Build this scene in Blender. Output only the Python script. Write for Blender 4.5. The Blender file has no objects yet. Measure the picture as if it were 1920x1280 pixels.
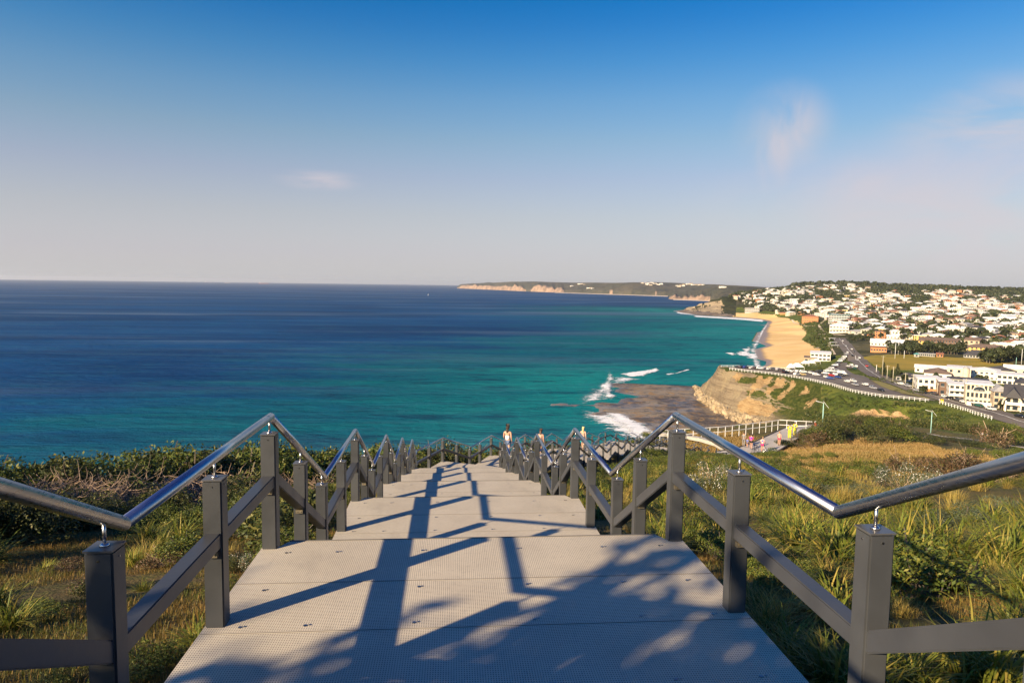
import bpy, bmesh, math, random
import numpy as np
from mathutils import Vector, Matrix, noise
from mathutils.geometry import delaunay_2d_cdt
from mathutils.bvhtree import BVHTree
R = math.radians
S = bpy.context.scene
COL = S.collection
random.seed(7); np.random.seed(7)

# ------------------------------------------------------------------ camera
CZ = 68.0                       # eye height above the sea, metres
F = 1280.0                      # focal length in pixels of a 1920 wide picture
BX = np.array([0.9963329, -0.00642651, -0.0853197])
BY = np.array([-0.08448034, 0.08412449, -0.99286764])
BU = np.array([0.01355815, 0.99643453, 0.08327309])
cd = bpy.data.cameras.new('camera'); cam = bpy.data.objects.new('camera', cd); COL.objects.link(cam)
cd.lens = 24.0; cd.sensor_width = 36.0; cd.clip_start = 0.05; cd.clip_end = 90000
cam.matrix_world = Matrix([[BX[0], BX[1], BX[2], 0], [BY[0], BY[1], BY[2], 0], [BU[0], BU[1], BU[2], CZ], [0, 0, 0, 1]])
S.camera = cam
S.render.resolution_x = 1024; S.render.resolution_y = 682
S.view_settings.view_transform = 'Standard'; S.view_settings.look = 'None'
S.view_settings.exposure = 1.12; S.view_settings.gamma = 1.0

# ------------------------------------------------------------------ sky and sun
SUN_AZ, SUN_EL = 231.8, 23.2
w = bpy.data.worlds.new('World'); S.world = w; w.use_nodes = True
def build_world():
    nt = w.node_tree; nt.nodes.clear(); N = nt.nodes.new; Lk = nt.links.new
    out = N('ShaderNodeOutputWorld'); bg = N('ShaderNodeBackground'); bg.inputs[1].default_value = 0.1
    Lk(bg.outputs[0], out.inputs[0])
    sky = N('ShaderNodeTexSky'); sky.sky_type = 'NISHITA'; sky.sun_disc = False
    sky.sun_elevation = R(SUN_EL); sky.sun_rotation = R(SUN_AZ); sky.altitude = 70
    sky.air_density = 1.0; sky.dust_density = 1.6; sky.ozone_density = 3.0
    tc = N('ShaderNodeTexCoord'); sep = N('ShaderNodeSeparateXYZ'); Lk(tc.outputs['Generated'], sep.inputs[0])
    def ramp(src, stops, interp='EASE'):
        r = N('ShaderNodeValToRGB'); r.color_ramp.interpolation = interp; Lk(src, r.inputs[0])
        e = r.color_ramp.elements
        while len(e) < len(stops): e.new(0.5)
        for i, (p, c) in enumerate(stops):
            e[i].position = p; e[i].color = c if len(c) == 4 else (*c, 1)
        return r.outputs[0]
    def mix(f, a, b, mode='MIX'):
        m = N('ShaderNodeMix'); m.data_type = 'RGBA'; m.blend_type = mode
        for s, v in ((m.inputs[0], f), (m.inputs[6], a), (m.inputs[7], b)):
            if isinstance(v, (int, float)): s.default_value = v
            elif isinstance(v, tuple): s.default_value = (*v, 1)
            else: Lk(v, s)
        return m.outputs[2]
    # deeper blue overhead, a dusty band of air low down
    tint = ramp(sep.outputs[2], SKY_TINT, 'B_SPLINE')
    col = mix(1.0, sky.outputs[0], tint, 'MULTIPLY')
    hz = ramp(sep.outputs[2], SKY_HAZE, 'B_SPLINE')
    col = mix(hz, col, SKY_PALE)
    col = mix(1.0, col, ramp(sep.outputs[2], SKY_GRADE, 'LINEAR'), 'MULTIPLY')
    # thin high cloud: wisps placed by direction, broken up by noise
    def wisp(d, rad, sc, amt, stretch, seed):
        nonlocal col
        mp = N('ShaderNodeMapping'); Lk(tc.outputs['Generated'], mp.inputs[0])
        mp.inputs[3].default_value = stretch; mp.inputs[1].default_value = (seed, seed * 2, 0)
        nz = N('ShaderNodeTexNoise'); Lk(mp.outputs[0], nz.inputs[0]); nz.inputs['Scale'].default_value = sc
        nz.inputs['Detail'].default_value = 7; nz.inputs['Roughness'].default_value = 0.52; nz.inputs['Distortion'].default_value = 0.6
        vd = N('ShaderNodeVectorMath'); vd.operation = 'SUBTRACT'; Lk(tc.outputs['Generated'], vd.inputs[0]); vd.inputs[1].default_value = d
        vs = N('ShaderNodeVectorMath'); vs.operation = 'DIVIDE'; Lk(vd.outputs[0], vs.inputs[0]); vs.inputs[1].default_value = rad
        ln = N('ShaderNodeVectorMath'); ln.operation = 'LENGTH'; Lk(vs.outputs[0], ln.inputs[0])
        a = N('ShaderNodeMapRange'); a.interpolation_type = 'SMOOTHSTEP'; Lk(ln.outputs['Value'], a.inputs[0])
        a.inputs[1].default_value = 1.0; a.inputs[2].default_value = 0.0
        b = N('ShaderNodeMapRange'); b.interpolation_type = 'SMOOTHSTEP'; Lk(nz.outputs[0], b.inputs[0])
        b.inputs[1].default_value = 0.33; b.inputs[2].default_value = 0.62
        m1 = N('ShaderNodeMath'); m1.operation = 'MULTIPLY'; Lk(a.outputs[0], m1.inputs[0]); Lk(b.outputs[0], m1.inputs[1])
        m2 = N('ShaderNodeMath'); m2.operation = 'MULTIPLY'; Lk(m1.outputs[0], m2.inputs[0]); m2.inputs[1].default_value = amt
        col = mix(m2.outputs[0], col, SKY_CLOUD)
    for a in WISPS: wisp(*a)
    Lk(col, bg.inputs[0])
def ray(px, py):
    d = np.array([(px - 960) / F, -(py - 640) / F, -1.0]); v = np.array([d @ BX, d @ BY, d @ BU]); return v
def dirn(px, py):
    v = ray(px, py); v = v / np.linalg.norm(v); return tuple(v)
SKY_TINT = [(0.0, (1.0, 1.0, 1.0)), (0.12, (0.95, 1.0, 1.08)), (0.30, (0.55, 0.80, 1.1)), (0.46, (0.22, 0.60, 1.05)), (0.8, (0.18, 0.5, 1.0))]
SKY_HAZE = [(0.0, (0.85,) * 3), (0.10, (0.66,) * 3), (0.22, (0.28,) * 3), (0.40, (0.0,) * 3)]
SKY_GRADE = [(0.0, (0.994, 1.005, 0.961)), (0.041, (0.906, 0.877, 0.898)), (0.096, (0.833, 0.785, 0.774)), (0.149, (0.74, 0.71, 0.73)), (0.201, (0.624, 0.695, 0.676)), (0.252, (0.476, 0.666, 0.69)), (0.3, (0.28, 0.604, 0.693)), (0.343, (0.146, 0.541, 0.683)), (0.381, (0.053, 0.513, 0.663)), (0.6, (0.045, 0.401, 0.623))]
SKY_PALE = (2.9, 2.8, 3.0)
SKY_CLOUD = (3.2, 2.85, 3.0)
WISPS = [(dirn(1470, 240), (0.075, 0.075, 0.070), 7.0, 0.85, (1.6, 1.6, 1.0), 1.3),
         (dirn(1452, 290), (0.030, 0.030, 0.075), 8.0, 0.55, (2.5, 2.5, .6), 3.3),
         (dirn(1890, 230), (0.15, 0.15, 0.07), 6.0, 0.75, (1.0, 1.0, 2.6), 4.1),
         (dirn(1780, 390), (0.36, 0.36, 0.12), 5.0, 0.62, (1.0, 1.0, 2.5), 7.7),
         (dirn(1640, 350), (0.10, 0.10, 0.05), 7.0, 0.5, (1.2, 1.2, 2.2), 9.2),
         (dirn(600, 338), (0.075, 0.075, 0.018), 9.0, 0.6, (1.0, 1.0, 4.0), 2.9)]
build_world()
sl = bpy.data.lights.new('sun', 'SUN'); sun = bpy.data.objects.new('sun', sl); COL.objects.link(sun)
sl.energy = 4.8; sl.angle = R(0.75); sl.color = (1.0, 0.79, 0.52)
sd = Vector((math.sin(R(SUN_AZ)) * math.cos(R(SUN_EL)), math.cos(R(SUN_AZ)) * math.cos(R(SUN_EL)), math.sin(R(SUN_EL))))
sun.rotation_euler = sd.to_track_quat('Z', 'Y').to_euler(); sun.location = (-30, -20, 100)

# ------------------------------------------------------------------ helpers
def P(px, py, z):
    """point of the place: photo direction (px, py) met with the level z (metres from the eye)"""
    v = ray(px, py); t = z / v[2]; return (v[0] * t, v[1] * t, z + CZ)
def Q(px, Y, z):
    v = ray(px, 540); t = Y / v[1]; return (v[0] * t, Y, z + CZ)
def tag(o, label=None, cat=None, group=None, kind=None):
    if label: o['label'] = label
    if cat: o['category'] = cat
    if group: o['group'] = group
    if kind: o['kind'] = kind
    return o
def empty(name, loc=(0, 0, 0), rz=0.0, parent=None):
    o = bpy.data.objects.new(name, None); COL.objects.link(o); o.location = loc; o.rotation_euler = (0, 0, rz)
    o.empty_display_size = 0.2
    if parent: o.parent = parent
    return o
class MB:
    """collects faces; build() links them as ONE mesh object"""
    def __init__(s): s.v = []; s.f = []; s.m = []
    def add(s, vs, fs, m=0):
        n = len(s.v); s.v += [tuple(a) for a in vs]; s.f += [tuple(i + n for i in f) for f in fs]; s.m += [m] * len(fs); return s
    def box(s, c, d, rz=0.0, m=0, M=None):
        x, y, z = (a / 2 for a in d)
        vs = [Vector((i * x, j * y, k * z)) for k in (-1, 1) for j in (-1, 1) for i in (-1, 1)]
        T = M if M is not None else Matrix.Rotation(rz, 3, 'Z')
        vs = [T @ v + Vector(c) for v in vs]
        return s.add(vs, [(0, 2, 3, 1), (4, 5, 7, 6), (0, 1, 5, 4), (2, 6, 7, 3), (0, 4, 6, 2), (1, 3, 7, 5)], m)
    def beam(s, a, b, wd, ht, m=0):
        """rectangular bar whose ends are cut vertical"""
        a, b = Vector(a), Vector(b); d = b - a; h = Vector((d.x, d.y, 0)).normalized(); n = Vector((h.y, -h.x, 0)) * wd / 2
        u = Vector((0, 0, ht / 2 * d.length / max(1e-6, Vector((d.x, d.y, 0)).length)))
        vs = [a - n - u, a + n - u, a + n + u, a - n + u, b - n - u, b + n - u, b + n + u, b - n + u]
        return s.add(vs, [(3, 2, 1, 0), (4, 5, 6, 7), (0, 1, 5, 4), (1, 2, 6, 5), (2, 3, 7, 6), (3, 0, 4, 7)], m)
    def tube(s, pts, r, n=8, m=0, cap=True):
        pts = [Vector(p) for p in pts]; rs = r if isinstance(r, (list, tuple)) else [r] * len(pts); base = len(s.v); k = len(pts)
        up = None
        for i, p in enumerate(pts):
            d = (pts[min(i + 1, k - 1)] - pts[max(i - 1, 0)]).normalized()
            if i in (0, k - 1): sc = 1.0
            else:
                d0 = (p - pts[i - 1]).normalized(); sc = 1 / max(0.5, d.dot(d0))
            a = d.orthogonal().normalized() if up is None else (up - d * up.dot(d)).normalized()
            up = a; b = d.cross(a)
            for j in range(n):
                t = 2 * math.pi * j / n
                s.v.append(tuple(p + (a * math.cos(t) + b * math.sin(t)) * rs[i] * (1 if sc == 1 else (1 + (sc - 1) * .5))))
        for i in range(k - 1):
            for j in range(n):
                q = base + i * n; s.f.append((q + j, q + (j + 1) % n, q + n + (j + 1) % n, q + n + j)); s.m.append(m)
        if cap:
            s.f.append(tuple(base + j for j in range(n))[::-1]); s.m.append(m)
            s.f.append(tuple(base + (k - 1) * n + j for j in range(n))); s.m.append(m)
        return s
    def disc(s, c, r, n=10, m=0, h=0.004):
        c = Vector(c); vs = [c + Vector((math.cos(2 * math.pi * j / n) * r, math.sin(2 * math.pi * j / n) * r, 0)) for j in range(n)]
        vs += [v + Vector((0, 0, h)) for v in vs]
        return s.add(vs, [tuple(range(n, 2 * n))] + [(j, (j + 1) % n, n + (j + 1) % n, n + j) for j in range(n)], m)
    def mesh(s, name, mats, smooth=False):
        me = bpy.data.meshes.new(name); me.from_pydata(s.v, [], s.f)
        for m in (mats if isinstance(mats, (list, tuple)) else [mats]): me.materials.append(m)
        if any(s.m): me.polygons.foreach_set('material_index', s.m)
        if smooth: me.polygons.foreach_set('use_smooth', [True] * len(s.f))
        me.update(); return me
    def build(s, name, mats, parent=None, smooth=False, bevel=0, loc=None, rz=0):
        me = s.mesh(name, mats, smooth)
        if bevel:
            bm = bmesh.new(); bm.from_mesh(me)
            bmesh.ops.bevel(bm, geom=bm.edges[:], offset=bevel, segments=2, affect='EDGES', clamp_overlap=True)
            bm.to_mesh(me); bm.free()
        return link(name, me, parent, loc, rz)
def link(name, me, parent=None, loc=None, rz=0):
    o = bpy.data.objects.new(name, me); COL.objects.link(o)
    if parent: o.parent = parent
    if loc is not None: o.location = loc
    if rz: o.rotation_euler = (0, 0, rz)
    return o
def np_mesh(name, verts, faces, mats, smooth=False, mi=None):
    """fast mesh from numpy arrays; faces is (n,3) or (n,4)"""
    me = bpy.data.meshes.new(name); verts = np.asarray(verts, np.float32); faces = np.asarray(faces, np.int32)
    k = faces.shape[1]; me.vertices.add(len(verts)); me.vertices.foreach_set('co', verts.ravel())
    me.loops.add(faces.size); me.loops.foreach_set('vertex_index', faces.ravel())
    me.polygons.add(len(faces)); me.polygons.foreach_set('loop_start', np.arange(0, faces.size, k, dtype=np.int32))
    me.polygons.foreach_set('loop_total', np.full(len(faces), k, np.int32))
    for m in (mats if isinstance(mats, (list, tuple)) else [mats]): me.materials.append(m)
    if mi is not None: me.polygons.foreach_set('material_index', np.asarray(mi, np.int32))
    me.polygons.foreach_set('use_smooth', np.full(len(faces), smooth))
    me.update(calc_edges=True); me.validate(); return me
children = {}
def copy_tree(o, parent=None, kids=None):
    c = o.copy(); COL.objects.link(c)
    if parent: c.parent = parent
    for ch in (kids or KIDS)(o): copy_tree(ch, c)
    return c
def KIDS(o):
    if o.name not in children: children[o.name] = list(o.children)
    return children[o.name]

# ------------------------------------------------------------------ materials
class NT:
    def __init__(s, name):
        s.mat = bpy.data.materials.new(name); s.mat.use_nodes = True; s.nt = s.mat.node_tree; s.nt.nodes.clear()
        s.out = s.nt.nodes.new('ShaderNodeOutputMaterial')
    def n(s, t, **kw):
        x = s.nt.nodes.new('ShaderNode' + t)
        for k, v in kw.items(): setattr(x, k, v)
        return x
    def set(s, sock, v):
        if isinstance(v, bpy.types.NodeSocket): s.nt.links.new(v, sock)
        elif isinstance(v, tuple) and len(v) == 3 and sock.type == 'RGBA': sock.default_value = (*v, 1)
        else: sock.default_value = v
    def pos(s): return s.n('NewGeometry').outputs['Position']
    def obj(s): return s.n('TexCoord').outputs['Object']
    def noise(s, vec, scale, detail=4, rough=.55, stretch=None, dist=0.0):
        if stretch:
            mp = s.n('Mapping'); s.set(mp.inputs[0], vec); mp.inputs[3].default_value = stretch; vec = mp.outputs[0]
        x = s.n('TexNoise'); s.set(x.inputs['Vector'], vec); x.inputs['Scale'].default_value = scale
        x.inputs['Detail'].default_value = detail; x.inputs['Roughness'].default_value = rough; x.inputs['Distortion'].default_value = dist
        return x.outputs[0]
    def step(s, v, a, b, lo=0.0, hi=1.0, smooth=True):
        x = s.n('MapRange'); x.interpolation_type = 'SMOOTHSTEP' if smooth else 'LINEAR'
        s.set(x.inputs[0], v); x.inputs[1].default_value = a; x.inputs[2].default_value = b; x.inputs[3].default_value = lo; x.inputs[4].default_value = hi
        return x.outputs[0]
    def mix(s, f, a, b, mode='MIX'):
        m = s.n('Mix', data_type='RGBA', blend_type=mode); s.set(m.inputs[0], f); s.set(m.inputs[6], a); s.set(m.inputs[7], b); return m.outputs[2]
    def math(s, op, a, b=0.0):
        m = s.n('Math', operation=op); s.set(m.inputs[0], a); s.set(m.inputs[1], b); return m.outputs[0]
    def bump(s, h, strength=.5, dist=.1):
        b = s.n('Bump'); s.set(b.inputs['Height'], h); b.inputs['Strength'].default_value = strength; b.inputs['Distance'].default_value = dist; return b.outputs[0]
    def bsdf(s, color, rough=.7, metal=0.0, normal=None, spec=None, alpha=None):
        b = s.n('BsdfPrincipled'); s.set(b.inputs['Base Color'], color); s.set(b.inputs['Roughness'], rough); s.set(b.inputs['Metallic'], metal)
        if normal is not None: s.set(b.inputs['Normal'], normal)
        if spec is not None: s.set(b.inputs['Specular IOR Level'], spec)
        if alpha is not None: s.set(b.inputs['Alpha'], alpha)
        s.nt.links.new(b.outputs[0], s.out.inputs[0]); return s.mat
MC = {}
def simple(name, col, rough=.7, metal=0.0, var=.12, scale=3.0, rnd=0.0, bump=0.0, spec=None):
    """painted or plain surface with slight uneven tone"""
    if name in MC: return MC[name]
    t = NT(name); ob = t.obj(); nz = t.noise(ob, scale, 5)
    f = t.step(nz, .3, .7, 1 - var, 1 + var)
    if rnd:
        oi = t.n('ObjectInfo'); f = t.math('MULTIPLY', f, t.step(oi.outputs['Random'], 0, 1, 1 - rnd, 1 + rnd, False))
    c = t.n('VectorMath', operation='SCALE'); c.inputs[0].default_value = col; t.set(c.inputs[3], f)
    nb = t.bump(t.noise(ob, scale * 12, 4), bump, .01) if bump else None
    MC[name] = t.bsdf(c.outputs[0], t.step(nz, .3, .7, rough * .85, min(1, rough * 1.15)), metal, nb, spec); return MC[name]
def leafmat(name, cols, rnd=.25, transl=.25, scale=2.0, rough=.55):
    """leaves: several tones by leaf position and by plant"""
    t = NT(name); ob = t.obj(); g = t.n('NewGeometry')
    nz = t.noise(ob, scale, 3)
    c = t.mix(t.step(nz, .35, .65), cols[0], cols[1])
    wn = t.n('TexWhiteNoise'); wn.noise_dimensions = '1D'; t.set(wn.inputs['W'], g.outputs['Random Per Island'])
    c = t.mix(t.step(wn.outputs[0], .55, 1.0), c, cols[2])
    oi = t.n('ObjectInfo'); f = t.step(oi.outputs['Random'], 0, 1, 1 - rnd, 1 + rnd, False)
    sc = t.n('VectorMath', operation='SCALE'); t.set(sc.inputs[0], c); t.set(sc.inputs[3], f)
    d = t.n('BsdfPrincipled'); t.set(d.inputs['Base Color'], sc.outputs[0]); d.inputs['Roughness'].default_value = rough; d.inputs['Specular IOR Level'].default_value = .3
    tr = t.n('BsdfTranslucent'); t.set(tr.inputs[0], sc.outputs[0]); mx = t.n('MixShader'); mx.inputs[0].default_value = transl
    t.nt.links.new(d.outputs[0], mx.inputs[1]); t.nt.links.new(tr.outputs[0], mx.inputs[2]); t.nt.links.new(mx.outputs[0], t.out.inputs[0])
    MC[name] = t.mat; return t.mat
# ------------------------------------------------------------------ land: survey points -> one terrain
def survey():
    pts = []
    G = lambda L: pts.extend((x, y, z + CZ) for x, y, z in L)
    G([(-30, -20, .0), (0, -20, 2.5), (30, -20, 2.5), (80, -20, 1), (-14, 2.8, -3.2), (-6, 2.8, -2.35), (-2, 2.8, -2.3), (2.3, 2.8, -2.3), (6, 2.8, -2.35),
       (14, 2.8, -2.6), (30, 2.8, -3.2), (80, 3, -6), (-2, 5.2, -2.72), (2.5, 5.2, -2.75), (-2, 7.2, -3.4), (2.3, 7.2, -3.4), (-2, 11.6, -4.45), (2.3, 11.6, -4.45),
       (-2, 16, -5.5), (2.3, 16, -5.5), (-2, 20.4, -6.55), (2.3, 20.4, -6.55), (-2, 24.9, -7.75), (2.4, 24.9, -7.75), (-6, 7, -3.3), (-7, 10, -4.1), (-12, 7, -4.3), (-4.5, 14, -5.0), (-4, 18, -6.0)])
    G([(2.1, 29.5, -8.9), (4.2, 34.4, -10), (6.5, 39.4, -11.05), (8.7, 44.4, -12.1), (11, 49.6, -13.2), (13.3, 54.7, -14.2), (17, 58, -14.5), (20, 62.5, -15.8), (23, 66, -16.9),
       (26, 70, -17.9), (28, 72.5, -18.4)])
    crest = [(-13, 8, -3.7), (-12.6, 11, -4.3), (-12.5, 15, -5.15), (-11, 19, -6.2), (-8.5, 23, -7.2), (-5.2, 28.5, -8.6), (-2.5, 34, -10.2), (.5, 40, -11.6), (4, 47, -12.8), (8, 55, -14.2), (11.5, 62, -15.5), (16, 70, -16.7),
             (22, 78, -17.9), (32, 86, -18.5), (43, 92, -19), (52, 96, -19.2)]
    G(crest)
    for x, y, z in crest:
        n = (-.88, .47) if y < 70 else (-.35, .93)
        G([(x + n[0] * 4, y + n[1] * 4, z - 2.4), (x + n[0] * 12, y + n[1] * 12, z - 9), (x + n[0] * 30, y + n[1] * 30, max(z - 36, -62))])
    G([(-75, -20, -70), (-62, 15, -69.5), (-48, 48, -69), (-30, 78, -69), (-14, 110, -68.6), (8, 145, -68), (25, 185, -67.4), (50, 235, -66.5), (-200, -20, -80), (-160, 100, -80), (-80, 180, -78)])
    G([(6, 9, -3.9), (14, 9, -4.1), (30, 9, -4.8), (80, 10, -9), (6, 20, -6.6), (15, 20, -6.8), (30, 20, -7.4), (80, 20, -12), (12, 32, -9.4), (25, 32, -9.7), (45, 32, -11), (80, 36, -15),
       (15, 44, -12.0), (26, 45, -12.2), (45, 47, -13.2), (70, 47, -15.5), (22, 56, -14.6), (26, 61, -16.2), (36, 60, -15.2), (52, 62, -15.7), (75, 60, -18), (30, 66, -17.6), (34, 71, -18.2), (44, 75, -18.0), (52, 76, -17.7), (62, 78, -18.6),
       (85, 75, -21.5), (38, 78, -18.4), (47, 88, -18.4), (53, 90, -18.9), (60, 100, -20.6), (72, 104, -22.4), (80, 112, -23.6), (96, 118, -26.6), (112, 118, -27.6), (140, 118, -29),
       (50, 118, -28), (75, 128, -30), (95, 140, -34), (135, 150, -38), (60, 150, -44), (82, 165, -46), (125, 180, -47), (175, 190, -46), (95, 215, -52), (145, 225, -49.5), (38, 120, -42), (32, 150, -60), (62, 200, -63)])
    A = lambda z, L: pts.extend(P(a, b, z) for a, b in L)
    pts.extend(P(a, b, z) for a, b, z in [(1306, 735, -65), (1312, 748, -65.5), (1332, 760, -66), (1352, 772, -66), (1385, 785, -66), (1430, 796, -65), (1480, 800, -61.5), (1520, 799, -57),
        (1580, 785, -52.5), (1640, 784, -52), (1700, 785, -51), (1602, 774, -50), (1640, 768.5, -49), (1690, 773, -49.5), (1335, 712, -55), (1400, 716, -49.5), (1450, 735, -52), (1550, 762, -51)])
    A(-45.5, CLIFF_TOP); A(-46, HEAD_BACK)
    A(-46.1, [(1352, 687.5), (1590, 701), (1640, 716), (1540, 702), (1515, 700), (1560, 700), (1620, 722), (1680, 735), (1740, 747), (1650, 735)])
    for a, b in HEAD_BACK:
        x, y, z = P(a, b, -46); G([(x + 1, y + 34, -65)])
    pts.extend(P(a, b, z) for a, b, z in [(1582, 682, -50), (1576, 665, -54), (1573, 650, -57), (1573, 640, -58.5), (1560, 632, -59), (1540, 625, -59), (1500, 694, -50.5), (1525, 692, -50), (1550, 685, -51.5),
        (1480, 690, -62), (1500, 683, -60.5), (1530, 672, -60), (1555, 668, -58), (1520, 655, -62), (1505, 642, -63), (1512, 630, -63), (1500, 615, -63), (1478, 601, -63), (1450, 596, -64), (1420, 593, -64),
        (1460, 640, -65.2), (1470, 670, -65), (1460, 615, -65.2)])
    A(-67.7, WATERLINE)
    A(-73, [(1380, 690), (1370, 655), (1378, 620), (1388, 603), (1300, 597), (1250, 592), (1340, 715), (1200, 640), (1100, 600), (1000, 590)])
    pts.extend(P(a, b, z) for a, b, z in [(1540, 640, -58.5), (1532, 620, -57.5), (1512, 607, -57), (1490, 598, -56.5), (1549, 655, -58.5), (1345, 585, -62), (1370, 588, -62), (1402, 588, -60)])
    pts.extend(Q(*a) for a in [(1350, 1790, -50), (1356, 1800, -36), (1368, 1820, -27), (1385, 1850, -22), (1352, 1840, -27), (1347, 1860, -48), (1342, 1900, -72), (1365, 2300, -60), (1330, 2000, -75)])
    for px, L in TOWN:
        for py, z in L:
            pts.append(P(px, py, z) if py else Q(px, z[0], z[1]))
    return pts
CLIFF_TOP = [(1347, 690), (1375, 696), (1410, 700), (1450, 704), (1480, 709), (1520, 717), (1560, 727), (1600, 739), (1640, 747), (1700, 752), (1740, 755), (1765, 760), (1800, 771), (1830, 783), (1860, 792), (1900, 804), (1990, 830)]
HEAD_BACK = [(1352, 686), (1375, 687), (1400, 688.5), (1440, 690.5), (1470, 692), (1490, 695)]
WATERLINE = [(1432, 700), (1428, 690), (1421, 672), (1417, 655), (1422, 640), (1430, 622), (1438, 610), (1443, 603), (1425, 598.5), (1395, 596), (1350, 593), (1310, 591), (1275, 585.5), (1268, 583.5), (1285, 580.5), (1320, 579), (1340, 579)]
TOWN = [(1385, [(582, -58), (570, -43), (0, (1850, -23)), (0, (2000, -20)), (0, (2500, -50))]),
        (1410, [(583, -57), (568, -42), (558, -29), (550, -17), (0, (2600, -40))]),
        (1450, [(589, -57), (575, -45), (560, -30), (549, -13), (0, (2150, -4)), (0, (2800, -40))]),
        (1500, [(597, -54), (580, -45), (565, -33), (550, -14), (0, (2133, 4)), (0, (2800, -40))]),
        (1550, [(610, -55), (597, -51), (580, -43), (565, -32), (550, -14), (0, (2120, 10)), (0, (2800, -40))]),
        (1610, [(640, -56), (620, -54.5), (600, -50), (580, -42), (560, -25), (0, (1940, -5)), (0, (2100, 11)), (0, (2800, -30))]),
        (1650, [(690, -51), (670, -54), (640, -54), (620, -52.5), (600, -48), (580, -40), (560, -23), (0, (1850, -8)), (0, (2050, 6)), (0, (2800, -30))]),
        (1720, [(697, -52), (660, -54.5), (640, -54), (620, -52), (600, -47), (580, -38), (560, -22), (0, (1830, -8)), (0, (1980, 3)), (0, (2800, -30))]),
        (1800, [(700, -52.5), (680, -54.5), (660, -54), (640, -53.5), (620, -52), (600, -47.5), (580, -39.5), (560, -21), (0, (2000, 3)), (0, (2800, -30))]),
        (1920, [(712, -51), (690, -54), (670, -54), (640, -53), (620, -51.5), (600, -47), (580, -39), (560, -20), (0, (2200, 0)), (0, (2900, -30))]),
        (2150, [(712, -51), (680, -54), (640, -53), (600, -47), (580, -39), (565, -20), (0, (2200, 0)), (0, (2900, -30))]),
        (1700, [(737, -46.5), (715, -48.5)]), (1760, [(745, -46.3), (710, -49.5)]), (1850, [(762, -45.5), (745, -46.5), (715, -50)]), (1940, [(785, -44), (765, -45), (725, -49.5)]), (2100, [(800, -44), (770, -46), (730, -49)])]
SV = np.array(survey())
def tin(pts):
    v2 = [Vector((p[0], p[1])) for p in pts]
    vo, ed, fc, ov, oe, of = delaunay_2d_cdt(v2, [], [], 0, 1e-3)
    zs = [pts[ov[i][0]][2] for i in range(len(vo))]
    return BVHTree.FromPolygons([(v.x, v.y, z) for v, z in zip(vo, zs)], [tuple(f) for f in fc])
TB = tin([tuple(p) for p in SV])
DOWN = Vector((0, 0, -1))
def tinz(x, y):
    h = TB.ray_cast(Vector((x, y, 500)), DOWN)[0]
    return h.z if h is not None else -6.0
# polar lattice: fine near the stairs, coarser with distance
def az_of(px): return math.atan((px - 851) / F)
AZ = np.concatenate([np.linspace(R(-62), az_of(0), 16)[:-1], np.linspace(az_of(0), az_of(1250), 150)[:-1], np.linspace(az_of(1250), az_of(1930), 420)[:-1], np.linspace(az_of(1930), R(58), 30)])
rr = [2.0]
while rr[-1] < 3600: rr.append(rr[-1] * (1.022 if rr[-1] < 60 else (1.012 if rr[-1] < 200 else 1.0068)))
RR = np.array(rr); NA, NR = len(AZ), len(RR)
GX = np.outer(RR, np.sin(AZ)); GY = np.outer(RR, np.cos(AZ))
# the lattice starts behind the eye so the slope round the camera is closed too
GY = GY - 6.0 * np.exp(-RR / 12.0)[:, None]
GZ = np.empty_like(GX)
for i in range(NR):
    for j in range(NA): GZ[i, j] = tinz(GX[i, j], GY[i, j])
def blur(Z, n):
    for _ in range(n):
        Z[1:-1, 1:-1] = (Z[1:-1, 1:-1] * 2 + Z[:-2, 1:-1] + Z[2:, 1:-1] + Z[1:-1, :-2] + Z[1:-1, 2:]) / 6
    return Z
nearmask = 1 / (1 + np.exp((np.hypot(GX, GY) - 150) / 15))
GZ = GZ * (1 - nearmask) + blur(GZ.copy(), 10) * nearmask
def vnoise(X, Y, s, seed=0, octv=4):
    """cheap value noise on arrays"""
    out = np.zeros_like(X); a = 1.0; tot = 0
    for o in range(octv):
        x = X / s + seed * 17.3; y = Y / s + seed * 9.1; xi = np.floor(x); yi = np.floor(y); fx = x - xi; fy = y - yi
        fx = fx * fx * (3 - 2 * fx); fy = fy * fy * (3 - 2 * fy)
        h = lambda i, j: np.modf(np.abs(np.sin((i * 127.1 + j * 311.7 + seed * 7.7 + o * 31.3)) * 43758.5453))[0]
        out += a * ((h(xi, yi) * (1 - fx) + h(xi + 1, yi) * fx) * (1 - fy) + (h(xi, yi + 1) * (1 - fx) + h(xi + 1, yi + 1) * fx) * fy - .5); tot += a
        a *= .5; s *= .5
    return out / tot * 2
def inside(X, Y, poly):
    r = np.zeros(X.shape, bool); n = len(poly); j = n - 1
    for i in range(n):
        xi, yi = poly[i][:2]; xj, yj = poly[j][:2]
        c = ((yi > Y) != (yj > Y)) & (X < (xj - xi) * (Y - yi) / (yj - yi + 1e-12) + xi); r ^= c; j = i
    return r
def dist_line(X, Y, line):
    d = np.full(X.shape, 1e9)
    for (ax, ay, *_), (bx, by, *_) in zip(line[:-1], line[1:]):
        vx, vy = bx - ax, by - ay; t = np.clip(((X - ax) * vx + (Y - ay) * vy) / (vx * vx + vy * vy + 1e-9), 0, 1)
        d = np.minimum(d, np.hypot(X - ax - t * vx, Y - ay - t * vy))
    return d
LP = lambda z, L: [P(a, b, z) for a, b in L]
RRG = np.hypot(GX, GY)
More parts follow.
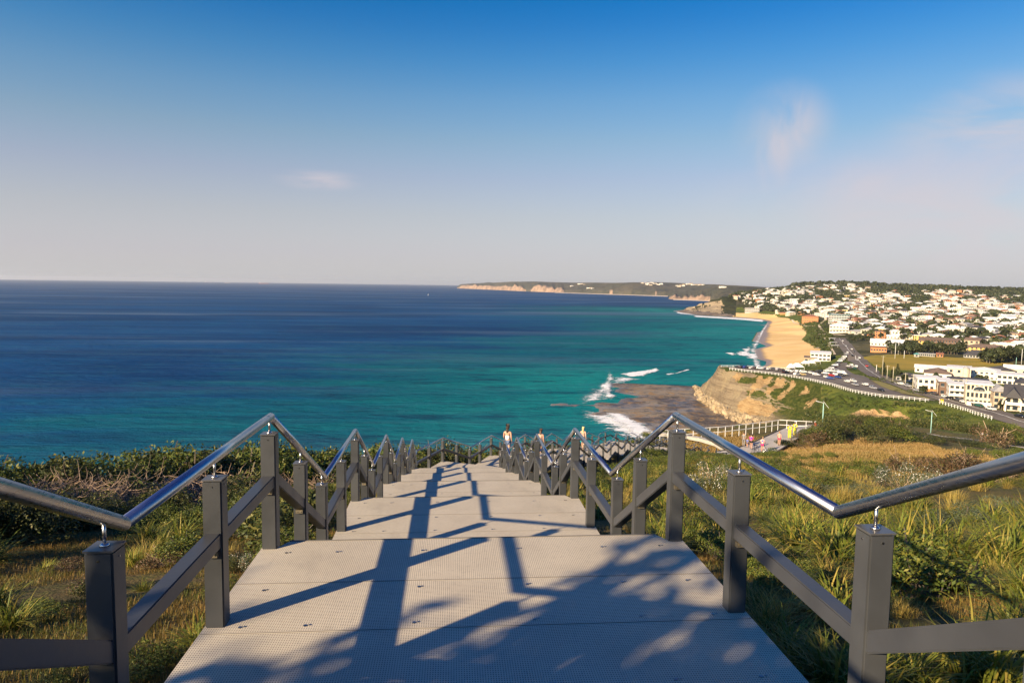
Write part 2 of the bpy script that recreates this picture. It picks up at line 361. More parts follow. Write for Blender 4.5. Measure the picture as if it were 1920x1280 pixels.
beach_poly = LP(-65, [(1424, 720), (1420, 690), (1405, 672), (1402, 655), (1408, 640), (1418, 622), (1425, 612), (1425, 604), (1400, 601), (1340, 597), (1380, 590), (1420, 592.5), (1450, 596), (1478, 601),
                      (1500, 613), (1513, 628), (1502, 640), (1520, 653), (1540, 664), (1530, 675), (1490, 692), (1480, 700)])

field_poly = LP(-54, [(1615, 667), (1640, 662), (1700, 664), (1760, 668), (1830, 671), (1880, 680), (1870, 692), (1760, 694), (1700, 700), (1662, 704), (1640, 694), (1625, 680)])
cliff_poly = LP(-56, [(1335, 690), (1350, 687), (1395, 699), (1450, 706), (1500, 708), (1480, 730), (1440, 750), (1430, 800), (1300, 800), (1290, 730)])
reef_poly = LP(-67, [(1262, 588), (1262, 582), (1290, 579), (1345, 577), (1350, 584), (1400, 590.5), (1345, 597)])
plat_poly = LP(-67.4, [(1074, 761), (1095, 755), (1120, 747), (1150, 751), (1163, 743), (1152, 722), (1168, 712), (1200, 715), (1260, 719), (1330, 722), (1400, 760), (1420, 830), (1330, 850), (1245, 830), (1236, 802), (1212, 790), (1180, 779), (1120, 774)])
plat_in = inside(GX, GY, plat_poly); pd = dist_line(GX, GY, plat_poly + plat_poly[:1]) * np.where(plat_in, 1, -1)
pn = vnoise(GX, GY, 16, 21, 5); pn2 = vnoise(GX * .5, GY * 1.6, 9, 22, 4)
plz = np.clip((pd + pn * 20) / 9, -3, 1) * .6 + pn2 * .8 - .02
shore_zone = (RRG > 225) & (RRG < 480) & (np.arctan2(GX, GY) < az_of(1420)) & (GZ < 7)
foot = np.clip((GZ - 2.8) / 1.2, 0, 1)
GZ = np.where(shore_zone, np.where(plat_in | (pd > -18), plz * (1 - foot) + GZ * foot, np.minimum(GZ, -3)), GZ)
k_ = (np.arctan2(GX, GY) < az_of(1343)) & (RRG > 1350) & ~inside(GX, GY, reef_poly)
GZ = np.where(k_, np.minimum(GZ, -4), GZ)
m_plat = shore_zone & (GZ < 2.6)
m_beach = inside(GX, GY, beach_poly) & (GZ < 9.5)
m_reef = inside(GX, GY, reef_poly)
m_field = inside(GX, GY, field_poly)
dtop = dist_line(GX, GY, LP(-45.5, CLIFF_TOP[:6])); front = (RRG > 300) & (RRG < 460) & (GZ < CZ - 46.3)
az = np.arctan2(GX, GY + 1e-9)
m_cliff = (RRG > 270) & (RRG < 470) & (az > az_of(1290)) & (az < az_of(1575)) & (GZ < CZ - 45.7)
far_cliff = (RRG > 1600) & (RRG < 1950) & (az < az_of(1372)) & (GZ > 1.5) & (GZ < 36)
cc = [GX * BX[k] + GY * BY[k] + (GZ - CZ) * BU[k] for k in range(3)]
QX = 960 + F * cc[0] / -cc[2]; QY = 640 - F * cc[1] / -cc[2]
a_scar = np.zeros(GX.shape)
def soft(poly, w_):
    d = dist_line(QX, QY, poly + poly[:1]); return np.where(inside(QX, QY, poly), np.clip(.5 + d / w_ / 2, 0, 1), np.clip(.5 - d / w_ / 2, 0, 1))
for pl in [[(1578, 786), (1598, 775), (1622, 768), (1640, 767), (1650, 776), (1668, 778), (1684, 772), (1704, 783), (1690, 787), (1640, 788)], [(1482, 712), (1492, 713), (1488, 724), (1472, 737), (1464, 752), (1458, 748), (1466, 736), (1480, 724)], [(1510, 721), (1518, 721), (1517, 728), (1502, 740), (1495, 742), (1506, 729)], [(1528, 746), (1534, 747), (1530, 752), (1512, 760), (1507, 759), (1518, 752)],
           [(1380, 699), (1400, 700), (1385, 715), (1372, 712)], [(1420, 704), (1450, 707), (1436, 722), (1408, 738), (1402, 734), (1418, 718)], [(1455, 706), (1478, 709), (1465, 722), (1440, 742), (1432, 738), (1450, 722)], [(1400, 745), (1425, 752), (1460, 765), (1440, 780), (1400, 775), (1380, 760)]]:
    a_scar = np.maximum(a_scar, soft(pl, 7))
a_scar *= (np.hypot(GX, GY) > 240) & (np.hypot(GX, GY) < 460) & (GZ < CZ - 46) & (GZ > 4)
a_dry = np.zeros(GX.shape)
for pl in [[(1445, 858), (1500, 846), (1560, 843), (1640, 848), (1720, 852), (1800, 862), (1860, 872), (1800, 885), (1700, 892), (1560, 888), (1480, 880), (1440, 872)], [(1270, 812), (1340, 815), (1400, 818), (1420, 826), (1370, 838), (1330, 828), (1280, 820)]]:
    a_dry = np.maximum(a_dry, soft(pl, 18))
a_dry *= np.hypot(GX, GY) < 110
nz1 = vnoise(GX, GY, 26, 1); nz2 = vnoise(GX, GY, 5, 2, 3); nz3 = vnoise(GX, GY, 1.1, 3, 3); nzb = vnoise(GX, GY, 120, 5)
amp = np.clip((RRG - 6) / 40, 0, 1) * .35
GZ += nz2 * amp * (~(m_beach | m_field)) * (GZ > 1.0) * np.where(m_cliff, .6, 1)
GZ += nz3 * .05 * (RRG < 60)
# gullies and ledges of the eroded cliff
gul = vnoise(GX * 1.0 + GY * .25, GY * .12, 9, 8, 4)
GZ += np.where(m_cliff & (GZ > 2.5) & (GZ < 21.5), gul * 3.0 + nz2 * 1.1 + nz3 * .6, 0)
GZ += np.where(far_cliff, nz1 * 3, 0)
GZ += np.where((RRG > 700) & (GZ > 18), nzb * 1.5, 0)
# ------------------------------------------------------------------ surface materials of the land
def mat_ground():
    t = NT('coastal_scrub_ground'); p = t.pos()
    a = t.noise(p, .35, 6, .6); b = t.noise(p, 2.2, 5, .65); c = t.noise(p, 14, 4, .7); big = t.noise(p, .06, 4, .55)
    col = t.mix(t.step(a, .35, .65), (.085, .085, .024), (.17, .118, .045))
    col = t.mix(t.step(b, .42, .62), col, (.12, .11, .030))
    col = t.mix(t.step(c, .5, .8), col, (.27, .18, .075))
    col = t.mix(t.step(big, .55, .7, 0, .5), col, (.075, .090, .022))
    at = t.n('Attribute'); at.attribute_name = 'dry'
    col = t.mix(t.step(t.math('ADD', at.outputs['Fac'], t.math('MULTIPLY', t.math('SUBTRACT', t.noise(p, .5, 5, .7), .5), 1.0)), .35, .6), col, t.mix(t.step(t.noise(p, 1.5, 5, .75, stretch=(.4, 1.6, 1)), .4, .62), (.36, .225, .075), (.24, .165, .05)))
    return t.bsdf(col, .9, 0, t.bump(t.math('ADD', b, c), 1, .12), .2)
def mat_hill():
    t = NT('green_slope'); p = t.pos()
    a = t.noise(p, .05, 5, .6, dist=.8); b = t.noise(p, .25, 6, .65); c = t.noise(p, 1.2, 4, .7)
    col = t.mix(t.step(a, .38, .62), (.075, .105, .016), (.15, .165, .028))
    col = t.mix(t.step(b, .48, .66, 0, .8), col, (.040, .058, .012))
    col = t.mix(t.step(c, .56, .75, 0, .6), col, (.16, .14, .05))
    g = t.n('NewGeometry'); sp = t.n('SeparateXYZ'); t.set(sp.inputs[0], g.outputs['True Normal'])
    steep = t.step(t.math('ADD', sp.outputs[2], t.math('MULTIPLY', b, -.35)), .62, .50)
    col = t.mix(steep, col, (.46, .30, .13))
    col = scar(t, p, col, b)
    return t.bsdf(col, .9, 0, t.bump(t.math('ADD', b, c), .9, 1.2), .15)
def mat_cliffs():
    t = NT('sandstone_cliff'); p = t.pos(); sp = t.n('SeparateXYZ'); t.set(sp.inputs[0], p)
    a = t.noise(p, .06, 6, .6, dist=.6); b = t.noise(p, .5, 6, .7); st = t.noise(p, 1.0, 4, .6, stretch=(.03, .03, .9), dist=.4)
    diag = t.noise(p, .085, 6, .62, stretch=(1.1, .30, 2.0), dist=1.4)
    rock = t.mix(t.step(st, .4, .6), (.43, .335, .215), (.29, .22, .14))
    rock = t.mix(t.step(b, .5, .68, 0, .7), rock, (.20, .145, .085))
    rock = t.mix(t.step(a, .45, .62, 0, .8), rock, (.50, .385, .225))
    g1 = t.mix(t.step(b, .4, .6), (.055, .080, .014), (.13, .135, .030))
    # scrub takes over towards the landward side (+x) and in diagonal tongues
    xg = t.step(t.math('DIVIDE', sp.outputs[0], sp.outputs[1]), .385, .56, -.20, .26, False)
    gm = t.step(t.math('ADD', diag, xg), .49, .54)
    low = t.step(sp.outputs[2], 5.0, 9.5); gm = t.math('MULTIPLY', gm, low)
    col = t.mix(gm, rock, g1)
    col = scar(t, p, col, b)
    col = t.mix(t.step(sp.outputs[2], 5, 2.5, 0, .5), col, t.mix(t.step(b, .45, .6), (.33, .22, .10), (.12, .085, .05)))
    return t.bsdf(col, .95, 0, t.bump(t.math('ADD', t.math('ADD', b, st), t.noise(p, 2.5, 4, .7)), 1, 1.5), .15)
def scar(t, p, col, b):
    at = t.n('Attribute'); at.attribute_name = 'scar'; a = t.noise(p, .3, 5, .65, stretch=(1, .5, 2))
    c2 = t.mix(t.step(a, .4, .62), (.60, .41, .20), (.47, .29, .13))
    return t.mix(t.step(t.math('ADD', at.outputs['Fac'], t.math('MULTIPLY', t.math('SUBTRACT', b, .5), 1.3)), .42, .56), col, c2)
def mat_sand():
    t = NT('beach_sand'); p = t.pos(); sp = t.n('SeparateXYZ'); t.set(sp.inputs[0], p)
    a = t.noise(p, .03, 5, .6, stretch=(1, .5, 1)); b = t.noise(p, .35, 4, .7)
    col = t.mix(t.step(a, .35, .65), (.66, .43, .17), (.74, .51, .23)); col = t.mix(t.step(b, .55, .75, 0, .35), col, (.46, .31, .15))
    wet = t.step(t.math('ADD', sp.outputs[2], t.math('MULTIPLY', a, 1.0)), 2.0, 1.1)
    col = t.mix(wet, col, (.24, .165, .11))
    return t.bsdf(col, t.step(wet, 0, 1, .95, .35), 0, t.bump(b, .5, .3), .2)
def mat_reef():
    t = NT('reef_rock'); p = t.pos(); a = t.noise(p, .035, 5, .6, dist=.8); b = t.noise(p, .22, 6, .7, dist=.6); c = t.noise(p, 1.0, 4, .7); sp = t.n('SeparateXYZ'); t.set(sp.inputs[0], p)
    col = t.mix(t.step(a, .42, .58), (.085, .070, .062), (.23, .19, .145)); col = t.mix(t.step(b, .50, .62), col, (.26, .155, .062))
    col = t.mix(t.step(b, .46, .36), col, (.045, .038, .034)); col = t.mix(t.step(c, .58, .75, 0, .5), col, (.34, .26, .16))
    wet = t.step(sp.outputs[2], .75, .15)
    return t.bsdf(col, t.step(wet, 0, 1, .85, .3), 0, t.bump(t.math('ADD', b, c), 1, .7), .4)
def mat_field():
    t = NT('mown_grass'); p = t.pos(); a = t.noise(p, .02, 5, .6, stretch=(1, 3, 1)); b = t.noise(p, .3, 5, .7)
    col = t.mix(t.step(a, .35, .65), (.36, .25, .045), (.24, .195, .035)); col = t.mix(t.step(b, .5, .7, 0, .5), col, (.40, .27, .07))
    return t.bsdf(col, .95, 0, None, .1)
def mat_town():
    t = NT('town_ground'); p = t.pos(); a = t.noise(p, .02, 5, .65); b = t.noise(p, .09, 4, .7)
    col = t.mix(t.step(a, .42, .58), (.040, .044, .018), (.095, .085, .042)); col = t.mix(t.step(b, .58, .68, 0, .7), col, (.20, .17, .12))
    return t.bsdf(col, .95, 0, t.bump(b, 1, 2.0), .1)
def mat_forest():
    t = NT('wooded_hill'); p = t.pos(); a = t.noise(p, .012, 5, .6); b = t.noise(p, .05, 5, .7)
    col = t.mix(t.step(a, .4, .6), (.028, .034, .014), (.055, .056, .024)); col = t.mix(t.step(b, .5, .7), col, (.020, .024, .010))
    return t.bsdf(col, .95, 0, t.bump(b, 1, 6.0), .1)
# face zones -> separate objects off one lattice
ZN = np.zeros(GX.shape, int)           # 0 near ground, 1 green slope, 2 cliff, 3 beach, 4 reef, 5 field, 6 town, 7 forest
ZN[RRG > 135] = 1
ZN[m_cliff] = 2
front_green = (RRG > 420) & ~m_cliff
ZN[(RRG > 640) & (az > az_of(1560)) & ~m_field] = 6
ZN[(RRG > 600) & (az > az_of(1612)) & ~m_field] = 6
ZN[(RRG > 1250) & (az > az_of(1392)) & (GZ > 14)] = 6
ctw = [P(a, b, -45.5) for a, b in CLIFF_TOP]; rfence = np.interp(az, [math.atan2(q[0], q[1]) for q in ctw], [math.hypot(q[0], q[1]) for q in ctw])
ZN[(RRG > rfence + 14) & (az > az_of(1690)) & (RRG < 430) & (GZ > 16.5) & (dist_line(GX, GY, LP(-46, [(1640, 690), (1665, 715), (1700, 730), (1760, 750), (1820, 766), (1900, 790), (2000, 820)])) > 6)] = 6
ridge = (RRG > 1720) & ((GZ > CZ - 19) | (az > az_of(1900)))
fz = vnoise(GX, GY, 260, 12, 3)
ZN[(RRG > 1500) & (az > az_of(1640)) & (fz > .12)] = 7
ZN[(RRG > 1900) & (az > az_of(1640)) & (az > az_of(1400))] = 7
ZN[m_beach] = 3; ZN[(RRG > 1500) & (az < az_of(1394)) & (GZ > 1.5)] = 7; ZN[far_cliff & (az + .006 * nz1 + .004 * nz2 < az_of(1366)) & (GZ + 6 * nz1 < 26) & (nz2 + nz1 < .35)] = 2; ZN[m_reef & (GZ < 4.5)] = 9; ZN[m_plat] = 4; ZN[m_field] = 5
fz4 = ZN[:-1, :-1]
idx = np.arange(NR * NA).reshape(NR, NA)
quads = np.stack([idx[:-1, :-1], idx[:-1, 1:], idx[1:, 1:], idx[1:, :-1]], -1)[:, :, ::-1]
ALLV = np.stack([GX, GY, GZ], -1).reshape(-1, 3)
keep = (GZ[:-1, :-1] > -5) | (RRG[:-1, :-1] < 500)
def zone(k, name, mat, smooth=True, minx=None):
    sel = (fz4 == k) & keep
    q = quads[sel]; u, inv = np.unique(q, return_inverse=True)
    me = np_mesh(name, ALLV[u], inv.reshape(q.shape), mat, smooth); o = link(name, me)
    for nm_, ar in (('scar', a_scar), ('dry', a_dry)):
        if k < 3: a = me.attributes.new(nm_, 'FLOAT', 'POINT'); a.data.foreach_set('value', ar.ravel()[u].astype(np.float32)); tag(o, {'shore': 'brown wave washed rock shelf ' + ('at the foot of the near cliff' if k == 4 else 'off the far end of the beach')}.get(name), kind='structure'); return o
zone(0, 'ground', mat_ground()); zone(1, 'hillside', mat_hill()); zone(2, 'cliff', mat_cliffs()); zone(3, 'beach', mat_sand()); M_RF = mat_reef(); zone(4, 'shore', M_RF); zone(9, 'shore', M_RF)
zone(5, 'sports_field', mat_field()); zone(6, 'town_ground', mat_town()); zone(7, 'wooded_hill', mat_forest())
LANDB = BVHTree.FromPolygons([tuple(v) for v in ALLV], [tuple(int(i) for i in q) for q in quads.reshape(-1, 4)])
def gz(x, y):
    h = LANDB.ray_cast(Vector((x, y, 500)), DOWN)[0]
    return h.z if h is not None else 0.0
# ground point seen along a photo direction
def HIT(px, py):
    v = Vector(ray(px, py)).normalized(); h = LANDB.ray_cast(Vector((0, 0, CZ)) + v * 1.0, v)[0]
    return h
# ------------------------------------------------------------------ sea
shore_near = [(-62, 15), (-48, 48), (-30, 78), (-14, 110), (8, 145), (25, 185), (50, 235)] + [P(a, b, -67.7)[:2] for a, b in [(1240, 800), (1160, 740), (1200, 712), (1320, 716)]] + [P(a, b, -67.7)[:2] for a, b in WATERLINE[:14]]
def mat_sea():
    t = NT('sea_water'); p = t.pos(); at = t.n('Attribute'); at.attribute_name = 'shallow'; sh = at.outputs['Fac']
    sp = t.n('SeparateXYZ'); t.set(sp.inputs[0], p)
    big = t.noise(p, .0035, 5, .6, stretch=(.5, 1.6, 1), dist=.7); med = t.noise(p, .018, 5, .65, stretch=(.45, 1.6, 1), dist=.5)
    s2 = t.math('ADD', sh, t.math('MULTIPLY', t.math('SUBTRACT', big, .5), .9)); s2 = t.math('ADD', s2, t.math('MULTIPLY', t.math('SUBTRACT', med, .5), .7))
    deep = t.mix(t.step(big, .35, .65), (.002, .038, .125), (.004, .066, .195))
    col = t.mix(t.step(s2, .28, .74), deep, (.002, .108, .142))
    col = t.mix(t.step(s2, .66, 1.0), col, (.006, .20, .20))
    # weed and rock under shallow water
    wd = t.noise(p, .03, 5, .7, stretch=(.6, 1.5, 1)); wf = t.math('MULTIPLY', t.step(wd, .52, .64, 0, .7), t.step(sh, .35, .8))
    col = t.mix(wf, col, (.003, .030, .070))
    # wind streaks
    stn = t.noise(p, .0022, 4, .6, stretch=(.35, 2.2, 1), dist=.5); col = t.mix(t.step(stn, .53, .68, 0, .75), col, (.075, .135, .225))
    st2 = t.noise(p, .011, 5, .65, stretch=(.3, 2.6, 1), dist=.6); col = t.mix(t.step(st2, .54, .70, 0, .40), col, (.045, .12, .19)); col = t.mix(t.step(st2, .46, .32, 0, .45), col, (.001, .030, .085))
    st3 = t.noise(p, .05, 5, .7, stretch=(.35, 2.2, 1), dist=.5); col = t.mix(t.step(st3, .52, .66, 0, .35), col, (.02, .14, .19))
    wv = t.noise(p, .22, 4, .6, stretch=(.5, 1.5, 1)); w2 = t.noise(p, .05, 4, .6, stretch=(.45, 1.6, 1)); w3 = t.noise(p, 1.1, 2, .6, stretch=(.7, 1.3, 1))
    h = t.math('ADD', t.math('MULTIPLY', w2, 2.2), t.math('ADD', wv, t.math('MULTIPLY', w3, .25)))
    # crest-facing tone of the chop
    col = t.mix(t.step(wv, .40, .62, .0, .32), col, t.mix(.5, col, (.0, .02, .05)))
    nb = t.bump(h, .9, 1.6); d = t.n('BsdfDiffuse'); t.set(d.inputs[0], col); t.set(d.inputs['Normal'], nb); gl = t.n('BsdfGlossy'); gl.inputs['Roughness'].default_value = .28; t.set(gl.inputs['Normal'], nb)
    fr = t.n('Fresnel'); fr.inputs[0].default_value = 1.33; t.set(fr.inputs['Normal'], nb); wnd = t.step(stn, .45, .75, .02, .085)
    mx = t.n('MixShader'); t.set(mx.inputs[0], t.math('MINIMUM', t.math('MULTIPLY', fr.outputs[0], .4), wnd)); t.nt.links.new(d.outputs[0], mx.inputs[1]); t.nt.links.new(gl.outputs[0], mx.inputs[2]); t.nt.links.new(mx.outputs[0], t.out.inputs[0])
    return t.mat
sr = [60.0]
while sr[-1] < 27000: sr.append(sr[-1] * 1.02)
sr = np.array(sr); sa = np.linspace(R(-64), R(60), 420)
SX = np.outer(sr, np.sin(sa)); SY = np.outer(sr, np.cos(sa)); SZ = np.zeros_like(SX)
sid = np.arange(SX.size).reshape(SX.shape); sq = np.stack([sid[:-1, :-1], sid[:-1, 1:], sid[1:, 1:], sid[1:, :-1]], -1)[:, :, ::-1].reshape(-1, 4)
sme = np_mesh('sea', np.stack([SX, SY, SZ], -1).reshape(-1, 3), sq, mat_sea(), True)
ds = dist_line(SX, SY, shore_near)
shal = np.clip(1.0 - ds / (420 + .25 * np.hypot(SX, SY)), 0, 1) ** 1.2
a = sme.attributes.new('shallow', 'FLOAT', 'POINT'); a.data.foreach_set('value', shal.astype(np.float32).ravel())
tag(link('sea', sme), kind='structure')
# ------------------------------------------------------------------ boardwalk stairs
H0, DH = 2.0, 1.06
def mat_grating():
    t = NT('moulded_grating'); p = t.obj(); sp = t.n('SeparateXYZ'); t.set(sp.inputs[0], p)
    def cell(v, per, a, b):
        fr = t.math('FRACT', t.math('DIVIDE', v, per)); tri = t.math('ABSOLUTE', t.math('SUBTRACT', fr, .5)); return t.step(tri, a, b)
    hx = cell(sp.outputs[0], .0135, .16, .26); hy = cell(sp.outputs[1], .0185, .18, .30)
    hole = t.math('SUBTRACT', 1.0, t.math('MAXIMUM', hx, hy))
    a = t.noise(p, 1.3, 5, .6); b = t.noise(p, 30, 3, .6); dirt = t.noise(p, .6, 5, .7, stretch=(1.5, .7, 1))
    col = t.mix(t.step(a, .35, .65), (.58, .51, .395), (.51, .445, .345)); col = t.mix(t.step(b, .5, .75, 0, .4), col, (.33, .30, .26))
    col = t.mix(t.step(dirt, .56, .70, 0, .35), col, (.27, .24, .20))
    col = t.mix(t.math('MULTIPLY', hole, .82), col, (.07, .065, .06))
    return t.bsdf(col, .75, 0, t.bump(t.math('SUBTRACT', 1, hole), .35, .004), .3)
M_GRATE = mat_grating()
M_POST = simple('charcoal_composite_post', (.050, .052, .055), .42, 0, .16, 2.5, .06, .08, .5)
M_BEAM = simple('charcoal_composite_rail', (.049, .051, .056), .40, 0, .14, 2.5, 0, .08, .5)
M_CAP = simple('post_cap_plate', (.10, .10, .105), .35, .2, .1)
def mat_steel():
    t = NT('brushed_stainless_tube'); p = t.obj(); a = t.noise(p, 90, 3, .6, stretch=(1, .03, 1)); b = t.noise(p, 1.2, 3, .5)
    col = t.mix(t.step(b, .35, .65), (.56, .55, .54), (.48, .47, .465))
    return t.bsdf(col, t.step(t.math('ADD', t.math('MULTIPLY', a, .5), t.math('MULTIPLY', b, .5)), .35, .65, .22, .38), 1.0, t.bump(a, .12, .001))
M_STEEL = mat_steel()
M_SCREW = simple('stainless_clip', (.30, .30, .31), .3, 1.0, .1)
M_BRASS = simple('weathered_bracket', (.40, .34, .24), .4, .8, .2)
M_NOSE = simple('nosing_strip', (.13, .12, .105), .6)
M_JOINT = simple('joint_line', (.17, .155, .135), .8)
M_FRAME = simple('subframe', (.06, .058, .055), .7)
# centre line of the climb: (x, y, z, kind) nodes; A runs along +y, B turns 24 degrees right, C turns again
HA, HB, HC = 0.0, R(24), R(40)
def hv(h): return Vector((math.sin(h), math.cos(h), 0))
def nv(h): return Vector((math.cos(h), -math.sin(h), 0))     # to the right
HALF = 1.56
nodes = []                                                   # (pos, node heading for rails)
runs = []                                                    # (kind, i0, i1)
pos = Vector((.195, -1.5, CZ - H0 + DH)); h = HA
def node(p, hm, bend=0.0): nodes.append((p.copy(), hm, bend)); return len(nodes) - 1
# landing 0 (under the eye) then L1..L5 straight
k = node(pos, HA); z = pos.z
for n in range(6):
    s_ = 2.9 + 4.4 * n
    a = node(Vector((.195, s_ - 2.1, z)), HA); runs.append(('landing', k, a)); z -= DH
    b = node(Vector((.195, s_, z)), HA); runs.append(('flight', a, b)); k = b
# L6 bends
c = node(Vector((.195, 25.25, z)), (HA + HB) / 2, 1); runs.append(('landing', k, c))
p = Vector((.195, 25.25, z)); o = p.copy()
tt = 1.9 + .32
seq = [(2.05, 3.0), (2.6, 2.8), (2.6, 2.8), (2.7, 2.8), (2.7, 3.0), (2.3, 3.3)]
k = c
for i, (la, fl) in enumerate(seq):
    p = p + hv(HB) * la; a = node(Vector((p.x, p.y, z)), HB); runs.append(('landing', k, a)); z -= DH
    p = p + hv(HB) * fl; k = node(Vector((p.x, p.y, z)), HB); runs.append(('flight', a, k))
p = p + hv(HB) * 1.4; c = node(Vector((p.x, p.y, z)), (HB + HC) / 2, 1); runs.append(('landing', k, c)); k = c
for i in range(4):
    p = p + hv(HC) * (2.0 if i else 1.6); a = node(Vector((p.x, p.y, z)), HC); runs.append(('landing', k, a)); z -= DH
    p = p + hv(HC) * 2.5; k = node(Vector((p.x, p.y, z)), HC); runs.append(('flight', a, k))
p = p + hv(HC) * 1.5; e = node(Vector((p.x, p.y, z)), HC); runs.append(('landing', k, e))
END = nodes[-1][0].copy()
def side(i, s, off=HALF):
    q, hm, bend = nodes[i]; m = 1 / math.cos((HB - HA) / 2 if bend and i < 20 else ((HC - HB) / 2 if bend else 0))
    return q + nv(hm) * s * off * m
stair = empty('stairway', (0.195, 2.9, CZ - H0))
tag(stair, 'long boardwalk stairway of pale grating landings stepping down the headland towards the sea', 'stairs')
stair.matrix_world = Matrix.Translation((0.195, 2.9, CZ - H0))
def add_part(mb, name, mats, root, org, hd, **kw):
    """mesh given in local axes of org/hd, parented to root"""
    o = mb.build(name, mats, root, **kw); o.location = org - root.location; o.rotation_euler = (0, 0, -hd); return o
def landing(i0, i1, idx):
    p0, h0, b0 = nodes[i0]; p1, h1, b1 = nodes[i1]; d = p1 - p0; hd = math.atan2(d.x, d.y); L = d.length
    m = MB(); W_ = HALF + .062; T = .045
    k0 = math.tan(h0 - hd) * W_ if b0 else 0; k1 = math.tan(hd - h1) * W_ * -1 if b1 else 0
    y1 = L + (.05 if not b1 else 0); n = .125
    # top outline with notches at the far posts
    if b1 or b0: out = [(-W_, k0 * 1), (W_, -k0 * 1), (W_, L + (0 if b1 else .10) - (k1 if b1 else 0)), (-W_, L + (0 if b1 else .10) + (k1 if b1 else 0))]
    else: out = [(-W_, 0), (W_, 0), (W_, L - .045), (W_ - n, L - .045), (W_ - n - .05, y1), (-W_ + n + .05, y1), (-W_ + n, L - .045), (-W_, L - .045)]
    if b0: out = [(-W_, math.tan(hd - h0) * W_ * -1), (W_, math.tan(hd - h0) * W_), (W_, L + .05), (-W_, L + .05)]
    if b1: out = [(-W_, 0), (W_, 0), (W_, L - math.tan(h1 - hd) * W_), (-W_, L + math.tan(h1 - hd) * W_)]
    nn = len(out); vs = [(x, y, 0) for x, y in out] + [(x, y, -T) for x, y in out]
    m.add(vs, [tuple(range(nn)), tuple(range(nn, 2 * nn))[::-1]] + [(j, nn + j, nn + (j + 1) % nn, (j + 1) % nn) for j in range(nn)])
    o = add_part(m, 'landing', M_GRATE, stair, p0, hd)
    if idx < 9:
        sm = MB()
        for sy in (.95, 1.6):
            if sy < L: sm.box((0, sy, .0015), (2 * W_ - .01, .004, .0035))
        add_part(sm, 'panel_joint', M_JOINT, stair, p0, hd)
    if not b0 and not b1:
        em = MB(); em.box((0, y1 + .006, -.012), (2 * (W_ - n - .05), .012, .034)); add_part(em, 'nosing', M_NOSE, stair, p0, hd)
    fm = MB()
    for s in (-1, 1): fm.box((s * (W_ - .03), L / 2, -.13), (.05, L - .1, .16))
    for y in (.25, L / 2, L - .15): fm.box((0, y, -.12), (2 * W_ - .12, .06, .13))
    add_part(fm, 'subframe', M_FRAME, stair, p0, hd)
    if idx < 4:
        for sx in (-1.05, -.42, .3, .95, 1.4, -1.42):
            for sy in (.35, 1.02, 1.5, L - .18):
                if sy > L: continue
                q = MB(); q.disc((sx + .01 * math.sin(sy * 9), sy, .001), .011, 10, 0, .003); q.disc((sx + .028, sy + .006, .001), .007, 8, 0, .003)
                add_part(q, 'screw_clip', M_SCREW, stair, p0, hd)
def flight(i0, i1):
    p0, p1 = nodes[i0][0], nodes[i1][0]; d = p1 - p0; hd = math.atan2(d.x, d.y); L = math.hypot(d.x, d.y); n = 6; g = L / n; r = DH / n
    for j in range(1, n):
        m = MB(); m.box((0, g * j - g / 2 + .02, -r * j - .02), (2 * HALF - .10, g + .02, .04)); add_part(m, 'step', M_GRATE, stair, p0, hd)
    for s in (-1, 1):
        m = MB(); m.beam((s * (HALF - .06), 0, -.17), (s * (HALF - .06), L, -.17 - DH), .05, .22); add_part(m, 'stringer', M_FRAME, stair, p0, hd)
nl = 0
for kind, a, b in runs:
    if kind == 'landing': landing(a, b, nl); nl += 1
    else: flight(a, b)
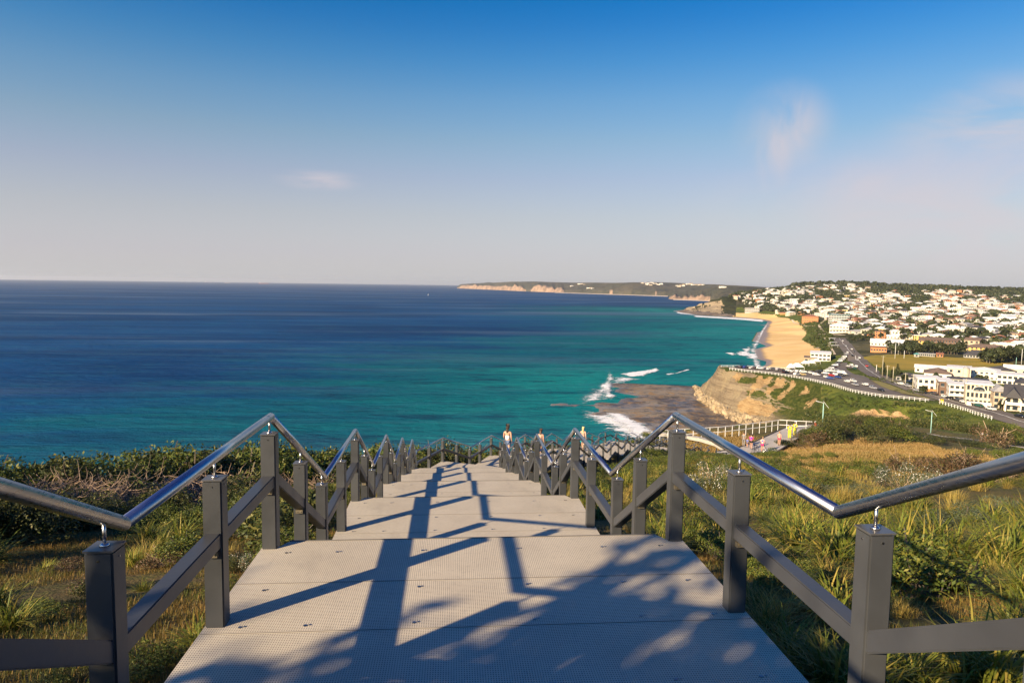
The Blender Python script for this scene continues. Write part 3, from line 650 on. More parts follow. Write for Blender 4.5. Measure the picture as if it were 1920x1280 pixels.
# ------------------------------------------------------------------ railings
RH, PH = .985, .865          # handrail centre and post top above the landing
PREV = {b: a for _, a, b in runs}
def railing(s, label):
    LOW = .16 if s < 0 else .27
    root = empty('stair_railing', nodes[1][0] + nv(HA) * s * HALF); tag(root, label, 'railing', 'railings of the boardwalk stairs')
    root.matrix_world = Matrix.Translation(nodes[1][0] + nv(HA) * s * HALF); org = root.location.copy()
    def tweak(i, v):
        return v
    line = [side(i, s) for i in range(len(nodes))]
    # handrail: one tube per run, mitred by overlap
    for kind, a, b in runs:
        A_, B_ = line[a], line[b]
        m = MB(); m.tube([A_ + Vector((0, 0, RH)) - org, B_ + Vector((0, 0, RH)) - org], .030, 20 if a < 8 else 8)
        add = m.build('handrail', M_STEEL, root, smooth=True)
        j = MB(); c = B_ + Vector((0, 0, RH)) - org      # ball at the mitre
        bm = bmesh.new(); bmesh.ops.create_uvsphere(bm, u_segments=16 if a < 8 else 8, v_segments=10 if a < 8 else 6, radius=.0297); bmesh.ops.translate(bm, verts=bm.verts, vec=c)
        me = bpy.data.meshes.new('rail_elbow'); bm.to_mesh(me); bm.free(); me.materials.append(M_STEEL); me.polygons.foreach_set('use_smooth', [True] * len(me.polygons)); link('rail_elbow', me, add)
        if a == 3 or a == 2 or a == 6:                    # joint sleeve
            d = (B_ - A_).normalized(); q = (A_ if a == 3 else A_ + (B_ - A_) * .93) + Vector((0, 0, RH)) - org
            jm = MB(); jm.tube([q + d * .055, q + d * .059], 0.0304, 20); jm.build('rail_joint', M_SCREW, add, smooth=True)
        # beam between posts
        m = MB(); off = Vector((0, 0, .515)); a0, b0 = A_ + off, B_ + off; dd = B_ - A_; hl_ = math.hypot(dd.x, dd.y)
        if kind == 'flight': b0 = A_ + dd * (1 - LOW / hl_); b0.z = B_.z + .515
        elif a > 0 and not nodes[a][2]: pv = line[a] - line[PREV[a]]; pl = math.hypot(pv.x, pv.y); a0 = line[a] - pv * (LOW / pl); a0.z = A_.z + .515
        m.beam(a0 - org, b0 - org, .088, .088)
        m.build('mid_rail', M_BEAM, root, bevel=.006 if a < 8 else 0)
        # posts
        d = B_ - A_; hl = math.hypot(d.x, d.y)
        if kind == 'landing':
            ts = [1.08 / hl, (hl - .045) / hl] if hl > 1.9 else ([.5] if hl > 1 else [])
            if a == 0: ts = [(hl - .045) / hl]
        else: ts = [.46, 1 - LOW / hl]
        if a > 18: ts = ts[:1]
        for t_ in ts:
            q = A_ + d * t_; top = q.z + PH if kind == 'landing' else q.z + PH
            low = q.z - (.0 if kind == 'landing' else 0)
            gnd = max(gz(q.x, q.y) - .15, q.z - 2.2)
            bot = (q.z - .02) if (kind == 'landing') else min(q.z - .3, gnd)
            if kind == 'landing': bot = min(q.z - .3, gnd) 
            hd = math.atan2(d.x, d.y); Rm = Matrix.Rotation(-hd, 3, 'Z')
            m = MB(); w_ = .108
            m.box((q.x - org.x, q.y - org.y, (top + bot) / 2 - org.z), (w_, w_, top - bot), M=Rm)
            po = m.build('post', M_POST, root, bevel=.008 if a < 10 else 0)
            m = MB(); m.box((q.x - org.x, q.y - org.y, top + .003 - org.z), (w_ + .004, w_ + .004, .007), M=Rm); m.build('post_cap', M_CAP, po)
            if a < 16:
                base = Vector((q.x, q.y, top + .006)) - org; tz = q.z + RH - .02 - org.z
                m = MB(); m.tube([base, base + Vector((0, 0, .008)), base + Vector((0, 0, .014))], [.02, .018, .009], 12); m.tube([base + Vector((0, 0, .01)), (base.x, base.y, tz)], .0075, 10)
                m.build('rail_bracket', M_STEEL, po, smooth=True)
                fwd = Rm @ Vector((0, -1, 0)); rt = Rm @ Vector((1, 0, 0))
                m = MB()
                for v_ in (fwd, -fwd, rt, -rt):
                    c = Vector((q.x, q.y, top - .035)) - org + v_ * (w_ / 2 + .001); m.tube([c - v_ * .002, c + v_ * .002], .005, 8)
                m.build('screw', M_SCREW, po)
                m = MB(); c = Vector((q.x, q.y, q.z + .515 - (.0 if kind == 'landing' else .02) - .075)) - org + fwd * (w_ / 2 + .012)
                if kind == 'flight': c = c + Vector((0, 0, .02))
                m.box(c, (.06, .025, .03), M=Rm); m.tube([c + fwd * .013 + rt * .015, c + fwd * .016 + rt * .015], .006, 6); m.tube([c + fwd * .013 - rt * .015, c + fwd * .016 - rt * .015], .006, 6)
                m.build('angle_bracket', M_BRASS, po)
railing(-1, 'left zigzag handrail of polished steel on charcoal posts, on the sea side of the stairs')
railing(1, 'right zigzag handrail of polished steel on charcoal posts, on the grass side of the stairs')
# ------------------------------------------------------------------ plants: protos
def blade_mesh(name, mat, n, ln, wd, spread, droop, segs=3, seed=1, rad=.12, tipmat=False, jitter=.35):
    """strappy tussock: n arching blades from one crown"""
    r = np.random.RandomState(seed); V = []; Fc = []; b = 0
    for i in range(n):
        a = r.rand() * 6.283; tilt = spread * (r.rand() ** .7); L = ln * (1 - jitter * r.rand()); w_ = wd * (.7 + .6 * r.rand())
        ox, oy = r.randn() * rad * .5, r.randn() * rad * .5; dx, dy = math.cos(a), math.sin(a); sx, sy = -dy, dx
        tw = (r.rand() - .5) * .8; dr = droop * (.4 + r.rand())
        px, pz, ang = 0., 0., tilt
        for k in range(segs + 1):
            f = 1 - (k / segs) ** 2.2; ww = w_ * max(.05, f) * .5
            X = ox + dx * px; Y = oy + dy * px
            V += [(X - sx * ww - dx * tw * ww, Y - sy * ww - dy * tw * ww, pz), (X + sx * ww + dx * tw * ww, Y + sy * ww + dy * tw * ww, pz)]
            px += math.sin(ang) * L / segs; pz += math.cos(ang) * L / segs; ang += dr / segs * (1 + k)
        for k in range(segs): q = b + 2 * k; Fc.append((q, q + 1, q + 3, q + 2))
        b += 2 * (segs + 1)
    return np_mesh(name, V, Fc, mat)
def leaf_bush(name, mats, n, rx, rz, leaf, seed=1, twigs=0, lumps=6, up=.25, flowers=0):
    """shrub: leaves spread through several clumps of an uneven dome"""
    r = np.random.RandomState(seed); V = []; Fc = []; MI = []
    cl = [(r.uniform(-.6, .6) * rx, r.uniform(-.6, .6) * rx, r.uniform(.3, .78) * rz, r.uniform(.32, .55)) for _ in range(lumps)] + [(0, 0, rz * .42, .62)]
    for i in range(n):
        cx, cy, cz, cr = cl[r.randint(len(cl))]
        d = r.randn(3); d /= np.linalg.norm(d) + 1e-9; d[2] = abs(d[2]) * .9 - .12 if r.rand() < .8 else d[2]
        rad = (1 - .35 * r.rand() ** 2)
        p = np.array([cx + d[0] * cr * rx * rad, cy + d[1] * cr * rx * rad, max(.02, cz + d[2] * cr * rz * rad * 1.0)])
        nrm = d * .8 + r.randn(3) * .55; nrm[2] += up; nrm /= np.linalg.norm(nrm)
        t = np.cross(nrm, r.randn(3)); t /= np.linalg.norm(t) + 1e-9; bt = np.cross(nrm, t); s = leaf * r.uniform(.6, 1.3)
        b = len(V); V += [tuple(p - t * s), tuple(p + bt * s * .45), tuple(p + t * s), tuple(p - bt * s * .45)]; Fc.append((b, b + 1, b + 2, b + 3))
        MI.append(2 if (flowers and r.rand() < flowers and p[2] > rz * .45) else 0)
    for i in range(twigs):
        cx, cy, cz, cr = cl[r.randint(len(cl))]; a = np.array([r.uniform(-.15, .15) * rx, r.uniform(-.15, .15) * rx, 0.]); d = np.array([cx, cy, cz]) + r.randn(3) * cr * rx * .5; d[2] = abs(d[2])
        s = rx * .012; k = 4; prev = a
        for j in range(1, k + 1):
            q = a + (d - a) * j / k + r.randn(3) * rx * .05; b = len(V)
            V += [tuple(prev + [s, 0, 0]), tuple(prev - [s, 0, 0]), tuple(q - [s * .7, 0, 0]), tuple(q + [s * .7, 0, 0])]; Fc.append((b, b + 1, b + 2, b + 3)); MI.append(1); prev = q
    return np_mesh(name, V, Fc, mats, mi=MI)
def twig_heap(name, mat, n, rx, rz, seed=1):
    """tangle of dead curling branches"""
    r = np.random.RandomState(seed); m = MB()
    for i in range(n):
        p = np.array([r.uniform(-1, 1) * rx, r.uniform(-1, 1) * rx * .8, 0.]); p[2] = rz * max(.1, 1 - (p[0] / rx) ** 2 * .6) * r.uniform(.25, 1); a = r.rand() * 6.28; e = r.uniform(-.2, .7); L = r.uniform(.1, .22) * rx
        pts = [p.copy()]
        for k in range(5):
            p = p + np.array([math.cos(a) * math.cos(e), math.sin(a) * math.cos(e), math.sin(e)]) * L * .6; p[2] = max(.02, p[2]); pts.append(p.copy()); a += r.uniform(-.7, .7); e += r.uniform(-.6, .45)
        w_ = r.uniform(.004, .010); m.tube(pts, [w_, w_, w_ * .9, w_ * .8, w_ * .6, w_ * .3], 4, cap=False)
    return m.mesh(name, mat)
L_LOM = leafmat('strap_leaf', [(.17, .19, .024), (.095, .13, .018), (.40, .30, .06)], .25, .3, 1.5)
L_STRAW = leafmat('straw_leaf', [(.42, .30, .07), (.22, .20, .035), (.55, .38, .11)], .2, .35, 1.5)
L_GRN = leafmat('saltbush_leaf', [(.085, .115, .017), (.045, .070, .012), (.19, .18, .03)], .25, .2, 2.0)
L_DRK = leafmat('banksia_leaf', [(.050, .062, .014), (.026, .038, .010), (.14, .125, .03)], .25, .2, 1.2)
L_GREY = leafmat('grey_green_leaf', [(.085, .11, .055), (.06, .08, .04), (.16, .16, .09)], .2, .2, 3)
L_RUST = leafmat('dry_brown_leaf', [(.13, .075, .035), (.085, .055, .030), (.06, .07, .02)], .25, .2, 1.5)
M_TWIG = simple('dead_twig', (.34, .235, .155), .9, 0, .3, 5, .2)
M_BARK = simple('bark', (.10, .08, .06), .9, 0, .3, 5)
M_FLOWER = simple('pale_flower', (.62, .58, .50), .8, 0, .15, 5)
P_LOM = [blade_mesh('strap_tussock', L_LOM, 170, .90, .025, 1.25, .75, 4, s, .16) for s in (1, 2, 3)]
P_STR = [blade_mesh('straw_tussock', L_STRAW, 170, .62, .009, 1.0, .55, 3, s, .16) for s in (4, 5, 6)]
P_GRN = [leaf_bush('coast_shrub', [L_GRN, M_BARK], 2600, .8, .75, .028, s, 30) for s in (1, 2, 3)]
P_DRK = [leaf_bush('dark_shrub', [L_DRK, M_BARK], 2200, 1.0, 1.15, .045, s, 30) for s in (4, 5, 6)]
P_GRY = [leaf_bush('grey_shrub', [L_GREY, M_BARK], 2200, .7, .5, .022, s, 20) for s in (7, 8)]
P_RST = [leaf_bush('brown_shrub', [L_RUST, M_TWIG], 1400, .9, .8, .04, s, 70) for s in (9, 10)]
P_WHT = [leaf_bush('flowering_shrub', [L_GREY, M_TWIG, M_FLOWER], 1200, .6, .8, .026, s, 60, flowers=.12) for s in (11, 12)]
P_TWG = [twig_heap('dead_branches', M_TWIG, 230, 1.0, .75, s) for s in (1, 2)]
P_FERN = [blade_mesh('long_strap_tussock', L_LOM, 120, 1.0, .016, 1.25, .9, 5, s, .2) for s in (21, 22)]
CNT = {}
def interp(L, x):
    for (a, b), (c, d) in zip(L[:-1], L[1:]):
        if a <= x <= c: return b + (d - b) * (x - a) / (c - a)
    return L[0][1] if x < L[0][0] else L[-1][1]
DESC = {
 'tussock': ('strappy green tussock', 'tussock', 'strappy tussocks'), 'straw': ('straw coloured tussock', 'tussock', 'straw coloured tussocks'),
 'green': ('leafy green shrub', 'shrub', 'green coastal shrubs'), 'dark': ('dark evergreen shrub', 'shrub', 'dark coastal shrubs'), 'grey': ('grey green mat shrub', 'shrub', 'grey green shrubs'),
 'brown': ('dry brown shrub', 'shrub', 'brown dry shrubs'), 'flower': ('pale flowering shrub', 'shrub', 'pale flowering shrubs'), 'twigs': ('heap of dead branches', 'dead branches', 'heaps of dead branches')}
NAMES = {'tussock': 'tussock', 'straw': 'dry_tussock', 'green': 'green_shrub', 'dark': 'dark_shrub', 'grey': 'grey_shrub', 'brown': 'brown_shrub', 'flower': 'flowering_shrub', 'twigs': 'dead_branches'}
MESH = {'tussock': P_LOM, 'straw': P_STR, 'green': P_GRN, 'dark': P_DRK, 'grey': P_GRY, 'brown': P_RST, 'flower': P_WHT, 'twigs': P_TWG}
def plant(kind, x, y, s, where, sz=1.0, sink=.05, mesh=None):
    z = gz(x, y); me = mesh or random.choice(MESH[kind]); px = 851 + x / y * F if y > 1 else 0
    if 1310 < px < 1590 and 45 < y < 92:                 # nothing tall before the boardwalk deck
        lim = interp([(1330, 858), (1400, 866), (1466, 864), (1540, 822), (1590, 803)], px); top = CZ - (lim - 532 - .0136 * (px - 851)) / F * y
        if top - z < .12: return None
        k = HT[kind] * s * sz * .98
        if k > top - z: sz *= (top - z) / k
    if 1750 < px < 1935 and 55 < y < 117:                # the coastal path stays in view
        lim = interp([(1750, 822), (1800, 833), (1880, 846), (1935, 853)], px); top = CZ - (lim - 532 - .0136 * (px - 851)) / F * y
        if top - z < .2: return None
        sz *= min(1, (top - z) / (HT[kind] * s * sz))
    o = link(NAMES[kind], me); o.location = (x, y, z - sink * s)
    o.rotation_euler = (random.uniform(-.08, .08), random.uniform(-.08, .08), random.uniform(0, 6.28)); o.scale = (s * random.uniform(.9, 1.1), s * random.uniform(.9, 1.1), s * sz)
    d = DESC[kind]; size = 'large' if s > 1.5 else ('small' if s < .8 else 'medium')
    if 'belt' in where or 'boardwalk' in where or 'mown' in where or 'crest' in where: lb = where + ('' if 'belt' not in where else (' left of the left lamp' if px < 1542 else (' between the two lamps' if px < 1745 else ' right of the right lamp')))
    else:
        dx = abs(x - stairs_x(y)) - 1.6; dw = 'hard against' if dx < .9 else ('near' if dx < 3 else ('out from' if dx < 8 else 'far out from'))
        lb = dw + ' the ' + ('left' if x < stairs_x(y) else 'right') + ' railing, level with the ' + (['first', 'second', 'third', 'fourth', 'fifth', 'sixth'][min(5, max(0, int((y - .7) / 4.4)))] + ' landing' if y < 27 else 'lower flights')
    tag(o, size + ' ' + d[0] + ' ' + lb, d[1], d[2]); return o
# keep clear of the decks
DECKS = [(nodes[a][0], nodes[b][0]) for _, a, b in runs]
def off_deck(x, y, clear=1.75):
    for a, b in DECKS:
        vx, vy = b.x - a.x, b.y - a.y; t = max(0, min(1, ((x - a.x) * vx + (y - a.y) * vy) / (vx * vx + vy * vy + 1e-9)))
        if math.hypot(x - a.x - vx * t, y - a.y - vy * t) < clear: return False
    return True
def off_walk(x, y): return True
def stairs_x(y):
    """x of the stair centre line at y"""
    best = .195
    for a, b in DECKS:
        if a.y <= y <= b.y: return a.x + (b.x - a.x) * (y - a.y) / (b.y - a.y + 1e-9)
    return best if y < 2 else END.x

HT = {k: sum(max(v.co.z for v in me.vertices) for me in L) / len(L) for k, L in MESH.items()}
# ------------------------------------------------------------------ planting near the stairs
CREST_Y = [(-300, 13), (0, 16.5), (110, 18), (378, 22), (617, 27), (757, 33), (867, 39.5), (960, 46), (1037, 54), (1088, 61), (1143, 69), (1212, 77), (1327, 85), (1449, 91)]
CREST_TOP = [(-300, 866), (0, 850), (100, 838), (200, 829), (300, 824), (400, 819), (500, 816), (600, 822), (650, 826), (700, 824), (750, 821), (800, 822), (860, 826), (930, 832), (970, 826), (1000, 816), (1040, 818), (1090, 828), (1140, 822), (1190, 815), (1240, 812), (1300, 812), (1345, 800), (1449, 803)]
PH_ = HT
px = -300
while px < 1240:
    Y = interp(CREST_Y, px) * random.uniform(.93, 1.02); ty = interp(CREST_TOP, px) + random.uniform(-1, 7)
    v = ray(px, ty); t = Y / v[1]; x = v[0] * t; zt = v[2] * t + CZ; g = gz(x, Y); hgt = max(.5, zt - g)
    kind = random.choice(['green', 'green', 'green', 'dark', 'dark']) if px < 940 else random.choice(['green', 'brown', 'dark'])
    s = min(2.4, max(.7, hgt / PH_[kind])); sz = hgt / PH_[kind] / s
    if off_deck(x, Y, 1.9 + .3 * s): plant(kind, x, Y, s, 'on the seaward crest left of the stairs' if px < 600 else 'on the crest beyond the zigzag rails', sz)
    px += 22 + 10 * random.random() if px > 300 else 40
# in front of the crest: second row, twig heaps and the hollow
def put(kind, px, py, s, where, sz=1.0, jitter=0.0):
    h = HIT(px + random.uniform(-jitter, jitter), py + random.uniform(-jitter, jitter) * .3)
    if h is None: return None
    if not off_deck(h.x, h.y, 1.75 + .45 * s): return None
    return plant(kind, h.x, h.y, s, where, sz)
L_ = 'below the left handrail'
def atY(kind, px, Y, top, where, smax=1.8):
    x = math.tan(az_of(px)) * Y; g = gz(x, Y); hgt = max(.3, (532 + .0136 * (px - 851) - top) / F * Y + CZ - g); s = min(smax, max(.7, hgt / HT[kind]))
    if off_deck(x, Y, 1.9): plant(kind, x, Y, s, where, hgt / HT[kind] / s)
for a in range(70, 500, 17): Y = interp(CREST_Y, a) - random.uniform(1.6, 3.4); atY('twigs', a, Y, random.uniform(852, 885), '', 1.5)
for a in (545, 575, 610, 640): atY('twigs', a, interp(CREST_Y, a) - 5, 880, '', 1.4)
for a in range(-80, 300, 24): atY('dark' if a % 3 else 'green', a, interp(CREST_Y, a) - random.uniform(4.4, 5.6), 885 + max(0, a) * .12 + random.uniform(0, 22), '', 1.2)
for a in range(250, 520, 30): atY('green', a, interp(CREST_Y, a) - random.uniform(5.5, 7.5), 925 + random.uniform(0, 25), '', 1.1)
for a, b, s in [(455, 1010, .9), (430, 985, .8), (540, 990, .8), (470, 960, .9), (580, 985, .7), (620, 975, .8), (560, 960, .8)]: put('green', a, b, s, 'beside the left edge of the upper landings')
for a, b, s in [(300, 1035, .62), (340, 1015, .7), (280, 1010, .6), (400, 1000, .62), (250, 1060, .45), (365, 990, .7), (450, 975, .7), (20, 1180, .5), (-10, 1150, .6)]: put('tussock', a, b, s, 'on the grass left of the stairs')
for a, b, s in [(330, 1050, .45), (430, 1040, .4), (385, 1030, .5), (470, 1090, .3)]: put('straw', a, b, s, 'on the grass left of the stairs')
put('flower', 468, 1075, .32, 'against the left deck edge'); put('flower', 452, 1060, .3, 'against the left deck edge')
n = 0
while n < 95:                                            # slope left of stairs, 12..42 m out
    y = random.uniform(9, 44); x = stairs_x(y) - random.uniform(2.2, 9)
    if not off_deck(x, y, 2.2): n += 1; continue
    plant(random.choice(['green', 'green', 'green', 'dark', 'tussock', 'straw']), x, y, random.uniform(.7, 1.2), 'in the scrub between the left railing and the crest', .8); n += 1
for i in range(60):
    y = random.uniform(2.6, 10); x = .195 - random.uniform(2.1, 3.5 + y * .75)
    if off_deck(x, y, 1.95): plant(random.choice(['green', 'grey', 'tussock', 'brown', 'dark']), x, y, random.uniform(.22, .42), '', .7)
# right side: big clumps close by
for a, b, s in [(1690, 1065, 1.15), (1745, 1050, 1.2), (1640, 1040, .95), (1800, 1060, 1.0), (1890, 1065, 1.1), (1940, 1040, 1.2), (1485, 1005, .8), (1500, 1012, .6), (1530, 1000, .6), (1245, 1035, .7), (1300, 1020, .8), (1340, 1010, .75), (1420, 960, .8), (1590, 985, .8),
                (1650, 960, .9), (1720, 965, .9), (1860, 985, .9), (1560, 960, .8), (1480, 950, .8), (1390, 950, .8), (1910, 1110, .6)]: put('tussock', a, b, s * 1.1, 'on the sunlit grass right of the stairs')
for a, b, s in [(1500, 1275, .75), (1560, 1300, .8), (1480, 1230, .6), (1800, 1290, .8), (1880, 1300, .9), (1710, 1290, .7), (1960, 1230, .8), (1610, 1310, .8), (1440, 1190, .6), (1420, 1150, .6)]: put('tussock', a, b, s * .8, 'in the shade under the right handrail')
for a, b, s in [(1480, 1090, .42), (1510, 1080, .45), (1450, 1110, .45), (1500, 1120, .4), (1430, 1085, .45), (1400, 1070, .5), (1340, 1050, .55), (1320, 1035, .5), (1530, 1100, .35)]: put('green', a, b, s, 'beside the right deck edge')
for a, b, s in [(1800, 985, 1.15), (1850, 975, 1.2), (1570, 930, 1.3), (1620, 925, 1.3), (1760, 990, 1.0), (1900, 965, 1.2), (1530, 925, 1.2), (1820, 960, 1.1)]: put('grey', a, b, s, 'among the tussocks right of the stairs', .75)
for a, b, s in [(1335, 915, 1.3), (1360, 905, 1.2), (1690, 920, 1.4), (1720, 915, 1.5), (1650, 912, 1.3), (1320, 930, 1.1), (1740, 925, 1.2)]: put('flower', a, b, s, 'among the straw grass right of the stairs')
for a, b, s in [(1790, 895, 1.6), (1810, 890, 1.7), (1770, 893, 1.4), (1690, 888, 1.3), (1740, 890, 1.3), (1880, 905, 1.3)]: put('brown', a, b, s, 'at the near edge of the mown brown grass')
for a, b, s in [(1420, 885, 1.4), (1450, 880, 1.2), (1560, 888, 1.2), (1600, 885, 1.1), (1490, 878, 1.0), (1530, 862, .9), (1560, 860, .8), (1640, 890, 1.2), (1850, 885, 1.3), (1900, 890, 1.6), (1830, 862, 1.4), (1880, 868, 1.5), (1910, 860, 1.6)]: put('green', a, b, s, 'around the mown brown grass')
for i in range(95):                                      # green clumps over the near right slope
    y = random.uniform(4.5, 17); x = .195 + random.uniform(2.5, 3.5 + y * .8)
    if off_deck(x, y, 2.2): plant('tussock' if random.random() < .7 else ('straw' if random.random() < .7 else 'green'), x, y, random.uniform(.5, 1.0), '', .9)
n = 0
while n < 250:                                           # sunlit straw and strap tussocks, 9..44 m out
    y = 9 + 36 * random.random() ** .8; x = stairs_x(y) + 2.0 + random.random() ** 1.2 * (10 + y * .75)
    if off_deck(x, y, 2.1):
        k = 'straw' if random.random() < (.8 if y > 16 else .5) else ('tussock' if random.random() < .8 else 'green')
        plant(k, x, y, random.uniform(.8, 1.5), 'on the open slope right of the stairs', .9)
    n += 1
n = 0
while n < 210:                                           # green scrub hugging the lower flights
    y = random.uniform(22, 72); x = stairs_x(y) + (2.4 + random.random() ** 1.5 * 13) * (1 if random.random() < .86 else -1)
    if off_deck(x, y, 2.5): plant('green' if random.random() < .82 else 'straw', x, y, random.uniform(1.0, 1.7), 'beside the lower flights of the stairs', .62)
    n += 1
# dark scrub band below the mown patch, out to the path
n = 0
while n < 210:
    a = random.uniform(1490, 1990); Y = random.uniform(70, 150); x = math.tan(az_of(a)) * Y
    zt = interp([(1490, 806), (1540, 798), (1600, 789), (1660, 787), (1720, 787), (1740, 797), (1800, 795), (1870, 800), (1990, 812)], a)
    n += 1
    g = gz(x, Y); gp = 532 + .0136 * (a - 851) + (CZ - g) / Y * F; hgt = (gp - zt) / F * Y * random.uniform(.55, 1.0)
    if hgt < .9: continue
    if 1730 < a < 1930 and 116 < Y < 124: continue
    if Y > 104 and 1760 < a < 1910 and Y < 124: hgt = min(hgt, 1.0)
    k = 'dark' if random.random() < .62 else ('brown' if random.random() < .4 else 'green')
    s = min(3.2, max(.8, hgt / HT[k])); plant(k, x, Y, s, 'in the scrub belt', hgt / HT[k] / s)
for i in range(110):
    a = random.uniform(1725, 1960); Y = random.uniform(124, 158); x = math.tan(az_of(a)) * Y; g = gz(x, Y); k = random.choice(['dark', 'dark', 'green', 'brown'])
    hgt = ((532 + .0136 * (a - 851)) + (CZ - g) / Y * F - random.uniform(799, 812)) / F * Y
    if hgt > .6: hgt = min(hgt, 4.2); s = min(3.0, max(1.0, hgt / HT[k])); plant(k, x, Y, s, 'in the scrub belt', hgt / HT[k] / s)
for a, Y, s in [(1640, 92, 1.25), (1668, 95, 1.35), (1690, 98, 1.4)]: plant('dark', math.tan(az_of(a)) * Y, Y, s, 'tallest in the scrub belt')
n = 0
while n < 90:
    a = random.uniform(1225, 1560); Y = random.uniform(78, 96); x = math.tan(az_of(a)) * Y; n += 1
    zt = interp([(1200, 815), (1300, 812), (1345, 802), (1400, 803), (1460, 808), (1490, 800), (1560, 800)], a); g = gz(x, Y)
    gp = 532 + .0136 * (a - 851) + (CZ - g) / Y * F; hgt = (gp - zt) / F * Y * .9
    if hgt < .3: continue
    if not (32 < x < 46 and Y < 89 + (x - 40)) : plant('green', x, Y, min(1.5, max(.5, hgt / HT['green'])), 'along the seaward edge of the boardwalk', 1)
# low ground cover: two meshes of blades, too many to count
def QD(X, Y):
    px = 851 + X / Y * F; return ((Y > 38) & (Y < 62) & (px > 1440) & (px < 1830)).astype(float)
def turf(name, n, fy0, fy1, spread, ln, wd, mats, dens, seed, label):
    r = np.random.RandomState(seed); u = r.rand(n); Y = fy0 + (fy1 - fy0) * u ** dens; X = (r.rand(n) - .5) * 2 * (spread[0] + spread[1] * Y)
    X = X + .195 + np.clip((Y - 25) * .44, 0, 40)
    ok = np.abs(X - .195 - np.clip((Y - 25.2) * .445, 0, 30)) > 1.66
    ok &= vnoise(X, Y, 1.6, seed, 3) > np.where(X > 1.9, -.12, -.25) if n > 100000 else vnoise(X, Y, 1.3, seed, 3) > -.2
    ok &= ~((r.rand(n) < .9) & (QD(X, Y) > .3))
    X, Y = X[ok], Y[ok]; Z = np.array([gz(float(a), float(b)) for a, b in zip(X, Y)]); n = len(X)
    a = r.rand(n) * 6.283; L = ln * (.5 + r.rand(n)) * (1 + .5 * vnoise(X, Y, 2.2, seed + 1, 2)); ti = r.rand(n) * 1.1; w_ = wd * (.6 + .8 * r.rand(n))
    dx, dy = np.cos(a), np.sin(a); o = r.randn(n, 2) * .01
    b0 = np.stack([X - dy * w_, Y + dx * w_, Z - .01], -1); b1 = np.stack([X + dy * w_, Y - dx * w_, Z - .01], -1)
    mx, mz = np.sin(ti * .6) * L * .55, np.cos(ti * .6) * L * .55; m0 = np.stack([X + dx * mx - dy * w_ * .7, Y + dy * mx + dx * w_ * .7, Z + mz], -1); m1 = np.stack([X + dx * mx + dy * w_ * .7, Y + dy * mx - dx * w_ * .7, Z + mz], -1)
    tx = mx + np.sin(ti * 1.4) * L * .45; tz = mz + np.cos(ti * 1.4) * L * .45; t0 = np.stack([X + dx * tx, Y + dy * tx, Z + tz], -1); t1 = t0 + np.array([.001, .001, 0])
    V = np.stack([b0, b1, m1, m0, t1, t0], 1).reshape(-1, 3); k = np.arange(n)[:, None] * 6
    Fq = np.concatenate([k + np.array([0, 1, 2, 3]), k + np.array([3, 2, 4, 5])], 0)
    tag(link(name, np_mesh(name, V, Fq, mats)), label, 'grass', kind='stuff')
L_TURF = leafmat('dry_turf', [(.22, .135, .032), (.10, .115, .020), (.34, .20, .055)], 0, .3, .8)
L_TURF2 = leafmat('pale_turf', [(.34, .25, .055), (.16, .175, .028), (.46, .33, .09)], 0, .3, .25)
turf('short_grass', 230000, 1.0, 13, (3.0, .72), .075, .003, L_TURF, 1.15, 5, 'short dry grass and weeds on the bank beside the stairs')
turf('tall_grass', 80000, 15, 62, (2.5, .60), .22, .008, L_TURF2, 1.2, 6, 'sunlit straw grass covering the open slope')

def turf_px(name, polys, n, ln, wd, mat, seed, label):
    r = random.Random(seed); V = []; c = 0; k = 0
    while c < n and k < n * 3:
        k += 1; pl = polys[k % len(polys)]; px = r.uniform(min(p[0] for p in pl), max(p[0] for p in pl)); py = r.uniform(min(p[1] for p in pl), max(p[1] for p in pl))
        h = HIT(px, py)
        if h is None or h.y > 110 or not off_deck(h.x, h.y, 1.8): continue
        dd = min((abs(px - q[0]) + abs(py - q[1]) * 3 for q in pl)); 
        if not inside(np.array([px]), np.array([py + 4 * math.sin(px * .07)]), pl)[0]: continue
        c += 1; h = h + Vector((r.uniform(-.6, .6), r.uniform(-1.2, 1.2), 0)); h.z = gz(h.x, h.y); a = r.random() * 6.28; L = ln * r.uniform(.5, 1.3); w_ = wd * r.uniform(.6, 1.4); dx, dy = math.cos(a) * w_, math.sin(a) * w_; tx, ty = r.uniform(-.5, .5) * L, r.uniform(-.5, .5) * L
        V += [(h.x - dx, h.y - dy, h.z), (h.x + dx, h.y + dy, h.z), (h.x + tx + dx * .3, h.y + ty + dy * .3, h.z + L), (h.x + tx - dx * .3, h.y + ty - dy * .3, h.z + L)]
    tag(link(name, np_mesh(name, V, np.arange(len(V)).reshape(-1, 4), mat)), label, 'grass', kind='stuff')
L_TURF3 = leafmat('brown_mown_turf', [(.36, .225, .08), (.24, .175, .05), (.44, .29, .11)], 0, .3, .12)
turf_px('dry_grass', [[(1440, 862), (1490, 838), (1560, 822), (1640, 826), (1720, 834), (1800, 846), (1880, 862), (1860, 878), (1800, 888), (1700, 894), (1560, 892), (1470, 886)]], 60000, .20, .03, L_TURF3, 3, 'brown mown dry grass patch below the dark scrub')
turf_px('dry_grass', [[(1262, 814), (1300, 810), (1400, 812), (1425, 822), (1380, 838), (1350, 846), (1290, 842), (1250, 830)]], 14000, .2, .03, L_TURF3, 4, 'brown dry grass between the white railing and the stair foot')
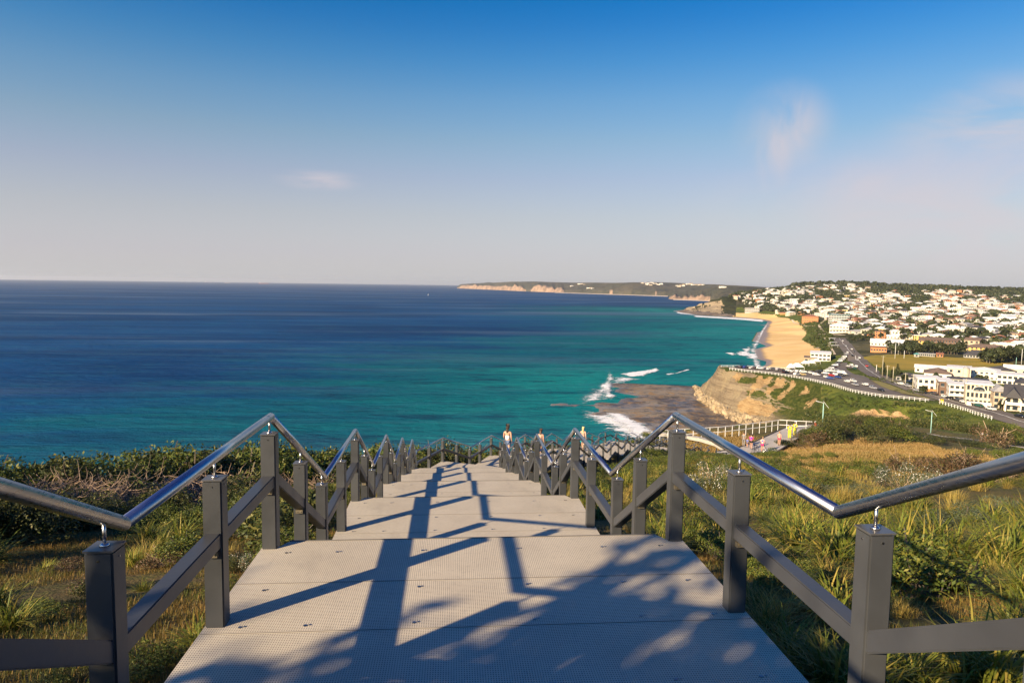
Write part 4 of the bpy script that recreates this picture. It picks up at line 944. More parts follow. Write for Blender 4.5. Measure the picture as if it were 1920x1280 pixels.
# ------------------------------------------------------------------ people
def skinned(name, V, E, Rd, mat, parent, root=0, sub=1):
    me = bpy.data.meshes.new(name); me.from_pydata([tuple(v) for v in V], E, []); o = bpy.data.objects.new(name, me); COL.objects.link(o)
    md = o.modifiers.new('s', 'SKIN'); me.skin_vertices[0].data
    for i, r in enumerate(Rd):
        rx, ry = r if isinstance(r, tuple) else (r, r)
        me.skin_vertices[0].data[i].radius = (rx, ry); me.skin_vertices[0].data[i].use_root = (i == root)
    md.use_smooth_shade = True
    m2 = o.modifiers.new('u', 'SUBSURF'); m2.levels = sub; m2.render_levels = sub
    dg = bpy.context.evaluated_depsgraph_get(); nm = bpy.data.meshes.new_from_object(o.evaluated_get(dg)); nm.name = name
    nm.materials.clear(); nm.materials.append(mat); bpy.data.objects.remove(o); bpy.data.meshes.remove(me)
    return link(name, nm, parent)
def person(loc, heading, label, skin=(.46, .27, .18), hair=(.03, .02, .015), top=None, bottom=None, height=1.68, stride=.25, arms=(.15, -.15), bend=0.0, elbow=(.25, .25), long_hair=False, cap=None, skirt=False, trousers=False, top_kind='shirt', shoes=(.05, .05, .05), back_mark=None, group=None, lean=0.0):
    """standing or walking figure facing local +y; stride = leg swing in metres, arms = arm swing"""
    root = empty('person', loc, heading); tag(root, label, 'person', group); k = height / 1.72
    sk = simple('skin_%d' % int(skin[0] * 1000), skin, .55, 0, .05); rootm = lambda v: Vector(v) * k
    def B(v):                                   # bend of the upper body about the hips
        v = Vector(v)
        if v.z > .95 and bend: d = v - Vector((0, 0, .95)); v = Vector((0, 0, .95)) + Matrix.Rotation(-bend, 3, 'X') @ d
        return v * k
    s = stride
    J = dict(pel=(0, 0, .95), sp=(0, .005, 1.1), ch=(0, .0, 1.28), nb=(0, -.005, 1.43), nt=(0, .0, 1.50), hc=(0, .015, 1.60), ht=(0, .01, 1.68))
    side = {}
    V, Ed, Rr = [], [], []; ix = {}
    def av(n, v, r, p=None):
        ix[n] = len(V); V.append(B(v) if not n.startswith('L') else rootm(v)); Rr.append(tuple(a * k for a in r) if isinstance(r, tuple) else r * k)
        if p: Ed.append((ix[p], ix[n]))
    av('pel', J['pel'], (.125, .095)); av('sp', J['sp'], (.108, .08), 'pel'); av('ch', J['ch'], (.135, .09), 'sp'); av('nb', J['nb'], (.065, .055), 'ch'); av('nt', J['nt'], .048, 'nb'); av('hc', J['hc'], (.074, .088), 'nt'); av('ht', J['ht'], (.058, .066), 'hc')
    arm = {}
    for i, sx in enumerate((-1, 1)):
        sw, el = arms[i], elbow[i]; sh = (sx * .17, 0, 1.38); e = (sx * .215, sw * .5, 1.12); w_ = (sx * .225, sw + el * .5, .88 + abs(el) * .25); n = 'A%d' % i
        av(n + 's', sh, .052, 'ch'); av(n + 'e', e, .038, n + 's'); av(n + 'w', w_, .026, n + 'e'); hd = Vector(w_) + (Vector(w_) - Vector(e)).normalized() * .05; av(n + 'h', hd, (.036, .018), n + 'w'); arm[i] = (sh, e, w_, hd)
        ph = (1 if i == 0 else -1) * s; hip = (sx * .09, 0, .90); kn = (sx * .10, ph * .55 + .03, .50); an = (sx * .10, ph, .09 + (.05 if ph < 0 else 0)); to = (sx * .11, ph + .15, .03)
        av('L%dh' % i, hip, .085, 'pel'); av('L%dk' % i, kn, .055, 'L%dh' % i); av('L%dc' % i, tuple((Vector(kn) * .65 + Vector(an) * .35 + Vector((0, -.02, 0)))), .054, 'L%dk' % i); av('L%da' % i, an, .036, 'L%dc' % i); av('L%dt' % i, to, (.035, .028), 'L%da' % i)
        arm[i + 2] = (hip, kn, an, to)
    # five short finger chains rooted in each palm belong to the same body mesh
    body = skinned('body', V, Ed, Rr, sk, root, 0, 2)
    extra = MB()
    for i, sx in enumerate((-1, 1)):
        sh, e, w_, hd = arm[i]; d = (Vector(hd) - Vector(e)).normalized(); sd = Vector((0, 1, 0)); sd = (sd - d * sd.dot(d)).normalized()
        for f, (off, ln) in enumerate([(-.026, .055), (-.009, .072), (.009, .078), (.026, .07)]):
            a = Vector(hd) + sd * off + d * .015; b = a + d * ln * .55 + Vector((-sx * .006, 0, 0)); c = b + (d * .8 + Vector((-sx * .35, 0, 0))).normalized() * ln * .45
            extra.tube([B(a), B(b), B(c)], [.0085 * k, .008 * k, .006 * k], 6)
        a = Vector(w_) + d * .02 + sd * .024; extra.tube([B(a), B(a + sd * .025 + d * .02), B(a + sd * .035 + d * .048)], [.011 * k, .010 * k, .008 * k], 6)
    # nose, ears
    extra.tube([B((0, .095, 1.615)), B((0, .118, 1.585))], [.008 * k, .014 * k], 6)
    for sx in (-1, 1): extra.tube([B((sx * .072, .01, 1.62)), B((sx * .084, .0, 1.60)), B((sx * .076, .01, 1.57))], [.008 * k, .014 * k, .008 * k], 6)
    bm = bmesh.new(); bm.from_mesh(body.data); n0 = len(bm.verts); vs = [bm.verts.new(v) for v in extra.v]
    for f in extra.f:
        try: bm.faces.new([vs[i] for i in f]).smooth = True
        except ValueError: pass
    bm.to_mesh(body.data); bm.free()
    m = MB()
    for sx in (-1, 1): m.tube([B((sx * .03, .098, 1.615)), B((sx * .03, .104, 1.615))], .009 * k, 6)
    m.build('eyes', simple('eye_dark', (.03, .02, .02), .3), body)
    m = MB(); m.tube([B((-.02, .098, 1.555)), B((0, .103, 1.553)), B((.02, .098, 1.555))], .005 * k, 5); m.build('mouth', simple('lips', (.40, .14, .12), .5), body)
    hm = simple('hair_%d' % int(hair[0] * 1000), hair, .6, 0, .2, 30)
    hv_ = [B((0, .02, 1.665)), B((0, -.035, 1.64)), B((0, -.055, 1.58))]; hr = [(.070 * k, .078 * k), (.085 * k, .07 * k), (.068 * k, .055 * k)]; he = [(0, 1), (1, 2)]
    if long_hair: hv_ += [B((0, -.075, 1.46)), B((0, -.085, 1.34))]; hr += [(.070 * k, .035 * k), (.045 * k, .02 * k)]; he += [(2, 3), (3, 4)]
    skinned('hair', hv_, he, hr, hm, root, 1, 2)
    if cap: 
        skinned('cap', [B((0, .01, 1.67)), B((0, -.01, 1.705)), B((0, .10, 1.66)), B((0, .17, 1.645))], [(0, 1), (0, 2), (2, 3)], [(.088 * k, .092 * k), (.05 * k, .05 * k), (.07 * k, .012 * k), (.05 * k, .008 * k)], simple('cap_%d' % int(cap[0] * 1000 + cap[1] * 77), cap, .8), root, 0, 2)
    def cloth(name, names, rad, c):
        mp = {n: i for i, n in enumerate(names)}; ve = [V[ix[n]] for n in names]; inv = {v: n for n, v in ix.items()}
        ed = [(mp[inv[a]], mp[inv[b]]) for a, b in Ed if inv[a] in mp and inv[b] in mp]
        return skinned(name, ve, ed, [tuple(q * k for q in r) if isinstance(r, tuple) else r * k for r in rad], c, root, 0, 2)
    cm = lambda c, nm: simple('cloth_%s_%d_%d_%d' % (nm, int(c[0] * 99), int(c[1] * 99), int(c[2] * 99)), c, .85, 0, .12, 14)
    if top:
        if top_kind == 'shirt': cloth('shirt', ['pel', 'sp', 'ch', 'A0s', 'A0e', 'A1s', 'A1e'], [(.140, .112), (.128, .10), (.150, .106), .066, .050, .066, .050], cm(top, 't'))
        elif top_kind == 'singlet': cloth('singlet', ['pel', 'sp', 'ch'], [(.132, .104), (.118, .092), (.143, .100)], cm(top, 't'))
        else: cloth('strapless_top', ['sp', 'ch'], [(.118, .092), (.140, .098)], cm(top, 't'))
    if bottom:
        if skirt:
            m = MB(); n = 16; r0, r1 = .13, .20; vs = []
            for z_, rr_ in ((1.02, .125), (.92, .155), (.80, .185), (.66, .205)):
                vs += [B((math.cos(j * 6.283 / n) * rr_, math.sin(j * 6.283 / n) * rr_ * .82, z_)) if z_ > .95 else rootm((math.cos(j * 6.283 / n) * rr_, math.sin(j * 6.283 / n) * rr_ * .82, z_)) for j in range(n)]
            m.add(vs, [(i * n + j, i * n + (j + 1) % n, (i + 1) * n + (j + 1) % n, (i + 1) * n + j) for i in range(3) for j in range(n)] + [tuple(range(n))]); m.build('skirt', cm(bottom, 'b'), root, smooth=True)
        else:
            nm = ['pel', 'L0h', 'L1h'] ; rd = [(.142, .116), .103, .103]
            if trousers: nm += ['L0k', 'L0c', 'L0a', 'L1k', 'L1c', 'L1a']; rd += [.075, .068, .058, .075, .068, .058]; cloth('trousers', nm, rd, cm(bottom, 'b'))
            else:
                ve = [V[ix['pel']], V[ix['L0h']], V[ix['L1h']]] + [V[ix['L%dh' % i]] * .5 + V[ix['L%dk' % i]] * .5 for i in (0, 1)]
                skinned('shorts', ve, [(0, 1), (0, 2), (1, 3), (2, 4)], [(.140 * k, .112 * k), .100 * k, .100 * k, .086 * k, .086 * k], cm(bottom, 'b'), root, 0, 2)
    if back_mark:
        m = MB(); m.box(B((0, -.108, 1.26)), (.14 * k, .012, .16 * k)); m.build('back_emblem', simple('emblem', back_mark, .7), root)
    for i in (0, 1):
        hip, kn, an, to = arm[i + 2]
        skinned('shoe', [rootm((an[0], an[1] - .03, an[2] - .035)), rootm((an[0], an[1] + .06, max(.03, an[2] - .05))), rootm((to[0], to[1] + .02, max(.028, an[2] - .055)))], [(0, 1), (1, 2)], [.045 * k, .043 * k, .034 * k], cm(shoes, 's'), root, 1, 2)
    return root
def HD(dx, dy): return -math.atan2(dx, dy)
def on_path(i0, i1, t, off):
    a, b = nodes[i0][0], nodes[i1][0]; q = a.lerp(b, t); d = b - a; hd = math.atan2(d.x, d.y); return q + nv(hd) * off, hd
def stair_spot(px, Y, lift=0):
    """height of stair surface near (x from px, Y)"""
    x = math.tan(az_of(px)) * Y; best = None
    for kind, a, b in runs:
        A_, B_ = nodes[a][0], nodes[b][0]; vx, vy = B_.x - A_.x, B_.y - A_.y; t = max(0, min(1, ((x - A_.x) * vx + (Y - A_.y) * vy) / (vx * vx + vy * vy))); d = math.hypot(x - A_.x - vx * t, Y - A_.y - vy * t)
        if best is None or d < best[0]:
            z = A_.z if kind == 'landing' else A_.z - DH / 6 * math.ceil(max(.001, t) * 6)
            best = (d, z)
    return Vector((x, Y, best[1]))
q = stair_spot(955, 32.8); person(q, HD(.4, .92), 'woman in white singlet, denim shorts and black cap walking down the stairs', (.50, .28, .18), (.04, .025, .018), (.75, .74, .72), (.10, .14, .24), 1.68, .2, (.1, -.12), long_hair=True, cap=(.02, .02, .02), top_kind='singlet')
q = stair_spot(1017, 38.6); person(q, HD(.4, .92), 'woman with dark hair in a black top, half hidden behind the right railing', (.52, .29, .19), (.07, .035, .02), (.02, .02, .02), (.02, .02, .025), 1.66, .2, (.15, -.1), bend=.35, long_hair=True, top_kind='singlet')
q = stair_spot(1101, 46.5); person(q, HD(.45, .9), 'blonde woman in strapless navy top and turquoise skirt on the lower stairs', (.58, .34, .23), (.62, .44, .20), (.025, .02, .06), (.02, .42, .45), 1.68, .28, (.1, -.15), long_hair=True, top_kind='strapless', skirt=True)
# ------------------------------------------------------------------ lower boardwalk
ZB = END.z - CZ
bw = LP(ZB, [(1340, 858), (1345, 846), (1376, 842), (1408, 831), (1478, 799), (1535, 793.5), (1563, 797), (1513, 812), (1441, 857), (1400, 866)])
# keep the stair end joined to the deck
m = MB(); nn = len(bw); m.add([(x, y, z) for x, y, z in bw] + [(x, y, z - .12) for x, y, z in bw], [tuple(range(nn))[::-1], tuple(range(nn, 2 * nn))] + [(j, (j + 1) % nn, nn + (j + 1) % nn, nn + j) for j in range(nn)])
bwo = empty('boardwalk', bw[3]); tag(bwo, 'wide pale boardwalk deck at the foot of the stairs where walkers gather', 'boardwalk')
def local(mb, name, mat, root, **kw):
    mb.v = [tuple(Vector(v) - root.location) for v in mb.v]; return mb.build(name, mat, root, **kw)
M_DECK2 = simple('pale_deck', (.42, .38, .33), .8, 0, .12, .5, 0, .2)
M_KERB = simple('dark_edge_beam', (.06, .05, .045), .7)
M_KERBL = simple('pale_edge_beam', (.38, .35, .30), .8)
bwo.matrix_world = Matrix.Translation(bwo.location)
local(m, 'deck', M_DECK2, bwo)
m = MB()
for a, b in zip(bw[6:9], bw[7:10]): m.beam((a[0], a[1], a[2] - .2), (b[0], b[1], b[2] - .2), .14, .55)
local(m, 'edge_beam', M_KERB, bwo)
m = MB()
for a, b in zip(bw[1:5], bw[2:6]): m.beam((a[0], a[1], a[2] + .02), (b[0], b[1], b[2] + .02), .10, .14)
local(m, 'edge_kerb', M_KERB, bwo)
# dark railing round the stair foot
M_DPOST = simple('dark_post', (.035, .045, .05), .6)
def rail_run(name, pts, hgt, step, pm, rm, label, cat, group=None, bars=(1.0, .45), w_=.09, rw=.05, parent=None, zf=None):
    """post and rail fence along 3-D points"""
    root = empty(name, pts[0]); tag(root, label, cat, group); root.matrix_world = Matrix.Translation(Vector(pts[0])); org = root.location
    dist = 0; nxt = 0; npo = 0
    for a, b in zip(pts[:-1], pts[1:]):
        a, b = Vector(a), Vector(b); L = (b - a).length
        for h_ in bars:
            m = MB(); m.beam(a + Vector((0, 0, hgt * h_)), b + Vector((0, 0, hgt * h_)), rw, rw * 1.6); local(m, 'rail', rm, root)
        while nxt <= dist + L and npo < 100:
            q = a.lerp(b, (nxt - dist) / L); z0 = q.z - .3; d = b - a
            m = MB(); m.box((q.x, q.y, (q.z + hgt + .03 + z0) / 2), (w_, w_, q.z + hgt + .03 - z0), rz=-math.atan2(d.x, d.y)); local(m, 'post', pm, root); nxt += step; npo += 1
        dist += L
    return root
M_WHITE = simple('white_painted_timber', (.74, .72, .68), .6, 0, .08)
zr = ZB
rail_run('white_railing', LP(zr, [(1222, 826), (1262, 822), (1304, 819.5), (1350, 816.5), (1395, 811), (1430, 807), (1461, 802.5), (1522, 806)]), 1.08, 1.15, M_WHITE, M_WHITE, 'pale post and rail barrier curving round the seaward side of the boardwalk', 'railing', None, (1.0, .42), .055, .04)
rail_run('dark_railing', LP(zr, [(1343, 858), (1341, 868), (1368, 866)]), 1.0, 1.2, M_DPOST, M_DPOST, 'short dark railing at the foot of the stairs', 'railing', None, (1.0,), .10, .05)
rail_run('dark_railing', [tuple(Vector(p) + Vector((0, 0, 0))) for p in LP(zr + .4, [(1240, 838), (1262, 841), (1290, 840)])], 1.0, 1.3, M_DPOST, M_DPOST, 'low dark railing beside the pale curved path edge', 'railing', None, (1.0, .5), .10, .05)
# pale curved walkway behind the stair foot
wp = LP(zr, [(1205, 812), (1250, 814), (1285, 818), (1315, 823), (1345, 832), (1362, 842)])
m = MB()
for a, b in zip(wp[:-1], wp[1:]): m.beam((a[0], a[1], a[2] - .02), (b[0], b[1], b[2] - .02), .8, .4)
o = m.build('walkway', M_KERBL); tag(o, kind='structure')
# bikes
M_TYRE = simple('tyre_rubber', (.02, .02, .02), .8); M_RIM = simple('alloy', (.55, .55, .56), .3, 1.0)
def bicycle(loc, hd, frame, label):
    root = empty('bicycle', loc, hd); tag(root, label, 'bicycle', 'bicycles held on the boardwalk'); fm_ = simple('frame_%d' % int(frame[0] * 100), frame, .4)
    for y in (-.50, .50):
        pts = [(0, y + .33 * math.cos(a * .3307), .34 + .33 * math.sin(a * .3307)) for a in range(20)]
        m = MB(); m.tube(pts, .016, 6, cap=False); wh = m.build('wheel', M_TYRE, root, smooth=True)
        m = MB()
        for a in range(0, 20): m.tube([(0, y, .34), (0, y + .31 * math.cos(a * .314), .34 + .31 * math.sin(a * .314))], .002, 3, cap=False)
        m.tube([(-.04, y, .34), (.04, y, .34)], .02, 8); m.build('spokes', M_RIM, wh)
    m = MB()
    for a, b in [((0, -.5, .34), (0, -.08, .30)), ((0, -.5, .34), (0, -.18, .86)), ((0, -.08, .30), (0, -.2, .92)), ((0, -.08, .30), (0, .36, .80)), ((0, -.18, .84), (0, .34, .88)), ((0, .33, .95), (0, .5, .34))]: m.tube([a, b], .016, 8)
    m.build('frame', fm_, root, smooth=True)
    m = MB(); m.tube([(-.27, .28, 1.02), (-.1, .33, 1.0), (.1, .33, 1.0), (.27, .28, 1.02)], .012, 8); m.tube([(0, .33, .95), (0, .33, 1.0)], .014, 8); m.build('handlebar', M_TYRE, root, smooth=True)
    m = MB(); m.tube([(0, -.34, .95), (0, -.2, .97), (0, -.06, .95)], [.065, .04, .018], 8); m.build('saddle', M_TYRE, root, smooth=True)
    m = MB(); m.tube([(0, -.08, .30), (.07, -.08, .30), (.07, -.02, .16)], .01, 6); m.tube([(-.07, -.08, .30), (-.07, -.14, .44)], .01, 6); m.build('crank', M_RIM, root)
def PB(px, py): v = P(px, py, ZB); return Vector(v)
away = HD(.55, .85)
person(PB(1394, 837.5), away, 'person in a grey t-shirt and grey trousers at the left of the boardwalk group', (.50, .30, .2), (.06, .035, .02), (.24, .22, .20), (.20, .18, .17), 1.72, .18, trousers=True)
person(PB(1408, 842), away, 'cyclist in pink and blue top and black shorts walking a bicycle', (.50, .28, .19), (.03, .02, .02), (.75, .07, .30), (.015, .015, .02), 1.74, .15, (.25, .3), elbow=(.5, .6), back_mark=(.03, .05, .40))
person(PB(1429, 848), away, 'cyclist in pale pink top and magenta shorts leaning over a bicycle', (.52, .30, .2), (.25, .15, .08), (.80, .42, .36), (.62, .03, .20), 1.74, .15, (.25, .3), elbow=(.5, .6), bend=.15, back_mark=(.8, .75, .72))
bicycle(PB(1416, 849), HD(.75, .65), (.02, .02, .03), 'dark bicycle beside the cyclist in pink and blue')
bicycle(PB(1433, 850.5), HD(.6, .8), (.5, .5, .52), 'silver bicycle beside the cyclist in magenta shorts')
person(PB(1460.5, 835.5), away, 'runner in pink shorts alone in the middle of the boardwalk', (.56, .32, .22), (.3, .18, .09), (.60, .30, .24), (.55, .05, .12), 1.66, .12, top_kind='strapless')
person(PB(1480, 822.8), away, 'person in yellow hooded suit with a black back patch, left of the yellow pair', (.5, .3, .2), (.05, .03, .02), (.85, .70, .02), (.85, .70, .02), 1.85, .1, trousers=True, back_mark=(.02, .02, .02), cap=(.04, .03, .02), group='pair in yellow suits')
person(PB(1490, 818.5), away, 'person in yellow suit and white hat, right of the yellow pair', (.5, .3, .2), (.05, .03, .02), (.85, .72, .02), (.85, .72, .02), 1.85, .1, trousers=True, back_mark=(.05, .04, .02), cap=(.8, .8, .78), group='pair in yellow suits')
person(PB(1403, 840) + Vector((0, .3, 0)), away, 'child in a blue top beside the person in grey', (.5, .3, .2), (.2, .12, .06), (.12, .16, .40), (.10, .10, .16), 1.1, .12)
# marker and solar lamps
def lamp(px, py, top_py, label):
    h = HIT(px, py); L = (py - top_py) / F * h.y * 1.0; root = empty('solar_lamp', h); tag(root, label, 'street lamp', 'solar lamps along the coastal path')
    m = MB(); m.tube([(0, 0, -.3), (0, 0, L * .55), (0, 0, L)], [.075, .065, .05], 10); m.build('pole', simple('lamp_pole_green', (.30, .50, .44), .5), root, smooth=True)
    Rm = Matrix.Rotation(R(-32), 3, 'Y') @ Matrix.Rotation(R(20), 3, 'X')
    m = MB(); m.box((.28, 0, L - .15), (1.05, .65, .05), M=Matrix.Rotation(R(-25), 3, 'Z') @ Matrix.Rotation(R(52), 3, 'Y')); pn = m.build('solar_panel', simple('solar_cell', (.02, .025, .05), .2), root)
    m = MB(); m.box((.31, .0, L - .17), (1.10, .70, .03), M=Matrix.Rotation(R(-25), 3, 'Z') @ Matrix.Rotation(R(52), 3, 'Y')); m.build('panel_frame', M_WHITE, pn)
    m = MB(); m.beam((0, 0, L), (-.85, .1, L + .22), .07, .05); m.box((-.75, .09, L + .19), (.5, .16, .07), M=Matrix.Rotation(R(14), 3, 'Y')); m.build('lamp_head', M_WHITE, root)
lamp(1542, 800, 752, 'left solar street lamp with tilted panel, rising from the shrubs by the boardwalk end')
lamp(1745, 812, 768, 'right solar street lamp with tilted panel, above the coastal path')
q = PB(1529, 797.5); root = empty('marker_post', q); tag(root, 'small red and white marker standing past the end of the white railing', 'marker')
m = MB(); m.tube([(0, 0, 0), (0, 0, .4)], [.18, .13], 10); m.build('body', simple('signal_red', (.55, .04, .03), .5), root); m = MB(); m.tube([(0, 0, .4), (0, 0, .56), (0, 0, .6)], [.135, .11, .04], 10); m.build('cap', M_WHITE, root)
# coastal path on the right with two walkers
def ribbon(name, pts, w0, mat, lift=.12, n=60, kind='structure', fixz=None, w1=None, under=0):
    """strip laid on the land along a polyline"""
    L = [0]; P3 = [Vector((p[0], p[1], 0)) for p in pts]
    for a, b in zip(P3[:-1], P3[1:]): L.append(L[-1] + (b - a).length)
    V = []; Fc = []; K = 5
    for i in range(n + 1):
        s = L[-1] * i / n; j = max(k for k in range(len(L) - 1) if L[k] <= s + 1e-6); t = (s - L[j]) / (L[j + 1] - L[j] + 1e-9); q = P3[j].lerp(P3[j + 1], t)
        s2 = min(L[-1], s + 1); j2 = max(k for k in range(len(L) - 1) if L[k] <= s2 + 1e-6); q2 = P3[j2].lerp(P3[j2 + 1], (s2 - L[j2]) / (L[j2 + 1] - L[j2] + 1e-9))
        s1 = max(0, s - 1); j1 = max(k for k in range(len(L) - 1) if L[k] <= s1 + 1e-6); q1 = P3[j1].lerp(P3[j1 + 1], (s1 - L[j1]) / (L[j1 + 1] - L[j1] + 1e-9))
        d = (q2 - q1).normalized(); nr = Vector((d.y, -d.x, 0)); w_ = w0 if w1 is None else w0 + (w1 - w0) * i / n
        zz = []
        for k in range(K):
            c = q + nr * w_ * (k / (K - 1) - .5); zz.append((c.x, c.y, gz(c.x, c.y)))
        if fixz == 'level': mz = sum(z[2] for z in zz) / K; zz = [(a, b, max(mz, c - .0) if False else (mz * .6 + c * .4)) for a, b, c in zz]
        V += [(a, b, c + lift) for a, b, c in zz]
    for i in range(n):
        for k in range(K - 1): q = i * K + k; Fc.append((q, q + 1, q + K + 1, q + K))
    me = np_mesh(name, V, Fc, mat); o = link(name, me)
    if kind: tag(o, kind=kind)
    return o
M_CONC = simple('path_concrete', (.50, .42, .33), .85, 0, .12, .3)
hp = [HIT(a, b) for a, b in [(1740, 815), (1770, 819), (1800, 823), (1840, 829), (1880, 836), (1925, 842)]]
ribbon('path', [(h.x, h.y) for h in hp if h], 2.6, M_CONC, .15, 40)
h = HIT(1841, 829); person(h, HD(-1, .2), 'walker with grey hair and grey top on the coastal path at far right', (.5, .3, .2), (.45, .42, .4), (.30, .26, .24), (.2, .18, .16), 1.7, .2, trousers=True)
h = HIT(1848, 830); person(h, HD(-1, .2), 'walker in a blue top on the coastal path at far right', (.5, .3, .2), (.1, .06, .04), (.12, .25, .55), (.1, .1, .12), 1.65, .2, trousers=True)
# ------------------------------------------------------------------ roads, fences and cars on the headland
def mat_asphalt():
    t = NT('asphalt'); p = t.pos(); a = t.noise(p, .05, 5, .6); b = t.noise(p, .5, 4, .7); s = t.noise(p, .25, 4, .6, stretch=(.3, 2.5, 1))
    col = t.mix(t.step(a, .35, .65), (.135, .115, .10), (.175, .15, .125)); col = t.mix(t.step(s, .55, .7, 0, .5), col, (.10, .088, .08)); col = t.mix(t.step(b, .6, .8, 0, .4), col, (.21, .18, .15))
    return t.bsdf(col, .9, 0, None, .2)
M_ASPH = mat_asphalt(); M_LINE = simple('road_paint', (.62, .60, .55), .8, 0, .15, .5)
M_VERGE = simple('verge_grass', (.20, .17, .045), .95, 0, .25, .4)
def sheet(name, poly, mat, step=4.0, lift=.15, kind='structure'):
    pts = [Vector((p[0], p[1])) for p in poly]; n = len(pts); bd = []
    for a, b in zip(pts, pts[1:] + pts[:1]):
        k = max(1, int((b - a).length / step)); bd += [a.lerp(b, i / k) for i in range(k)]
    xs = [p.x for p in pts]; ys = [p.y for p in pts]; gx_, gy_ = np.meshgrid(np.arange(min(xs), max(xs), step), np.arange(min(ys), max(ys), step))
    ins = inside(gx_, gy_, [(p.x, p.y) for p in bd]) & (dist_line(gx_, gy_, [(p.x, p.y) for p in bd] + [(bd[0].x, bd[0].y)]) > step * .4)
    al = bd + [Vector((float(a), float(b))) for a, b in zip(gx_[ins], gy_[ins])]; m = len(bd)
    vo, ed, fc, *_ = delaunay_2d_cdt(al, [(i, (i + 1) % m) for i in range(m)], [], 1, 1e-4)
    me = np_mesh(name, [(v.x, v.y, gz(v.x, v.y) + lift) for v in vo], [tuple(f) for f in fc], mat, True)
    if len(me.polygons) and sum(p.normal.z for p in me.polygons[:20]) < 0: me.flip_normals()
    o = link(name, me)
    if kind: tag(o, kind=kind)
    return o
def PX(L, z=-46): return [P(a, b, z)[:2] for a, b in L]
RD = [(1573, 634), (1581, 645), (1590, 655), (1600, 666), (1613, 680), (1628, 694), (1648, 707), (1680, 720), (1720, 733), (1760, 745), (1800, 757), (1850, 771), (1900, 787), (1960, 806)]
rdw = [HIT(a, b) for a, b in RD]; rdw = [(h.x, h.y) for h in rdw if h]
ribbon('road', rdw, 13.0, M_ASPH, .28, 160, w1=10.0)
ribbon('road_marking', rdw, .35, M_LINE, .36, 160)
sheet('car_park', PX([(1362, 689.5), (1400, 690), (1440, 692), (1480, 695.5), (1505, 696), (1530, 693), (1550, 687), (1566, 676), (1582, 662), (1590, 664), (1588, 680), (1600, 690), (1618, 702), (1650, 718), (1700, 737), (1748, 749), (1756, 753.5), (1700, 748), (1640, 742), (1600, 734), (1560, 722.5), (1520, 713), (1480, 705.5), (1440, 700), (1400, 696.5), (1370, 693)]), M_ASPH, 5, .20)
sheet('grass_verge', PX([(1630, 712), (1648, 714), (1690, 730), (1735, 744), (1750, 749), (1735, 747.5), (1690, 738), (1650, 723)]), M_VERGE, 3, .42)
sheet('grass_verge', PX([(1500, 697.5), (1528, 695), (1545, 690.5), (1530, 688.5), (1512, 691)]), M_VERGE, 4, .5)
sheet('grass_verge', PX([(1648, 700), (1668, 712), (1700, 722), (1740, 735), (1755, 739), (1735, 729), (1700, 716), (1672, 706)]), M_VERGE, 3, .35)
for k, L in enumerate([[(1528, 712), (1580, 713), (1625, 722)], [(1520, 707), (1575, 709.5), (1632, 720)]]): ribbon('road_marking', PX(L), .3, M_LINE, .34, 40)
wl = (1.0, .45)
def fpt(L): return [(x, y, gz(x, y) + .15) for x, y in [P(a, b, -45.7)[:2] for a, b in L]]
G_F = 'white fences along the cliff top road'
for L, lb in [([(1368, 694), (1400, 698), (1440, 702)], 'white post and rail fence on the tip of the headland above the cliff'),
              ([(1441, 702.2), (1480, 707), (1520, 714.5), (1560, 724)], 'white post and rail fence edging the car park above the sandstone slope'),
              ([(1561, 724.3), (1600, 735.5), (1640, 744), (1655, 746)], 'middle stretch of white fence below the parked cars'),
              ([(1656, 746.2), (1700, 750), (1742, 753.5)], 'white fence stretch with close posts above the green slope'),
              ([(1762, 757.5), (1800, 768.5), (1830, 780), (1861, 789.5)], 'rightmost white fence running down beside the road')]:
    rail_run('white_fence', fpt(L), 1.15, 1.9, M_WHITE, M_WHITE, lb, 'fence', G_F, wl, .16, .07)
rail_run('white_fence', [(x, y, gz(x, y) + .1) for x, y in PX([(1352, 689), (1385, 689.2), (1430, 691), (1478, 694)])], 1.1, 3.5, M_WHITE, M_WHITE, 'white fence at the back of the headland car row, facing the beach', 'fence', G_F, wl, .16, .07)
# cars
M_GLASS = simple('car_glass', (.02, .025, .03), .08, 0, .1); M_HEAD = simple('headlight', (.7, .7, .68), .15); M_TAIL = simple('tail_light', (.45, .02, .02), .3)
def car_shape(kind):
    if kind == 'sedan': pr = [(-2.2, .35), (-2.25, .75), (-2.1, .95), (-1.45, 1.0), (-1.0, 1.40), (.35, 1.42), (1.05, 1.02), (2.0, .88), (2.22, .68), (2.2, .35)]; L = 3
    elif kind == 'wagon': pr = [(-2.25, .38), (-2.28, .95), (-2.15, 1.1), (-1.9, 1.62), (-1.5, 1.70), (.35, 1.66), (1.05, 1.12), (2.05, 1.0), (2.25, .75), (2.22, .38)]
    elif kind == 'hatch': pr = [(-1.9, .35), (-1.95, .85), (-1.8, 1.0), (-1.5, 1.42), (-1.0, 1.48), (.35, 1.46), (1.0, 1.05), (1.75, .92), (1.95, .70), (1.92, .35)]
    elif kind == 'van': pr = [(-2.5, .4), (-2.52, 1.0), (-2.5, 1.5), (-2.42, 2.0), (-2.2, 2.1), (1.2, 2.08), (1.85, 1.25), (2.35, 1.1), (2.5, .8), (2.45, .4)]
    else: pr = [(-2.6, .5), (-2.62, 1.0), (-2.5, 1.05), (-.75, 1.05), (-.55, 1.65), (.55, 1.68), (1.15, 1.15), (2.3, 1.05), (2.5, .8), (2.48, .5)]
    return pr
